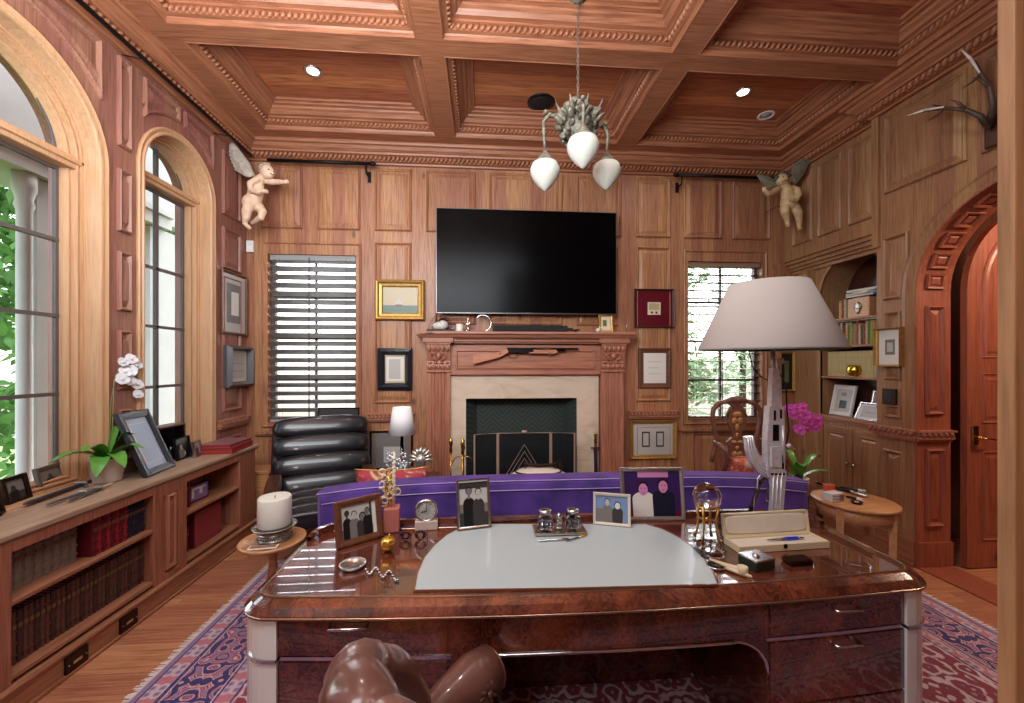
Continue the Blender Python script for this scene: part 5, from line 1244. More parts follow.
for k, (a, c) in enumerate(((3.22, 3.53), (3.55, 3.86), (3.88, 4.17))):
    d = MB(); d.bbox(XR2-.048, a, .17, XR2-.03, c, .95, .003); d.ring(rect(a+.055, .225, c-.055, .895), lambda u, v, tt: (XR2-.048-tt, u, v), [(0, 0), (.005, .008), (.012, .004), (.018, -.002), (.04, .008)], cap=True); do = d.build('door', 'pine_zr', t)
    h = MB(); ky = c-.025 if k == 0 else a+.025; h.lathe([(.006, 0), (.006, .015), (.014, .022), (.013, .032), (0, .036)], (0, 0, 0), 12, axis='X'); ho = h.build('knob', 'silver', do); ho.location = (XR2-.048, ky, .62); ho.rotation_euler = (0, 0, PI)
# scrolled corbel beside the niche
t = thing('corbel', 'carved scroll corbel under the oversailing panel left of the book niche', 'corbel', (XR2, 4.06, 2.26))
b = MB(); b.plate([(-.001, 0), (-.03, .02), (-.05, .10), (-.06, .18), (-.10, .25), (-.118, .31), (-.001, .31)], [], lambda u, v, tt: (u, tt, v), -.05, .05)
b.build('body', 'pine_zr', t)
b = MB()
for s in (-1, 1):
    b.tube([(-.05, s*.03, .05), (-.075, s*.045, .12), (-.07, s*.02, .17), (-.09, s*.045, .22), (-.125, s*.03, .27)], [.01, .013, .012, .014, .01], 8)
b.ell((-.075, 0, .16), (.02, .02, .04), 10, 8); b.ell((-.10, 0, .25), (.02, .025, .03), 10, 8); b.tube([(-.04, 0, .02), (-.06, 0, .08), (-.065, 0, .13)], [.006, .014, .008], 8); b.build('carving', mat('gilded pine carving', (186, 146, 92), .5, .2, var=.3, bscale=50), t)
# ================================================================ hall door
DYH = 2.79
t = thing('hall_door', 'tall arched reddish panelled door standing open beyond the archway', 'door', (3.70, DYH, 0))
W_ = .66; q = [(0, .01), (W_, .01), (W_, 2.79)]+[(W_-W_*math.sin(a), 2.13+W_*math.cos(a)) for a in [PI/2*i/16 for i in range(1, 17)]]
b = MB(); mpd = lambda u, v, tt: (u, -tt, v); b.plate(q, [], mpd, 0, -.045)
inn = [(.12, 1.62), (.56, 1.62), (.56, 2.66)]+[(.56-.44*math.sin(a), 2.16+.50*math.cos(a)) for a in [PI/2*i/12 for i in range(1, 13)]]
for pl in (inn, rect(.12, 1.12, .56, 1.50), rect(.12, .22, .56, .90)): b.ring(pl, mpd, [(0, .0), (.004, .008), (.012, .002), (.016, -.006), (.05, .006)], cap=True)
b.build('leaf', 'red_wood', t)
h = MB(); h.bbox(.035, -.012, .95, .085, -.001, 1.10, .004); h.tube([(.06, -.01, 1.01), (.06, -.05, 1.01), (.10, -.058, 1.01), (.17, -.052, 1.0)], [.010, .010, .009, .007], 8); h.ell((.06, -.035, 1.01), (.016, .016, .016), 10, 6); h.build('handle', 'brass', t)
for z in (.35, 1.2, 2.0): h = MB(); h.bbox(W_-.004, -.01, z-.05, W_+.012, .03, z+.05, .003); h.build('hinge', 'bronze', t)
# ================================================================ things on the desk
DT = DZ+.001; BT = DZ+.008
def easel2(name, label, cat, a, c, z, h, fw, fm, art, tilt=R(12), **k):
    p, q = onZ(*a, z), onZ(*c, z); w = (q-p).length; m = (p+q)/2
    return easel_frame(name, label, cat, (m.x, m.y, z), w, h, fw, fm, art, math.atan2(q.y-p.y, q.x-p.x), tilt, **k)
bw = art_people
easel2('framed_photo', 'brown framed black-and-white group photo at the near corner of the desk, beside the coral vase', 'photo frame', (337, 550), (384, 536), DT, .20, .028, mat('crocodile brown', (104, 64, 46), .3, var=.3, bscale=60), bw('light', [(.16, .85, 'black', 'dark', .24), (.36, .8, 'mid', 'light', .28), (.60, .7, 'dark', 'mid', .36), (.74, .82, 'black', 'mid', .26)], [('mid', 0, 0, 1, .3), ('dark', .82, 0, .88, 1), ('white', .9, 0, 1, 1)]))
easel2('framed_photo', 'silver framed black-and-white photo of a walking couple at the back of the blotter', 'photo frame', (457.5, 531), (491.5, 527), BT, .235, .014, 'silver', bw('light', [(.34, .88, 'black', 'mid', .42), (.68, .84, 'dark', 'light', .42)], [('dark', 0, 0, 1, .30), ('mid', 0, .30, 1, .5), ('dark', 0, .85, 1, 1)]))
easel2('framed_photo', 'small ivory framed pale blue photo right of the crystal inkwells', 'photo frame', (593, 524), (631, 527.5), BT, .155, .014, mat('ivory frame', (214, 206, 190), .4), bw('blue', [(.36, .88, 'mid', 'light', .3), (.68, .78, 'dark', 'white', .34)], [('mid', 0, 0, .5, .5), ('white', .6, 0, .85, .45)]))
easel2('framed_photo', 'large silver framed purple-tinted photo of two men at the back of the desk', 'photo frame', (622, 521), (686, 520.5), DT, .27, .02, mat('mottled silver frame', (176, 168, 164), .35, .8, var=.2, bscale=120), bw('purple', [(.34, .74, 'white', 'pink', .40), (.70, .80, 'navy', 'pink', .40)], [('pink', .25, .86, .8, 1.0), ('maroon', 0, 0, 1, .12)]), tilt=R(8))
# clock
p = onZ(426.5, 529, DT); t = thing('desk_clock', 'small round silver desk clock on a stone foot behind the reading glasses', 'clock', (p.x, p.y, DT), R(4))
b = MB(); b.bbox(-.055, -.02, 0, .055, .025, .045, .004); b.build('base', mat('travertine', (206, 190, 176), .5, var=.1, bscale=30), t)
b = MB(); b.lathe([(.05, -.012), (.056, -.008), (.058, 0), (.056, .012), (.046, .014), (.045, .008)], (0, 0, .092), 30, axis='Y'); b.build('case', 'silver', t)
b = MB(); b.lathe([(0, .009), (.046, .009)], (0, 0, .092), 30, False, axis='Y'); b.m = 1
for k in range(12): a = k*PI/6; b.box(.038*math.sin(a)-.002, -.0105, .092+.038*math.cos(a)-.002, .038*math.sin(a)+.002, -.0095, .092+.038*math.cos(a)+.002)
b.build('dial', [mat('clock face', (238, 238, 234), .3), 'black'], t)
b = MB(); b.cyl((0, -.0115, .09), (0, -.0115, .125), .0013, n=5); b.cyl((0, -.012, .092), (-.026, -.012, .088), .0016, n=5); b.build('hand', 'black', t)
# coral vase
p = onZ(392, 530, DT); t = thing('vase', 'square pink leather vase holding a gilded coral branch', 'vase', (p.x, p.y, DT), R(8))
b = MB(); b.bbox(-.037, -.037, 0, .037, .037, .115, .004); b.build('body', mat('pink leather', (186, 112, 104), .45, var=.08, bscale=40), t)
t = thing('coral_sculpture', 'gold and ivory twisted branch figure rising from the pink vase', 'sculpture', (p.x, p.y, DT+.115))
b = MB(); rnd = random.Random(11)
def curl(b, c, R_, r, ph, up):
    b.tube([c+Vector((R_*(1-.35*i/16)*math.cos(ph+i*.42), .4*R_*math.sin(i*.3), R_*(1-.35*i/16)*math.sin(ph+i*.42)+up*i/16)) for i in range(17)], [r*(1-.04*i) for i in range(17)], 7)
for k in range(12): curl(b, Vector((rnd.uniform(-.045, .035), rnd.uniform(-.015, .015), rnd.uniform(.01, .15))), rnd.uniform(.014, .026), .0055, rnd.random()*6, .02)
for x, z in ((-.02, .16), (.01, .12), (-.035, .10)): b.tube([(0, 0, -.05), (x*.4, 0, z*.4), (x, 0, z)], [.008, .006, .005], 8)
b.build('branch', 'gold', t)
b = MB()
for k in range(8): curl(b, Vector((rnd.uniform(-.05, .03), rnd.uniform(-.02, .0), rnd.uniform(.02, .17))), rnd.uniform(.012, .022), .0065, rnd.random()*6, .015)
b.tube([(.008, -.005, .0), (.010, -.005, .12), (.012, -.005, .27)], [.008, .009, .005], 8)
for k in range(9): b.ell((.011, -.005, .06+.022*k), (.010, .010, .007), 8, 5)
b.build('ivory_branch', mat('ivory', (226, 214, 190), .35), t)
# gold pumpkin
p = onZ(388, 551, DT); t = thing('gold_apple', 'little golden gourd in front of the pink vase on the desk', 'ornament', (p.x, p.y, DT))
b = MB(); n, m_ = 40, 12; vs = []
for j in range(m_+1):
    be = PI*j/m_
    for i in range(n): a = 2*PI*i/n; r = .034*math.sin(be)*(1-.10*abs(math.cos(a*3.5))**3); vs.append((r*math.cos(a), r*math.sin(a), .034-.034*math.cos(be)*(1-.25*math.exp(-((be-PI)**2)*3))))
b.add(vs, [(j*n+i, j*n+(i+1) % n, (j+1)*n+(i+1) % n, (j+1)*n+i) for j in range(m_) for i in range(n)], True); b.build('body', mat('yellow gold', (226, 180, 84), .22, .85), t)
b = MB(); b.tube([(0, 0, .055), (.002, 0, .066), (.008, 0, .074)], [.004, .003, .0035], 8); b.build('stem', 'gold', t)
# glasses
def spectacles(label, p, rz, m):
    t = thing('eyeglasses', label, 'glasses', p, rz)
    b = MB()
    for s in (-1, 1): b.tube([(s*.034+.025*math.cos(a), 0, .022+.019*math.sin(a)) for a in [2*PI*i/20 for i in range(20)]], .0026, 6, closed=True)
    b.tube([(-.009, 0, .026), (0, -.002, .030), (.009, 0, .026)], .0022, 6); b.build('rim', m, t)
    for s in (-1, 1): b = MB(); b.tube([(s*.06, 0, .03), (s*.064, .01, .03), (s*.058, .09, .012), (s*.05, .12, .004)], .0022, 6); b.build('temple', m, t)
    b = MB()
    for s in (-1, 1): b.lathe([(0, 0), (.024, 0)], (s*.034, 0, .022), 16, axis='Y', sy=1)
    b.build('glass_lens', 'thin_glass', t)
M['tortoise'] = mat('dark tortoiseshell', (58, 42, 62), .2, coat=.5)
p = onZ(413, 540, DT); spectacles('dark rimmed reading glasses lying before the desk clock', (p.x, p.y, DT), R(3), 'tortoise')
# silver coasters + beads
p = onZ(353, 567, DT); t = thing('coaster', 'silver rope-edged round dish at the near left of the desk', 'dish', (p.x, p.y, DT))
b = MB(); b.lathe([(0, .004), (.038, .004), (.046, .012), (.050, .014), (.048, .006), (.036, 0), (0, 0)], n=36); b.build('dish', 'silver', t)
b = MB(); 
for k in range(30): a = 2*PI*k/30; b.ell((.0485*math.cos(a), .0485*math.sin(a), .014), .0042, 7, 5)
b.build('bead_rim', 'silver', t)
t = thing('bracelet', 'silver bead bracelet trailing toward the front edge of the desk', 'bracelet', tuple(onZ(380, 577, DT)))
b = MB(); p0 = onZ(380, 577, DT)
for k in range(22):
    px = 366+k*1.5; py = 571+4*math.sin(k*.7)+k*.35; q = onZ(px, py, DT)-p0; b.ell((q.x, q.y, .006), (.006, .006, .006), 8, 6)
b.build('bead', 'silver', t)
# crystal inkwells on a tray
p = onZ(559, 531, BT); t = thing('inkwell_tray', 'cut crystal double inkwell stand in the middle of the blotter', 'inkwell', (p.x, p.y, BT), R(-1))
M['crystal'] = mat('cut crystal', (244, 246, 248), .04, trans=1, ior=1.5)
b = MB(); b.bbox(-.125, -.06, .004, .125, .05, .016, .004)
for x in (-.11, .11):
    for y in (-.05, .04): b.ell((x, y, .006), .007, 8, 6)
b.build('tray', 'silver', t)
for x in (-.067, .067):
    b = MB(); b.bbox(x-.035, -.035, .017, x+.035, .035, .078, .009)
    for k in range(4): b.bbox(x-.030+.016*k, -.0375, .022, x-.018+.016*k, -.030, .072, .003)
    w = b.build('crystal_well', 'crystal', t); b = MB(); b.lathe([(.020, .079), (.024, .083), (.024, .09), (.030, .094), (.030, .104), (.012, .108), (0, .108)], (x, 0, 0), 20); b.build('lid', 'silver', w)
    b = MB(); b.lathe([(0, .024), (.014, .024), (.016, .05), (.012, .052), (0, .052)], (x, 0, 0), 12); b.build('ink', 'black', w)
b = MB(); b.bbox(-.016, -.02, .017, .016, .02, .06, .008); b.lathe([(.012, .06), (.016, .075), (.005, .085), (0, .09)], n=12); b.build('stamp_box', 'silver', t)
t = thing('fountain_pen', 'slim silver pen lying in front of the crystal inkwells', 'pen', tuple(onZ(552, 540, BT+.005)), R(3))
b = MB(); b.lathe([(0, -.07), (.002, -.068), (.004, -.05), (.0045, .03), (.005, .032), (.005, .075), (.003, .08), (0, .08)], n=12, axis='X'); b.build('barrel', 'silver', t)
b = MB(); b.tube([(.034, 0, .005), (.07, 0, .0065)], .0012, 6); b.build('clip', 'gold', t)
t = thing('letter_opener', 'gold and silver letter opener crossing the pen before the inkwells', 'letter opener', tuple(onZ(576, 538, BT+.004)), R(28))
b = MB(); b.plate([(-.06, 0), (-.045, -.005), (.02, -.006), (.02, .006), (-.045, .005)], [], mpz, -.001, .001); b.build('blade', 'silver', t); b = MB(); b.lathe([(.004, .02), (.006, .04), (.004, .06), (0, .064)], n=10, axis='X'); b.build('handle', 'gold', t)
# crystal ball
p = onZ(707, 541, DT); t = thing('crystal_ball', 'clear crystal ball on a tall gold three-legged stand', 'crystal ball', (p.x, p.y, DT))
b = MB(); b.ell((0, 0, .205), .062, 28, 18); b.build('ball', 'crystal', t)
b = MB(); b.tube([(.045*math.cos(a), .045*math.sin(a), .162) for a in [2*PI*i/20 for i in range(20)]], .006, 6, closed=True)
for k in range(4): a = 2*PI*k/4+.7; b.tube([(.05*math.cos(a), .05*math.sin(a), .17), (.038*math.cos(a), .038*math.sin(a), .10), (.044*math.cos(a), .044*math.sin(a), .04), (.056*math.cos(a), .056*math.sin(a), .006)], [.007, .005, .005, .008], 8)
b.tube([(.036, .03, .10), (-.036, -.03, .10)], .004, 6); b.tube([(-.036, .03, .10), (.036, -.03, .10)], .004, 6); b.ell((0, 0, .10), .010, 8, 6); b.build('stand', 'gold', t)
# clear paperweights
p = onZ(710, 553, DT); t = thing('ashtray', 'round cut crystal ashtray in front of the crystal ball', 'ashtray', (p.x, p.y, DT))
b = MB(); b.lathe([(0, .006), (.042, .006), (.055, .028), (.066, .03), (.060, .004), (.05, 0), (0, 0)], n=24, smooth=False); b.build('dish', 'crystal', t)
p = onZ(731, 540, DT); t = thing('paperweight', 'clear glass disc paperweight leaning beside the pen box', 'paperweight', (p.x-.03, p.y, DT))
b = MB(); b.lathe([(0, -.010), (.030, -.012), (.042, -.006), (.043, .004), (.030, .012), (0, .010)], (0, 0, .044), 26, axis='Y'); b.build('disc', 'crystal', t)
t = thing('magnifying_glass', 'silver magnifying glass lying between the grey blotter and the crystal ashtray', 'magnifying glass', tuple(onZ(716, 566, DT+.004)), R(-50))
b = MB(); b.tube([(.034*math.cos(a), .034*math.sin(a), .003) for a in [2*PI*i/24 for i in range(24)]], .0035, 6, closed=True); b.build('rim', 'silver', t)
b = MB(); b.lathe([(0, .002), (.033, .002), (.033, .004), (0, .004)], n=20); b.build('glass_lens', 'thin_glass', t)
b = MB(); b.lathe([(.004, .036), (.006, .05), (.008, .09), (.006, .125), (0, .13)], (0, 0, .005), 12, axis='X'); b.build('handle', mat('bone', (214, 200, 166), .45), t)
p = onZ(729, 570, DT); t = thing('carved_pipe', 'carved bone pipe resting left of the green box', 'pipe', (p.x, p.y, DT), R(-62))
b = MB(); b.tube([(-.08, 0, .010), (-.03, 0, .012), (.02, .004, .014), (.045, .006, .018)], [.005, .008, .012, .015], 10); b.lathe([(.012, .0), (.018, .012), (.019, .034), (.013, .036), (.012, .02), (0, .018)], (.05, .006, .0), 16); b.build('body', mat('bone', (214, 200, 166), .45), t)
b = MB(); b.tube([(-.08, 0, .010), (-.12, 0, .009)], [.0055, .0035], 8); b.build('mouthpiece', 'black', t)
# open pen box
a, c = onZ(736, 552, DT), onZ(833, 550, DT); m_ = (a+c)/2; w = (c-a).length
t = thing('pen_case', 'long open ivory pen box with padded lid at the base of the lamp', 'box', (m_.x, m_.y+.055, DT), R(3))
M['ivory_box'] = mat('ivory lacquer box', (222, 208, 172), .4); M['satin'] = mat('cream satin', (224, 214, 196), .45, sheen=.5, var=.05, bscale=20)
b = MB(); b.bbox(-w/2, -.055, 0, w/2, .05, .006, .002)
for x0, y0_, x1, y1_ in ((-w/2, -.055, w/2, -.047), (-w/2, .042, w/2, .05), (-w/2, -.047, -w/2+.008, .042), (w/2-.008, -.047, w/2, .042)): b.bbox(x0, y0_, .005, x1, y1_, .030, .002)
b.build('tray', 'ivory_box', t)
b = MB(); b.bbox(-w/2+.009, -.046, .006, w/2-.009, .041, .022, .005); b.build('lining', 'satin', t)
b = MB(); b.T = Matrix.Translation((0, .052, .028)) @ Matrix.Rotation(R(-8), 4, 'X'); b.bbox(-w/2+.002, 0, 0, w/2-.002, .012, .10, .003); b.ring(rect(-w/2+.002, 0, w/2-.002, .10), lambda u, v, tt: (u, -tt, v), [(0, 0), (0, .008), (.006, .008), (.007, 0)]); l = b.build('lid', 'ivory_box', t)
b = MB(); b.T = Matrix.Translation((0, .052, .028)) @ Matrix.Rotation(R(-8), 4, 'X'); b.sup((0, -.002, .05), (w/2-.012, .007, .042), .35, 24, 10); b.build('pad', 'satin', l)
b = MB(); b.bbox(-.008, -.058, .012, .008, -.054, .030, .001); b.build('clasp', 'bronze', t)
q = Vector((m_.x+.05, m_.y+.052, DT+.029)); t = thing('fountain_pen', 'blue barrelled pen lying in the open ivory box', 'pen', tuple(q), R(3))
b = MB(); b.lathe([(.0065, -.01), (.0085, -.005), (.0085, .052), (.007, .058), (0, .059)], n=14, axis='X'); b.build('barrel', mat('cobalt lacquer', (40, 52, 190), .15, coat=.8), t)
b = MB(); b.lathe([(0, -.10), (.002, -.095), (.005, -.05), (.0065, -.01)], n=12, axis='X'); b.lathe([(.005, .059), (.0065, .064), (.004, .085), (0, .087)], n=12, axis='X'); b.build('cap', 'silver', t)
t = thing('silver_box', 'small dark green and silver box before the pen case', 'box', tuple(onZ(765, 571, DT)), R(14))
b = MB(); b.bbox(-.045, 0, 0, .055, .085, .034, .003); b.build('case', mat('bottle green', (30, 44, 38), .3, coat=.4), t)
b = MB(); b.bbox(-.046, -.001, .034, .056, .086, .042, .003); b.lathe([(.015, .042), (.012, .05), (0, .052)], (0, .04, 0), 12); b.build('lid', 'silver', t)
t = thing('cigar_pouch', 'clear wrapped pack of red cards in front of the pen case', 'packet', tuple(onZ(803, 566, DT)), R(4))
b = MB(); b.bbox(-.05, 0, 0, .05, .05, .020, .005); b.build('cards', mat('dusty red', (156, 66, 72), .35, var=.2, bscale=60), t)
b = MB(); b.bbox(-.056, -.003, .0, .054, .053, .0225, .006); b.build('wrap', mat('clear film', (240, 240, 240), .08, trans=1, ior=1.1), t)
t = thing('glass_stopper', 'clear glass bar at the far side of the desk near its end', 'ornament', tuple(onZ(858, 566, DT)), R(-32))
b = MB(); b.bbox(-.04, -.008, 0, .04, .008, .014, .003); b.build('bar', 'crystal', t)
# ================================================================ gun-shaped lamp
LY = 1.955; p0 = onY(772, 523, LY)
t = thing('table_lamp', 'tall chromed rifle lamp with a wide pale grey shade standing on the desk', 'lamp', (p0.x, LY, DT))
def lz(px, py, dy=0): p = onY(px, py, LY); return Vector((p.x-p0.x, dy, p.z-DT))
def pp(*pts): return [(lz(*q).x, lz(*q).z) for q in pts]
M['lampsilver'] = mat('chrome gun', (232, 234, 242), .24, .4, var=.12, bscale=40, coat=.5)
b = MB(); b.lathe([(.06, 0), (.062, .004), (.058, .012), (.03, .018), (.018, .03), (.014, .05)], n=28); b.build('base', 'lampsilver', t)
mq = lambda th: (lambda u, v, tt: (u, tt, v))
b = MB(); b.plate(pp((766, 521), (780, 521), (784, 470), (768, 470)), [], mq(0), -.018, .018); 
for x in (769, 773, 777): b.tube([lz(x, 519, -.019), lz(x+2.2, 472, -.019)], .003, 6)
b.build('stock', 'lampsilver', t)
b = MB(); b.plate(pp((765, 476), (782, 476), (782.5, 440), (781, 406), (767, 406), (764.5, 440)), [], mq(0), -.02, .02)
b.bbox(*(lz(766, 470)-Vector((0, .024, 0))), *(lz(776, 446)+Vector((0, -.019, 0))), .002) if False else None
b.plate(pp((768, 466), (778, 466), (778, 446), (768, 446)), [], mq(0), -.026, -.02); b.tube([lz(780, 462, -.022), lz(780, 425, -.022)], .003, 6); b.ell(lz(786, 445, -.02), (.012, .012, .012), 10, 6)
b.tube([lz(765, 470), lz(758, 478), lz(757, 488), lz(765, 492)], .004, 6); b.build('receiver', 'lampsilver', t)
b = MB()
for q_ in (((770, 440), (776, 424)), ((779, 468), (781, 454)), ((768, 474), (782, 472)), ((771, 420), (773, 410)), ((777, 418), (779, 409))): b.plate(pp((q_[0][0], q_[0][1]), (q_[1][0], q_[0][1]), (q_[1][0], q_[1][1]), (q_[0][0], q_[1][1])), [], mq(0), -.0215, -.019)
b.build('receiver_slot', 'gunmetal', t)  # dark slots laid on the receiver
b = MB(); b.plate(pp((766, 478), (760, 482), (750, 512), (756, 517), (765, 512), (768, 492)), [], mq(0), -.016, .016); b.build('grip', 'clear', t)
mg = pp((766, 462), (757, 455), (749, 444), (744.5, 436.5), (752, 436), (757, 442), (764, 449), (768, 452)); cen = []
left_ = [(744.5, 437), (746, 450), (750, 462), (757, 472), (763.5, 476)]; right_ = [(752, 436), (754, 446), (758, 455), (763, 462), (768, 466)]
b = MB(); b.plate(pp(*left_, *right_[::-1]), [], mq(0), -.013, .013)
for f_ in (.2, .5, .8): b.tube([lz(l[0]+(r_[0]-l[0])*f_, l[1]+(r_[1]-l[1])*f_, -.014) for l, r_ in zip(left_, right_)], .003, 6)
b.build('magazine', 'lampsilver', t)
b = MB(); b.plate(pp((769, 407), (779.5, 407), (779, 382), (776, 368), (771, 368), (770, 382)), [], mq(0), -.017, .017); b.build('fore_end', 'lampsilver', t)
b = MB(); b.tube([lz(773, 380), lz(773, 345)], .011, 12); b.tube([lz(779, 392), lz(779, 366)], .006, 8); b.plate(pp((777, 368), (784, 362), (783, 358), (776, 360)), [], mq(0), -.005, .005); b.tube([lz(773, 345), lz(773, 318)], .006, 8); b.build('barrel', 'lampsilver', t)
b = MB(); b.tube([lz(786, 445), lz(789, 430), lz(787, 412), lz(786, 385), lz(779, 372)], .004, 6); b.tube([lz(767, 380, .0), lz(760, 376), lz(752, 366), lz(749, 350)], .003, 6); b.build('cord', 'black', t)
b = MB(); c = lz(773, 330)
SHB, SHT = lz(773, 350).z, lz(773, 284).z; rb, rt = .328, .18
b.lathe([(rb, SHB), (rb+.001, SHB+.006), (rt, SHT), (rt-.004, SHT), (rb-.005, SHB+.004), (rb, SHB)], (-.022, 0, 0), 64)
m, nt, bs = new_mat('pale grey shade'); bs.inputs['Base Color'].default_value = lin((208, 202, 198)); bs.inputs['Roughness'].default_value = .8
tr = nt.nodes.new('ShaderNodeBsdfTranslucent'); tr.inputs[0].default_value = lin((226, 216, 208)); mx = nt.nodes.new('ShaderNodeMixShader'); mx.inputs[0].default_value = .2; nt.links.new(bs.outputs[0], mx.inputs[1]); nt.links.new(tr.outputs[0], mx.inputs[2]); nt.links.new(mx.outputs[0], nt.nodes['Material Output'].inputs[0]); M['shade'] = m
b.build('lamp_shade', 'shade', t)
b = MB(); b.tube([(rt-.004, 0, SHT-.02), (0, 0, SHT-.03), (-rt+.004, 0, SHT-.02)], .002, 5); b.tube([(0, rt-.004, SHT-.02), (0, 0, SHT-.03), (0, -rt+.004, SHT-.02)], .002, 5); b.build('shade_spider', 'brass', t)
b = MB(); b.ell((0, 0, SHT-.16), (.03, .03, .045), 14, 10); b.lathe([(.014, 0), (.014, .06)], (0, 0, SHT-.25), 12); b.build('bulb', mat('frosted bulb', (240, 238, 232), .4), t)
# ================================================================ small lamp + silver pieces behind the sofa
t = thing('table_lamp', 'small table lamp with white tapered shade before the grey framed print', 'lamp', (LT[0]-.0, LT[1]-.02, LT[2]))
q = lambda px, py: onY(px, py, LT[1]-.02)
z0 = q(400, 434).z-LT[2]; z1 = q(400, 407).z-LT[2]; rb_ = abs(q(414.5, 430).x-q(387.5, 430).x)/2; rt_ = abs(q(410, 410).x-q(392, 410).x)/2
b = MB(); b.lathe([(rb_, z0), (rt_, z1), (rt_-.003, z1), (rb_-.003, z0), (rb_, z0)], n=40); b.build('lamp_shade', mat('white linen', (244, 246, 248), .7), t)
b = MB(); b.lathe([(.06, 0), (.062, .012), (.02, .03), (.014, .06), (.035, .10), (.04, .14), (.015, .18), (.012, z0)], n=20); b.build('base', 'crystal', t)
b = MB(); b.tube([(0, 0, z0-.02), (0, 0, z1-.01)], .004, 6); b.tube([(-rt_+.003, 0, z1-.012), (rt_-.003, 0, z1-.012)], .0018, 5); b.build('harp', 'brass', t)
t = thing('silver_flowers', 'cluster of frosted glass flowers around the small lamp foot', 'ornament', (LT[0]-.01, LT[1]-.13, LT[2]))
b = MB(); rnd = random.Random(3)
for k in range(16):
    x, y, z = rnd.uniform(-.10, .06), rnd.uniform(-.04, .04), rnd.uniform(.03, .24)
    for j in range(5): a = 2*PI*j/5+rnd.random(); b.ell((x+.018*math.cos(a), y-.006, z+.018*math.sin(a)), (.012, .005, .012), 7, 5)
b.build('petal', mat('frosted silver glass', (206, 212, 216), .25, .4), t)
b = MB()
for k in range(6): b.tube([(rnd.uniform(-.02, .02), 0, 0), (rnd.uniform(-.09, .05), 0, .2)], .002, 5)
b.build('stem', 'silver', t)
t = thing('silver_bust', 'ornate silver shell ornament on a stone plinth left of the fireplace pilaster', 'ornament', tuple(onY(421, 476, 3.32)))
t.location.x = onY(421, 470, 3.38).x; t.location.y = 3.38; t.location.z = LT[2]
b = MB(); b.bbox(-.06, -.05, 0, .06, .05, .05, .004); b.build('plinth', mat('pale stone', (200, 190, 170), .5, var=.15, bscale=30), t)
b = MB(); b.lathe([(.03, .05), (.012, .07), (.02, .10)], n=14)
for k in range(9): a = PI*k/8; b.ell((.055*math.cos(a), 0, .175+.065*math.sin(a)), (.022, .03, .045), 10, 7, (0, PI/2-a, 0))
b.ell((0, -.01, .17), (.05, .045, .06), 14, 10); b.tube([(-.07, 0, .18), (-.10, 0, .13), (-.06, 0, .09), (0, 0, .10)], [.01, .014, .010, .012], 8); b.build('shell', mat('tarnished silver', (186, 180, 168), .3, .8, var=.3, bscale=40), t)
# dark framed print behind the recliner
t = easel_frame('framed_picture', 'dark landscape print propped on the sill behind the leather chair', 'picture', (onY(338, 430, YB-.045).x, YB-.040, WL[1]-.09), .42, .24, .012, 'iron', art_plain('dark', [('navy', 0, .0, 1, .35), ('mid', .2, .3, .5, .45), ('light', .15, .1, .4, .2)]), 0, R(3), depth=.012, strut=False)
# wooden box on the floor in the corner
t = thing('storage_box', 'plain wooden box on the floor in the corner past the bookcase end', 'box', (-2.20, 4.10, 0))
b = MB(); b.bbox(-.17, -.12, 0, .17, .12, .52, .006); b.build('body', 'light_wood', t)
b = MB(); b.bbox(-.18, -.13, .52, .18, .13, .55, .005); b.build('lid', 'light_wood', t)
# ================================================================ candle
t = thing('pillar_candle', 'fat ivory candle on a ribbed pewter stand on the round side table', 'candle', (-1.20, 2.42, .5625))
M['pewter'] = mat('pewter', (170, 168, 160), .35, .9, var=.15, bscale=50)
b = MB(); b.lathe([(.0, .0), (.088, .0), (.092, .008), (.080, .014), (.078, .03), (.086, .034), (.086, .04), (.078, .044), (.078, .058), (.10, .064), (.115, .074), (.118, .078), (.105, .076), (0, .070)], n=44)
for k in range(40): a = 2*PI*k/40; b.ell((.082*math.cos(a), .082*math.sin(a), .022), (.006, .006, .009), 6, 5); b.ell((.082*math.cos(a), .082*math.sin(a), .051), (.006, .006, .007), 6, 5)
b.build('stand', 'pewter', t)
b = MB(); b.lathe([(0, .076), (.086, .076), (.089, .084), (.087, .235), (.082, .245), (.055, .238), (0, .232)], n=36); b.build('wax', 'wax', t)
b = MB(); b.cyl((0, 0, .23), (.003, 0, .25), .002, n=6); b.build('wick', 'black', t)
t = thing('coaster', 'thin white framed tile lying on the round side table before the candle', 'coaster', (-1.20, 2.295, .5625), R(8))
b = MB(); b.bbox(-.075, -.022, 0, .075, .022, .007, .002); b.build('border', 'white_paint', t); b = MB(); b.bbox(-.066, -.015, .0065, .066, .015, .0085, .001); b.build('tile', mat('brown tile', (150, 110, 88), .3), t)
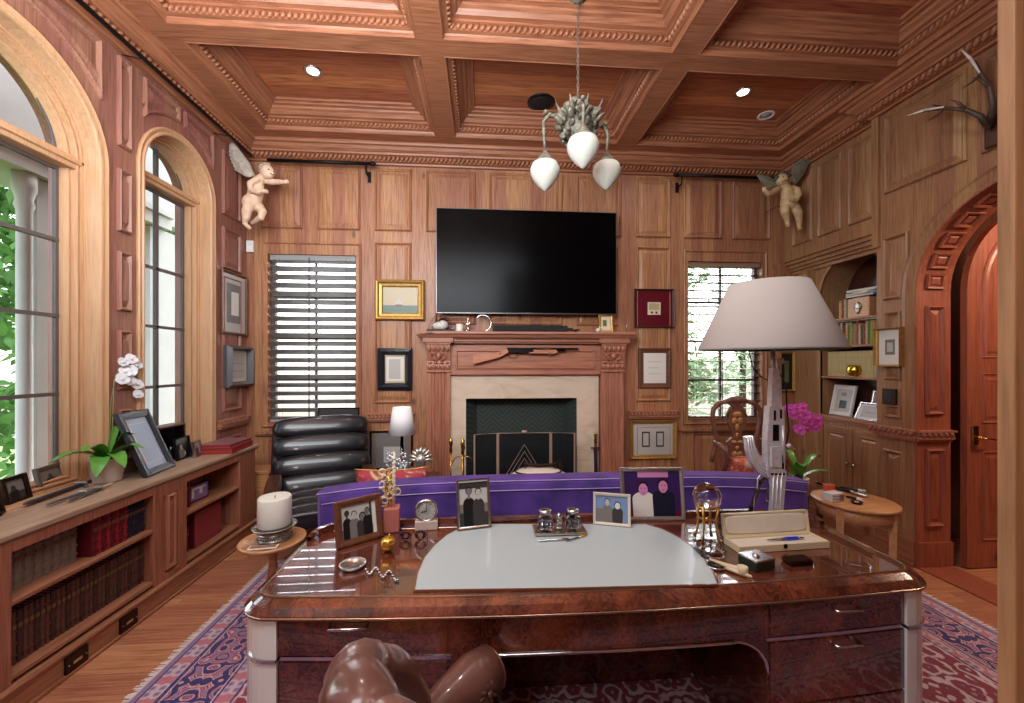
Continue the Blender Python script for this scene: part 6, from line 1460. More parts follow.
# ================================================================ orchids
M['orchid_leaf'] = mat('orchid leaf', (96, 160, 66), .35, var=.2, bscale=12, coat=.2)
M['orchid_white'] = mat('white petals', (240, 238, 240), .6, sss=.2); M['orchid_pink'] = mat('magenta petals', (214, 92, 190), .55, var=.15, bscale=50)
M['pot'] = mat('matt white pot', (228, 218, 208), .5)
def leafm(b, p, az, L, w, rise, droop):
    vs = []; n = 10
    for i in range(n+1):
        s = i/n; r = L*s; z = rise*math.sin(min(1, s*1.15)*PI*.6)-droop*s*s; ww = w*math.sin(PI*min(1, .12+s*.88))**.7*(1 if s < .98 else .2)
        c = Vector((p[0]+r*math.cos(az), p[1]+r*math.sin(az), p[2]+z)); sd = Vector((-math.sin(az), math.cos(az), 0))*ww/2
        vs += [c-sd+Vector((0, 0, ww*.18)), c, c+sd+Vector((0, 0, ww*.18))]
    fs = []
    for i in range(n): a = i*3; fs += [(a, a+3, a+4, a+1), (a+1, a+4, a+5, a+2)]
    k = len(vs); vs += [v-Vector((0, 0, .0025)) for v in vs]; fs += [tuple(x+k for x in f[::-1]) for f in fs]
    b.add(vs, fs, True)
def bloom(b, c, s, face, rnd):
    f = Vector(face).normalized(); u = f.orthogonal().normalized(); w = f.cross(u)
    for k in range(5):
        a = 2*PI*k/5+rnd.random()*.3; d = u*math.cos(a)+w*math.sin(a); e = f.cross(d); r = s*(.62 if k in (1, 4) else .52)
        vs = [c]; n = 8
        for i in range(n+1): t_ = -1+2*i/n; vs.append(c+d*(r*(1.0-.45*t_*t_))+e*(r*.62*t_)+f*(.06*s*math.cos(t_*2)))
        b.add(vs, [(0, i, i+1) for i in range(1, n+1)], True)
    b.ell(c+f*s*.12, (s*.13, s*.13, s*.13), 8, 6)
def orchid(label, pos, pr, ph, leaves, stempts, blooms, petal, s, face, seed=1, sticks=False):
    t = thing('potted_orchid', label, 'potted plant', pos); rnd = random.Random(seed)
    b = MB(); b.lathe([(0, 0), (pr*.78, 0), (pr*.8, .006), (pr, ph-.012), (pr*1.03, ph-.008), (pr*1.03, ph), (pr*.95, ph), (pr*.93, ph-.02), (0, ph-.022)], n=36); b.build('pot', 'pot', t)
    b = MB(); b.ell((0, 0, ph-.024), (pr*.9, pr*.9, .012), 16, 8); b.build('soil', mat('bark chips', (86, 66, 46), .9, var=.4, bscale=60), t)
    b = MB()
    for az, L, w, rise, droop in leaves: leafm(b, (0, 0, ph-.015), az, L, w, rise, droop)
    b.build('leaf', 'orchid_leaf', t, recalc=False)
    b = MB()
    for sp in stempts: b.tube(sp, .0028, 6)
    b.build('stem', mat('orchid stem', (128, 134, 84), .5), t)
    b = MB()
    for c in blooms: bloom(b, Vector(c), s*(.85+.3*rnd.random()), Vector(face)+Vector((rnd.gauss(0, .3), rnd.gauss(0, .3), rnd.gauss(0, .2))), rnd)
    b.build('petal', petal, t, recalc=False)
    return t
pw = onZ(107, 481, .826); PWX = pw.x-.0
def rel(px, py, X): q = onX(px, py, X); return (q.x-pw.x, q.y-pw.y, q.z-.826)
orchid('white orchid in a white pot between the two arched windows', (pw.x, pw.y, .826), .09, .15,
    [(R(-100), .30, .075, .10, .04), (R(-60), .24, .10, .07, .12), (R(-80), .20, .09, .12, .02), (R(40), .13, .07, .16, .0), (R(80), .10, .06, .2, 0), (R(10), .20, .075, .10, .03), (R(-30), .24, .085, .08, .10)],
    [[(0, 0, .12), rel(110, 430, pw.x), rel(111, 400, pw.x), rel(116, 375, pw.x), rel(126, 362, pw.x), rel(136, 372, pw.x), rel(139, 390, pw.x)], [(0.01, 0, .12), rel(112, 440, pw.x), rel(114, 380, pw.x)]],
    [rel(a, c, pw.x+.02) for a, c in ((123, 362), (131, 359), (136, 365), (125, 372), (131, 370), (122, 379), (129, 380), (137, 384), (138, 394))], 'orchid_white', .062, (1, -.6, 0), 4)
po = (RT.x+.06, RT.y+.10)
po3 = onY(799, 486, 2.95)
t = thing('plant_stand', 'slender dark plant stand behind the sofa holding the pink orchid', 'plant stand', (po3.x, 2.95, 0))
zp = po3.z-.03
b = MB(); b.lathe([(0, zp-.02), (.11, zp-.02), (.115, zp-.01), (.11, zp-.0005), (0, zp-.0005)], n=28); b.build('tabletop', 'dark_wood', t)
for k in range(3): q_ = 2*PI*k/3; b = MB(); b.tube([(.08*math.cos(q_), .08*math.sin(q_), zp-.02), (.05*math.cos(q_), .05*math.sin(q_), zp*.5), (.12*math.cos(q_), .12*math.sin(q_), .012)], [.012, .01, .012], 8); b.build('leg', 'dark_wood', t)
def relp(px, py): q = onY(px, py, 2.95); return (q.x-po3.x, 0, q.z-zp)
orchid('magenta orchid in a white pot beyond the sofa end', (po3.x, 2.95, zp+.001), .065, .10,
    [(R(180), .22, .07, .14, 0), (R(150), .16, .06, .2, 0), (R(100), .14, .06, .2, 0), (R(0), .2, .06, .18, 0), (R(-30), .22, .06, .08, 0), (R(-120), .16, .08, .14, 0), (R(-150), .18, .07, .05, 0)],
    [[(0, 0, .09), relp(799, 450), relp(800, 425), relp(796, 412)], [(.02, 0, .09), relp(806, 455), relp(806, 420), relp(810, 414)]],
    [relp(a, c) for a, c in ((790, 409), (797, 408), (803, 407), (806, 414), (799, 416), (793, 414), (803, 423), (810, 421), (817, 419), (815, 427), (800, 429), (807, 428), (819, 424))], 'orchid_pink', .075, (-.3, -1, 0), 9)
# ================================================================ counter things, under the windows
CTZ = .826
M['antique_frame'] = mat('antique pewter frame', (112, 104, 94), .4, .5, var=.3, bscale=90)
easel2('framed_photo', 'dark bronze framed photo on the counter nearest the camera', 'photo frame', (0, 516), (5, 512), CTZ, .17, .012, 'bronze', art_plain('black', [('mid', .2, .2, .5, .7)]))
easel2('framed_photo', 'dark square framed photo second from the camera end of the counter', 'photo frame', (8, 507), (33, 498), CTZ, .15, .022, 'bronze', bw('mid', [(.4, .7, 'black', 'dark', .5)], [('dark', 0, 0, 1, .4)]))
easel2('framed_photo', 'pewter framed dark photo leaning behind the dagger sheaths', 'photo frame', (42, 494), (68, 484), CTZ, .15, .024, 'antique_frame', bw('mid', [(.5, .7, 'black', 'dark', .5)], [('brown', 0, 0, 1, .3)]))
def dagger(label, a, c, r, m, hm):
    p, q = onZ(*a, CTZ+.014), onZ(*c, CTZ+.014); L = (q-p).length; t = thing('dagger', label, 'dagger', ((p.x+q.x)/2, (p.y+q.y)/2, CTZ+.002), math.atan2(q.y-p.y, q.x-p.x))
    b = MB(); b.tube([(-L/2, 0, r), (-L/2+.02, 0, r), (L*.12, 0, r), (L*.15, 0, r)], [r*.4, r*.8, r, r*1.2], 10, flat=.6); b.build('sheath', m, t)
    b = MB(); b.tube([(L*.15, 0, r), (L*.2, 0, r), (L*.4, 0, r), (L/2, 0, r)], [r*1.3, r*.6, r*.7, r*.5], 10); b.build('grip', hm, t)
    b = MB(); b.bbox(L*.145, -r*2.0, 0, L*.165, r*2.0, r*2, .002); b.build('guard', 'pewter', t)
M['sheath'] = mat('dark blue grey sheath', (52, 50, 62), .4, .3)
dagger('long black sheathed dagger lying on the counter before the pewter frame', (24, 505), (105, 477), .017, 'sheath', 'sheath')
dagger('grey sheathed dagger between the black dagger and the counter edge', (46, 505), (100, 487), .012, mat('slate sheath', (84, 84, 98), .4, .5), 'pewter')
dagger('short bone-handled dagger nearest the front edge of the counter', (68, 501), (113, 483), .012, mat('bronze sheath', (98, 92, 88), .4, .6), mat('bone', (200, 184, 150), .45))
easel2('framed_photo', 'large silver edged tablet-like frame with a pale blue sheet beside the orchid', 'photo frame', (147, 478), (175.5, 466), CTZ, .46, .05, mat('black leather frame', (40, 42, 48), .3), art_plain('sky', [('light', .1, .1, .9, .9), ('sky', .15, .12, .88, .88)]), tilt=R(22), depth=.02)
t = thing('display_box', 'dark glass-fronted memorabilia box behind the small oval frame', 'display box', tuple(onX(180, 445, -2.38)), PI/2); t.location.z = CTZ
t.location.y = 3.22
b = MB(); b.bbox(-.19, -.0, 0, .19, .10, .012, .002); b.bbox(-.19, .0, .26, .19, .10, .275, .003); b.bbox(-.19, .09, .01, .19, .10, .262, .002); b.bbox(-.19, 0, .01, -.18, .095, .262, .002); b.bbox(.18, 0, .01, .19, .095, .262, .002); b.build('case', 'walnut', t)
b = MB(); b.box(-.178, .085, .013, .178, .088, .259); b.m = 1; b.box(-.16, .08, .15, -.05, .084, .24); b.m = 2; b.box(0, .08, .12, .06, .084, .24); b.box(.09, .08, .08, .15, .084, .2); b.m = 3; b.box(.02, .078, .14, .05, .079, .2)
b.build('backing', [G['black'], G['sand'], G['maroon'], G['light']], t)
b = MB(); 
for k, (x, r) in enumerate(((-.12, .03), (-.05, .035), (.02, .03), (.1, .035))): b.ell((x, .05, .045), (r, .02, .03), 12, 8); b.ell((x, .045, .085), (r*.5, .012, .02), 10, 6)
b.build('figure', 'pewter', t)
b = MB(); b.box(-.179, .002, .013, .179, .004, .259); b.build('glass_front', 'thin_glass', t)
easel2('framed_photo', 'black framed dark photo beside the tall silver edged frame', 'photo frame', (178, 461), (192, 455.5), CTZ, .17, .010, 'iron', bw('black', [(.4, .7, 'mid', 'light', .4)], [('light', .3, .1, .7, .3)]), tilt=R(8))
easel2('framed_photo', 'little silver oval photo frame near the red books', 'photo frame', (196, 458), (202.5, 454), CTZ, .13, .018, 'silver', bw('light', [(.5, .8, 'dark', 'mid', .6)]), tilt=R(8))
for k, (z, lab, w, d, col) in enumerate(((0, 'lower of two red books stacked flat at the far counter end', .36, .26, (142, 44, 46)), (.046, 'upper red book with grey cover stacked flat at the far counter end', .34, .24, (150, 60, 62)))):
    t = thing('book', lab, 'book', (-2.215, 3.66, CTZ+z), R(4-3*k), 'red books stacked flat on the counter')
    b = MB(); h = .044 if k == 0 else .03; b.bbox(-d/2, -w/2, 0, d/2, w/2, .004, .001); b.bbox(-d/2, -w/2, h-.004, d/2, w/2, h, .001); b.bbox(-d/2-.002, -w/2, 0, -d/2+.004, w/2, h, .001); b.build('cover', mat('red cloth', col, .5) if k == 0 else mat('mauve cover', (140, 96, 100), .35), t)
    b = MB(); b.bbox(-d/2+.004, -w/2+.006, .004, d/2-.004, w/2-.006, h-.004, .001); b.build('pages', mat('red edged pages', (160, 52, 50), .6), t)
# ================================================================ things on the demilune table
TZ = .722
def onT(px, py): q = onZ(px, py, TZ); return q
q = onT(833, 500); t = thing('dice_box', 'small white box with blue dots on the demilune table beside the sofa', 'box', (q.x, q.y, TZ), R(12))
b = MB(); b.bbox(-.05, -.03, 0, .05, .03, .05, .003); b.build('body', mat('glazed white', (224, 224, 232), .25), t)
b = MB()
for x in (-.035, -.018, 0): 
    for z in (.014, .032): b.ell((x, -.031, z+.004*(x < -.02)), (.005, .0015, .005), 8, 5)
b.build('dot_print', mat('cobalt', (50, 60, 130), .3), t)
b = MB(); b.bbox(.012, -.034, .008, .048, -.029, .042, .001); b.build('label_print', 'pewter', t)
q = onT(829, 491); t = thing('red_lighter', 'coral red block behind the dotted white box', 'ornament', (q.x, q.y, TZ), R(10)); b = MB(); b.bbox(-.03, -.02, 0, .03, .02, .048, .006); b.build('body', mat('coral red', (214, 96, 76), .45), t); b = MB(); b.bbox(-.016, -.012, .048, .016, .012, .056, .003); b.build('cap', 'pewter', t)
def rodlike(name, label, a, c, r, m1, m2, zo=0):
    p, q = onT(*a), onT(*c); L = (q-p).length; t = thing(name, label, 'cane handle' if name == 'cane' else 'binoculars' if name == 'telescope' else 'cigar', ((p.x+q.x)/2, (p.y+q.y)/2, TZ+zo), math.atan2(q.y-p.y, q.x-p.x))
    b = MB(); b.tube([(-L/2, 0, r), (L*.2, 0, r)], [r*.75, r], 10); b.build('shaft', m1, t); b = MB(); b.lathe([(0, 0), (r*1.1, 0), (r*1.3, L*.08), (r*1.1, L*.28), (r*.6, L*.3), (0, L*.3)], (L*.2, 0, r*1.0), 14, axis='X'); b.build('ferrule', m2, t)
rodlike('cane', 'grey metal baton lying diagonally on the demilune table', (816, 484), (868, 498), .010, 'gunmetal', 'silver')
rodlike('telescope', 'black and silver spyglass on the far side of the demilune table', (840, 489), (866, 494), .012, 'black', 'pewter')
rodlike('cigar_tube', 'short silver tube with white cap nearest the dotted box', (846, 498), (862, 502), .010, 'bronze', 'white_paint')
t = thing('ashtray', 'dark round dish on the demilune table between box and baton', 'dish', (onT(850, 501).x, onT(850, 501).y-.045, TZ)); b = MB(); b.lathe([(0, .004), (.022, .004), (.028, .014), (.031, .014), (.025, 0), (0, 0)], n=24); b.build('bowl', 'bronze', t); b = MB(); b.ell((0, 0, .010), (.012, .012, .006), 10, 6); b.build('ash', 'pewter', t)
# ================================================================ niche contents
NXF = XR2+.05
def nbook(y, z, w, h, col, lab, grp, lean=0):
    key = 'nb%d_%d' % (int(w*1000), int(h*100)); 
    mm = M.setdefault('nbm'+str(col), mat('cloth book', col, .5, var=.12, bscale=40))
    o = book('book', w, h, .17, mm, 3, gilt=False); o.location = (NXF, y, z+.001); o.rotation_euler = (0, 0, PI); tag(o, lab, 'book', grp); return o
cols = [(150, 62, 52), (196, 180, 140), (88, 120, 62), (150, 160, 90), (196, 120, 60), (120, 140, 110), (170, 60, 50), (206, 196, 170), (70, 90, 60)]
rnd = random.Random(8)
y = NI[1]-.02; k = 0
while y > NI[0]+.12: w = rnd.choice((.022, .026, .032, .018)); h = rnd.choice((.20, .22, .19, .23)); nbook(y-w/2, shz[2], w, h, cols[k % 9], 'coloured book standing on the shelf above the gold bowl', 'books on the middle niche shelf'); y -= w+.001; k += 1
y = NI[1]-.03
while y > NI[0]+.03: nbook(y-.013, shz[1], .025, .25, (196, 182, 132), 'cream bound volume in the matching row behind the gold bowl', 'cream volumes behind the gold bowl'); y -= .026
y = NI[1]-.16; k = 0
for w, h, c_ in ((.03, .18, (196, 176, 120)), (.025, .2, (160, 70, 50)), (.02, .19, (190, 190, 160))): nbook(y-w/2, shz[3], w, h, c_, 'upright book at the window end of the top niche shelf', 'books on the top niche shelf'); y -= w+.001
for w, h, c_ in ((.03, .27, (60, 110, 80)), (.03, .28, (48, 92, 80)), (.025, .26, (90, 120, 80)), (.03, .28, (40, 80, 66))): nbook(NI[0]+.15-w/2-.031*k, shz[3], w, h, c_, 'tall green book at the archway end of the top niche shelf', 'green books on the top niche shelf'); k += 1
t = thing('carved_box', 'square tan wooden clock box on the top niche shelf', 'box', (NXF+.0, 3.58, shz[3]+.001), -PI/2)
b = MB(); b.bbox(-.11, 0, 0, .11, .14, .19, .006); b.build('case', 'light_wood', t); b = MB(); b.lathe([(.035, .0), (.042, .004), (.035, .01), (0, .008)], (0, 0, .10), 20, axis='Y'); b.ell((0, -.01, .06), (.02, .01, .03), 10, 7); b.build('medallion', 'pewter', t)
def flatbook(y, z, lab, col, grp, rz=0, w=.26):
    t = thing('book', lab, 'book', (NXF+.07, y, z), rz, grp); b = MB(); b.bbox(-.09, -w/2, 0, .09, w/2, .024, .002); b.build('cover', mat('glossy cover', col, .3), t); b = MB(); b.bbox(-.0915, -w/2+.004, .004, -.08, w/2-.004, .020, .001); b.build('pages', 'page', t)
flatbook(3.56, shz[3]+.192, 'blue magazine lying on the tan clock box, lowest of the pile', (90, 140, 180), 'magazines on the clock box', R(5)); flatbook(3.57, shz[3]+.217, 'white magazine in the middle of the pile on the clock box', (222, 226, 230), 'magazines on the clock box', R(-7)); flatbook(3.55, shz[3]+.242, 'grey magazine topmost on the tan clock box', (190, 200, 206), 'magazines on the clock box', R(10))
flatbook(3.72, shz[2]+.232, 'blue paperback lying on the row of coloured books, lower one', (70, 120, 170), 'paperbacks on the coloured books', R(4)); flatbook(3.50, shz[2]+.232, 'pale paperback lying over the archway end of the coloured books', (206, 214, 220), 'paperbacks on the coloured books', R(-4))
t = thing('gold_bowl', 'round gold bowl before the cream volumes in the niche', 'bowl', (XR2+.035, 3.60, shz[1]+.001))
b = MB(); b.lathe([(0, 0), (.03, 0), (.032, .008), (.055, .03), (.066, .06), (.06, .095), (.045, .11), (.04, .112), (.055, .09), (.058, .06), (.045, .03), (0, .02)], n=30); b.build('bowl', mat('bright gold', (214, 176, 70), .18, 1), t)
b = MB(); b.tube([(.03*math.cos(a), .03*math.sin(a)-.0, .004) for a in [2*PI*i/16 for i in range(16)]], .005, 6, closed=True); b.build('foot_rim', 'gold', t)
def nframe(label, y, w, h, fm, art, x=XR2+.02, tilt=R(12), rz=0): return easel_frame('framed_photo', label, 'photo frame', (x, y, shz[0]-.003), w, h, .012, fm, art, -PI/2+rz, tilt)
nframe('white matted photo leaning in the window end of the niche', 3.78, .24, .31, 'white_paint', art_plain('light', [('black', .3, .15, .75, .5), ('mid', .35, .7, .65, .85)], 'white', .1), x=XR2+.05)
nframe('silver scallop-edged frame in front of the niche photos beside the archway pier', 3.44, .25, .17, 'silver', art_plain('light', [('mid', .2, .4, .8, .45)], 'white', .12), x=XR2-.01, tilt=R(25))
nframe('dark silver framed photo behind the scallop-edged frame', 3.45, .2, .27, 'chrome', bw('mid', [(.5, .8, 'dark', 'light', .5)]), x=XR2+.12)
t = thing('brass_figurine', 'tiny brass figure at the front corner of the niche counter', 'figurine', (XR2-.02, 3.26, shz[0]-.004)); b = MB(); b.lathe([(.02, 0), (.018, .006), (.008, .012), (.014, .03), (.006, .045), (.01, .055), (0, .066)], n=12); b.build('body', 'brass', t); b = MB(); b.ell((0, 0, .07), .010, 8, 6); b.build('head', 'brass', t)
# ================================================================ cherubs
M['cherub'] = mat('pale carved wood', (222, 190, 162), .6, var=.14, bscale=14, bump=.3)
M['cherub2'] = mat('gilt weathered wood', (202, 172, 128), .6, var=.22, bscale=12, bump=.4)
M['wing'] = mat('grey carved feathers', (176, 164, 150), .7, var=.2, bscale=30); M['wing2'] = mat('dark carved feathers', (120, 118, 100), .7, var=.3, bscale=30)
M['curl'] = mat('greying curls', (170, 156, 138), .7, var=.3, bscale=50, bump=.6); M['curl2'] = mat('dark curls', (78, 78, 74), .7, var=.3, bscale=50, bump=.6)
def cherub(label, P, wc, J, body_m, hair_m, wing_m, wings, face):
    """P: anchor px -> local frame on a plane; J: joints in px with depth offset (m) towards the room"""
    Yp, dirn = P; o = onY(*wc, Yp); t = thing('cherub', label, 'statue', (o.x, Yp, o.z))
    def g(px, py, d=0): q = onY(px, py, Yp-d); return Vector((q.x-o.x, -d, q.z-o.z))
    b = MB()
    for chain in J['tubes']: b.tube([g(*c[:3]) for c in chain], [c[3]*.93 for c in chain], 12)
    for e in J['balls']: b.ell(g(*e[:3]), e[3], 16, 12, e[4] if len(e) > 4 else None)
    for hnd in J['hands']:
        hp = g(*hnd[:3]); b.ell(hp, (.022, .018, .02), 10, 8)
        d = Vector(hnd[3]).normalized(); u = d.orthogonal().normalized(); w = d.cross(u)
        for k in range(4): q0 = hp+w*(-.015+.010*k); b.tube([q0, q0+d*.025, q0+d*(.040-.004*abs(k-1.5))+u*.008], [.0068, .006, .005], 6)
        b.tube([hp, hp+u*.02+d*.006, hp+u*.026+d*.02], [.008, .0065, .005], 6)
    o_ = b.build('body', body_m, t); md = o_.modifiers.new('r', 'REMESH'); md.mode = 'VOXEL'; md.voxel_size = .0052; md.use_smooth_shade = True
    sm = o_.modifiers.new('s', 'SMOOTH'); sm.factor = .5; sm.iterations = 5
    hc = g(*J['head'][:3]); hr = J['head'][3]; f = Vector(face).normalized(); up = Vector((0, 0, 1)); sd = f.cross(up).normalized()
    h = MB(); rnd = random.Random(4)
    for k in range(46):
        a = rnd.random()*2*PI; e = rnd.uniform(-.2, 1); d = Vector((math.cos(a)*math.sqrt(1-e*e), math.sin(a)*math.sqrt(1-e*e), e))
        if d.dot(f) > .35: continue
        h.ell(hc+d*hr*.98, hr*.24, 8, 6)
    h.build('hair', hair_m, t)
    e = MB()
    for s in (-1, 1): e.ell(hc+f*hr*.93+sd*s*hr*.36+up*hr*.05, (hr*.13, hr*.08, hr*.09), 8, 6)
    e.tube([hc+f*hr*.97-sd*hr*.22-up*hr*.48, hc+f*hr*1.02-up*hr*.5, hc+f*hr*.97+sd*hr*.22-up*hr*.48], [hr*.04, hr*.06, hr*.04], 6)
    e.build('face_detail', mat('umber', (110, 76, 60), .6), t)
    for (rt_, tip, wid, dd) in wings:
        w = MB(); r0, tp = g(*rt_), g(*tip); ax = tp-r0; L = ax.length; ax.normalize(); pe = ax.cross(Vector((0, 1, 0))).normalized()
        if wid < 0: pe = -pe
        wd = abs(wid)
        for row, (s0, s1, n_, off, sc_) in enumerate(((.10, .95, 9, 0, 1), (.05, .70, 8, .012, .75), (0, .45, 7, .02, .55))):
            for k in range(n_):
                s = s0+(s1-s0)*k/(n_-1); base = r0+ax*L*s*.75; d = (ax*.9+pe*(1.0-.85*s)).normalized(); ln = wd*sc_*(1.15-.35*abs(s-.5))
                c = base+d*ln*.5+Vector((0, -off, 0)); ang = math.atan2(d.z, d.x)
                w.ell(c, (ln*.55, .012, wd*.14), 12, 6, (0, -ang, 0))
        w.tube([r0, r0+ax*L*.4-pe*wd*.08, r0+ax*L*.8, tp], [.026, .024, .017, .008], 8)
        w.build('wing', wing_m, t)
    # iron hook to the wall
    k = MB(); c0 = g(*J['belly'][:3]); k.tube([c0+Vector((0, .03, 0)), Vector((c0.x, YB-Yp-.004, c0.z))], .003, 6); k.build('wall_hook', 'iron', t)
    return t
# left: facing right, arm stretched to the right
JL = dict(tubes=[
    [(252, 205, .16, .072), (255, 196, .17, .074), (257, 188, .17, .066), (259, 180, .16, .050), (263, 176, .16, .034)],        # torso to neck
    [(258, 179, .20, .034), (250, 184, .25, .032), (251, 190, .27, .030), (258, 192, .29, .027), (263, 191, .29, .022)],       # near arm folded
    [(264, 180, .13, .034), (271, 182, .13, .030), (278, 182, .14, .026), (283, 182, .15, .021)],                             # far arm stretched
    [(249, 206, .20, .054), (246.5, 212, .23, .046), (246, 218, .22, .036), (245, 224, .20, .024), (250, 228.5, .23, .019)],
    [(258, 206, .13, .052), (262.5, 212, .17, .044), (261, 217.5, .17, .034), (254, 221.5, .12, .023), (250.5, 223, .12, .020)]],
    balls=[(251.5, 203, .17, (.082, .078, .082)), (267.5, 172, .17, (.062, .060, .068)), (269.6, 175.5, .185, (.030, .030, .028)), (273.0, 173.2, .185, .011)],
    hands=[(264, 191, .30, (1, 0, -.2)), (285, 182, .15, (1, -.1, .15))], head=(267.5, 171.5, .17, .066), belly=(253, 200, .1))
cherub('pale carved cherub flying in the left ceiling corner with one arm stretched out', (4.14, 0), (253, 200), JL, 'cherub', 'curl', 'wing', [((253, 177, .13), (236, 146, .14), .16, 0)], (.8, -.55, -.1))
JR = dict(tubes=[
    [(789, 205, .16, .070), (788, 198, .17, .072), (787, 191, .17, .064), (784, 186, .16, .046), (782, 183, .16, .034)],
    [(778, 189, .18, .034), (772, 193, .22, .030), (768, 194, .25, .026), (765, 191, .26, .022)],
    [(791, 188, .18, .036), (798, 190, .22, .032), (799, 195, .24, .030), (796, 200, .26, .026), (793, 200, .26, .022)],
    [(784.5, 208, .18, .050), (785, 213, .21, .042), (786.5, 218, .19, .032), (787.5, 223, .18, .023), (788, 225.5, .22, .020)],
    [(794.5, 207, .17, .052), (798, 213, .22, .044), (799, 219, .20, .033), (799, 226, .18, .023), (800, 229, .22, .020)]],
    balls=[(789, 203, .17, (.084, .078, .08)), (782, 180, .17, (.060, .058, .066)), (782, 182.5, .19, (.036, .028, .028)), (781.8, 181, .225, .011)],
    hands=[(764.5, 190.5, .26, (-.5, -.5, .6)), (792.5, 199.5, .27, (-1, 0, 0))], head=(782, 179, .17, .064), belly=(789, 200, .1))
cherub('weathered gilt cherub with dark curls in the corner above the book niche', (4.04, 0), (789, 200), JR, 'cherub2', 'curl2', 'wing2', [((777, 185, .12), (761, 175, .13), .10, 0), ((793, 183, .12), (808, 165, .13), .16, 0)], (-.15, -1, -.15))
# ================================================================ chandelier
CHY = 2.62; o = onY(578, 125, CHY)
t = thing('chandelier', 'verdigris bronze chandelier of leafy arms with three frosted acorn globes', 'chandelier', (o.x, CHY, o.z))
def cg(px, py, d=0): q = onY(px, py, CHY-d); k = Vector((q.x-o.x, -d, q.z-o.z)); return k
M['verdigris'] = mat('verdigris bronze', (118, 112, 98), .6, .4, var=.45, bscale=35, bump=.5)
zc = ZC-o.z; b = MB(); L = zc-.13; n = int(L/.028)
for k in range(n):
    z = .13+L*(k+.5)/n; q_ = [(.007*math.cos(a), 0, z+.019*math.sin(a)) for a in [2*PI*i/12 for i in range(12)]]
    if k % 2: q_ = [(0, x, z_) for x, _, z_ in q_]
    b.tube(q_, .0028, 5, closed=True)
b.build('chain', 'verdigris', t)
b = MB(); b.lathe([(.06, zc-.001), (.058, zc-.02), (.02, zc-.04), (.008, zc-.05)], n=20); b.build('ceiling_rose', 'verdigris', t)
b = MB(); b.lathe([(.010, .15), (.04, .13), (.065, .09), (.085, .03), (.10, -.02), (.09, -.07), (.06, -.10), (.02, -.12), (0, -.125)], n=24)
rnd = random.Random(6)
for k in range(70):
    a = rnd.random()*2*PI; z = rnd.uniform(-.10, .12); r = .06+.05*math.cos((z)*8); b.ell((r*math.cos(a), r*math.sin(a), z), (.022, .014, .034), 7, 5, (rnd.random()*3, rnd.random()*3, 0))
b.build('hub', 'verdigris', t)
b = MB()
for k in range(9):
    a = 2*PI*k/9+.0; s = .13+.03*rnd.random(); tl = 1.0 if k in (0, 4) else .35; pts = [(.06*math.cos(a), .06*math.sin(a), .02), (s*.9*math.cos(a), s*.9*math.sin(a), .02+.06*tl), (s*1.05*math.cos(a), s*1.05*math.sin(a), .04+.11*tl), (s*1.15*math.cos(a), s*1.15*math.sin(a), .05+.15*tl)]
    b.tube(pts, [.014, .018, .010, .003], 6, flat=.5)
    for j in range(3): b.ell((s*(.7+.15*j)*math.cos(a), s*(.7+.15*j)*math.sin(a), .05-.03*j+.02*rnd.random()), (.04, .02, .012), 7, 5, (rnd.random(), -.5, a))
b.build('leaf', 'verdigris', t)
M['globe'] = mat('frosted glass globe', (236, 236, 224), .45, trans=.35, ior=1.2, sss=.3)
def arm(px, py, d, r):
    g_ = cg(px, py, d); s = 1; x, y, z = g_.x, -d, g_.z
    b = MB(); h = math.hypot(x, y) or 1; ux, uy = x/h, y/h
    zt_ = z+r*.95
    b.tube([(ux*.05, uy*.05, -.03), (x*.55, y*.55, .03), (x*.9, y*.9, .02), (x*1.05, y*1.05, -.03), (x, y, zt_+.03)], [.016, .013, .014, .012, .01], 8)
    for k in range(5): b.ell((x*(.5+.12*k), y*(.5+.12*k), .03+.008*math.sin(k*2)), (.018, .018, .014), 7, 5)
    a_ = b.build('arm', 'verdigris', t)
    b = MB(); b.lathe([(.012, zt_+.045), (.02, zt_+.03), (.035, zt_+.01), (r*.62, zt_-.02), (r*.66, zt_-.035), (r*.55, zt_-.045)], (x, y, 0), 20); b.build('shade_cap', 'verdigris', a_)
    b = MB(); b.lathe([(r*.55, zt_-.03), (r*.86, z+r*.52), (r, z+r*.18), (r*.98, z-r*.12), (r*.8, z-r*.5), (r*.5, z-r*.9), (r*.2, z-r*1.18), (.004, z-r*1.28), (0, z-r*1.29)], (x, y, 0), 28); b.build('glass_globe', 'globe', a_)
arm(545, 172, .06, .096); arm(606.5, 172, -.04, .094); arm(583, 148, .22, .098)
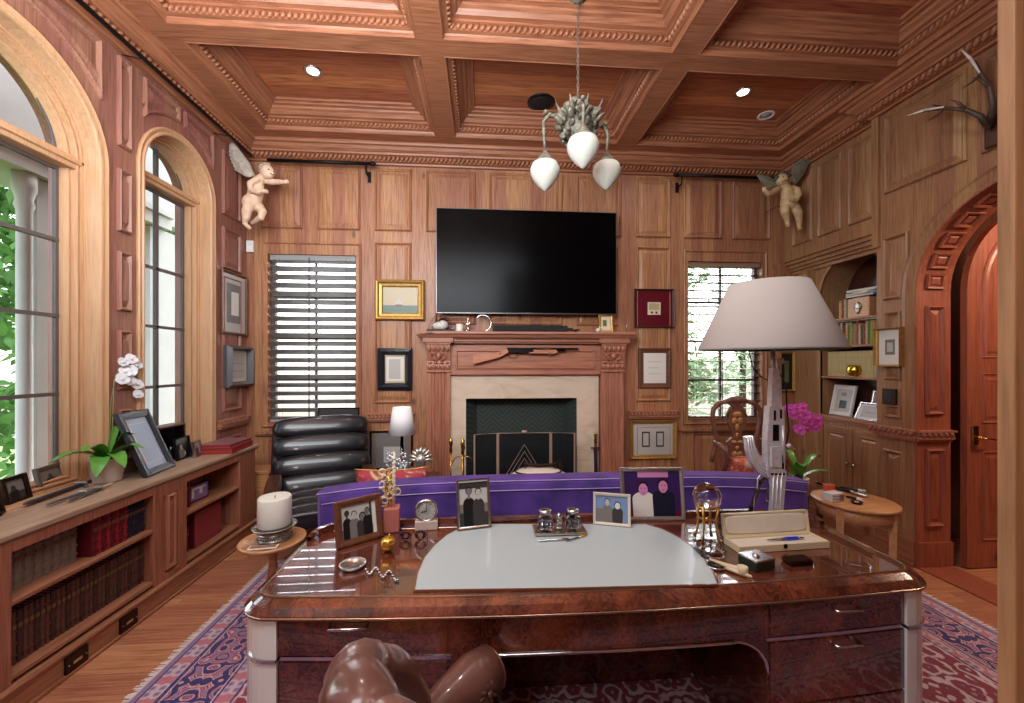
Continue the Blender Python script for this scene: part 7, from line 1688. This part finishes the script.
# ================================================================ antlers on the pier
q = onX(990, 128, XR-.08); t = thing('antlers', 'mounted dark antlers with pale tips high beside the archway', 'antlers', (XR-.004, q.y, q.z))
def ag(px, py, d): q_ = onX(px, py, XR-d); return Vector((XR-d-(XR-.004), q_.y-t.location.y, q_.z-t.location.z))
b = MB(); b.bbox(-.03, -.07, -.11, 0, .07, .10, .02); b.build('plaque', 'dark_wood', t)
M['antler'] = mat('dark antler', (74, 58, 48), .5, var=.5, bscale=14)
for pts in ([(990, 128, .05), (980, 116, .10), (966, 110, .14), (945, 108, .16), (925, 111, .18), (908, 116, .19)], [(990, 126, .05), (993, 105, .10), (990, 88, .13), (981, 74, .15), (972, 60, .17), (962, 50, .18)]):
    b = MB(); P_ = [ag(*p_) for p_ in pts]; b.tube(P_, [.022, .017, .013, .011, .008, .004], 8)
    b.tube([P_[2], P_[2]+Vector((-.03, .02, .06)), P_[2]+Vector((-.05, .05, .10))], [.012, .009, .003], 6); b.tube([P_[3], P_[3]+Vector((-.02, .03, -.03)), P_[3]+Vector((-.03, .08, -.04))], [.010, .007, .003], 6); b.tube([P_[3], P_[3]+(P_[4]-P_[3])*.6+Vector((0, 0, .035))], [.010, .003], 6)
    a_ = b.build('antler', 'antler', t)
    b = MB(); b.tube([P_[4]+Vector((-.006, 0, .004)), P_[5]+Vector((-.004, 0, .002))], [.009, .0045], 8); b.tube([P_[3]+Vector((-.009, 0, .006)), P_[4]+Vector((-.008, 0, .006))], [.006, .009], 6); b.build('pale_tip', mat('bleached antler', (226, 220, 208), .45), a_)
# ================================================================ lamps, added fill light and exposure
EXPO = 1.08
for x, y in ((-1.27, 3.42), (1.9, 3.45), (.5, 2.0), (-1.2, 2.0), (2.3, 2.0)): spot((x, y, ZC-.03), 15)
l = bpy.data.lights.new('hall_lamp', 'POINT'); l.energy = 55; l.color = (1, .75, .55); l.shadow_soft_size = .15
o = bpy.data.objects.new('hall_lamp', l); COL.objects.link(o); o.location = (4.4, 1.6, 3.0)
area('added_fill_light', (-.9, .80, 2.75), (R(134), 0, R(4)), 2.4, 1.0, 56, (.88, .95, 1))  # added soft light aimed at the ceiling, no fixture stands here
area('added_fill_light', (-.7, .55, 3.2), (R(58), 0, R(-6)), 2.8, .9, 40, (.88, .95, 1))  # second added soft light, brightens the room from the front wall
l = bpy.data.lights.new('added_casing_light', 'POINT'); l.energy = 20; l.color = (1, .97, .94); l.shadow_soft_size = .2  # added unseen light that brightens the near casing
o = bpy.data.objects.new('added_casing_light', l); COL.objects.link(o); o.location = (-.6, -.6, 2.5)
bg.inputs['Strength'].default_value = .6
sc = bpy.context.scene
sc.view_settings.view_transform = 'Standard'; sc.view_settings.look = 'None'; sc.view_settings.gamma = 1; sc.view_settings.use_curve_mapping = False
sc.view_settings.exposure = EXPO
sc.cycles.use_denoising = True; sc.cycles.max_bounces = 10; sc.cycles.diffuse_bounces = 6; sc.cycles.glossy_bounces = 4; sc.cycles.transmission_bounces = 8
sc.cycles.sample_clamp_indirect = 6; sc.cycles.caustics_reflective = False; sc.cycles.caustics_refractive = False
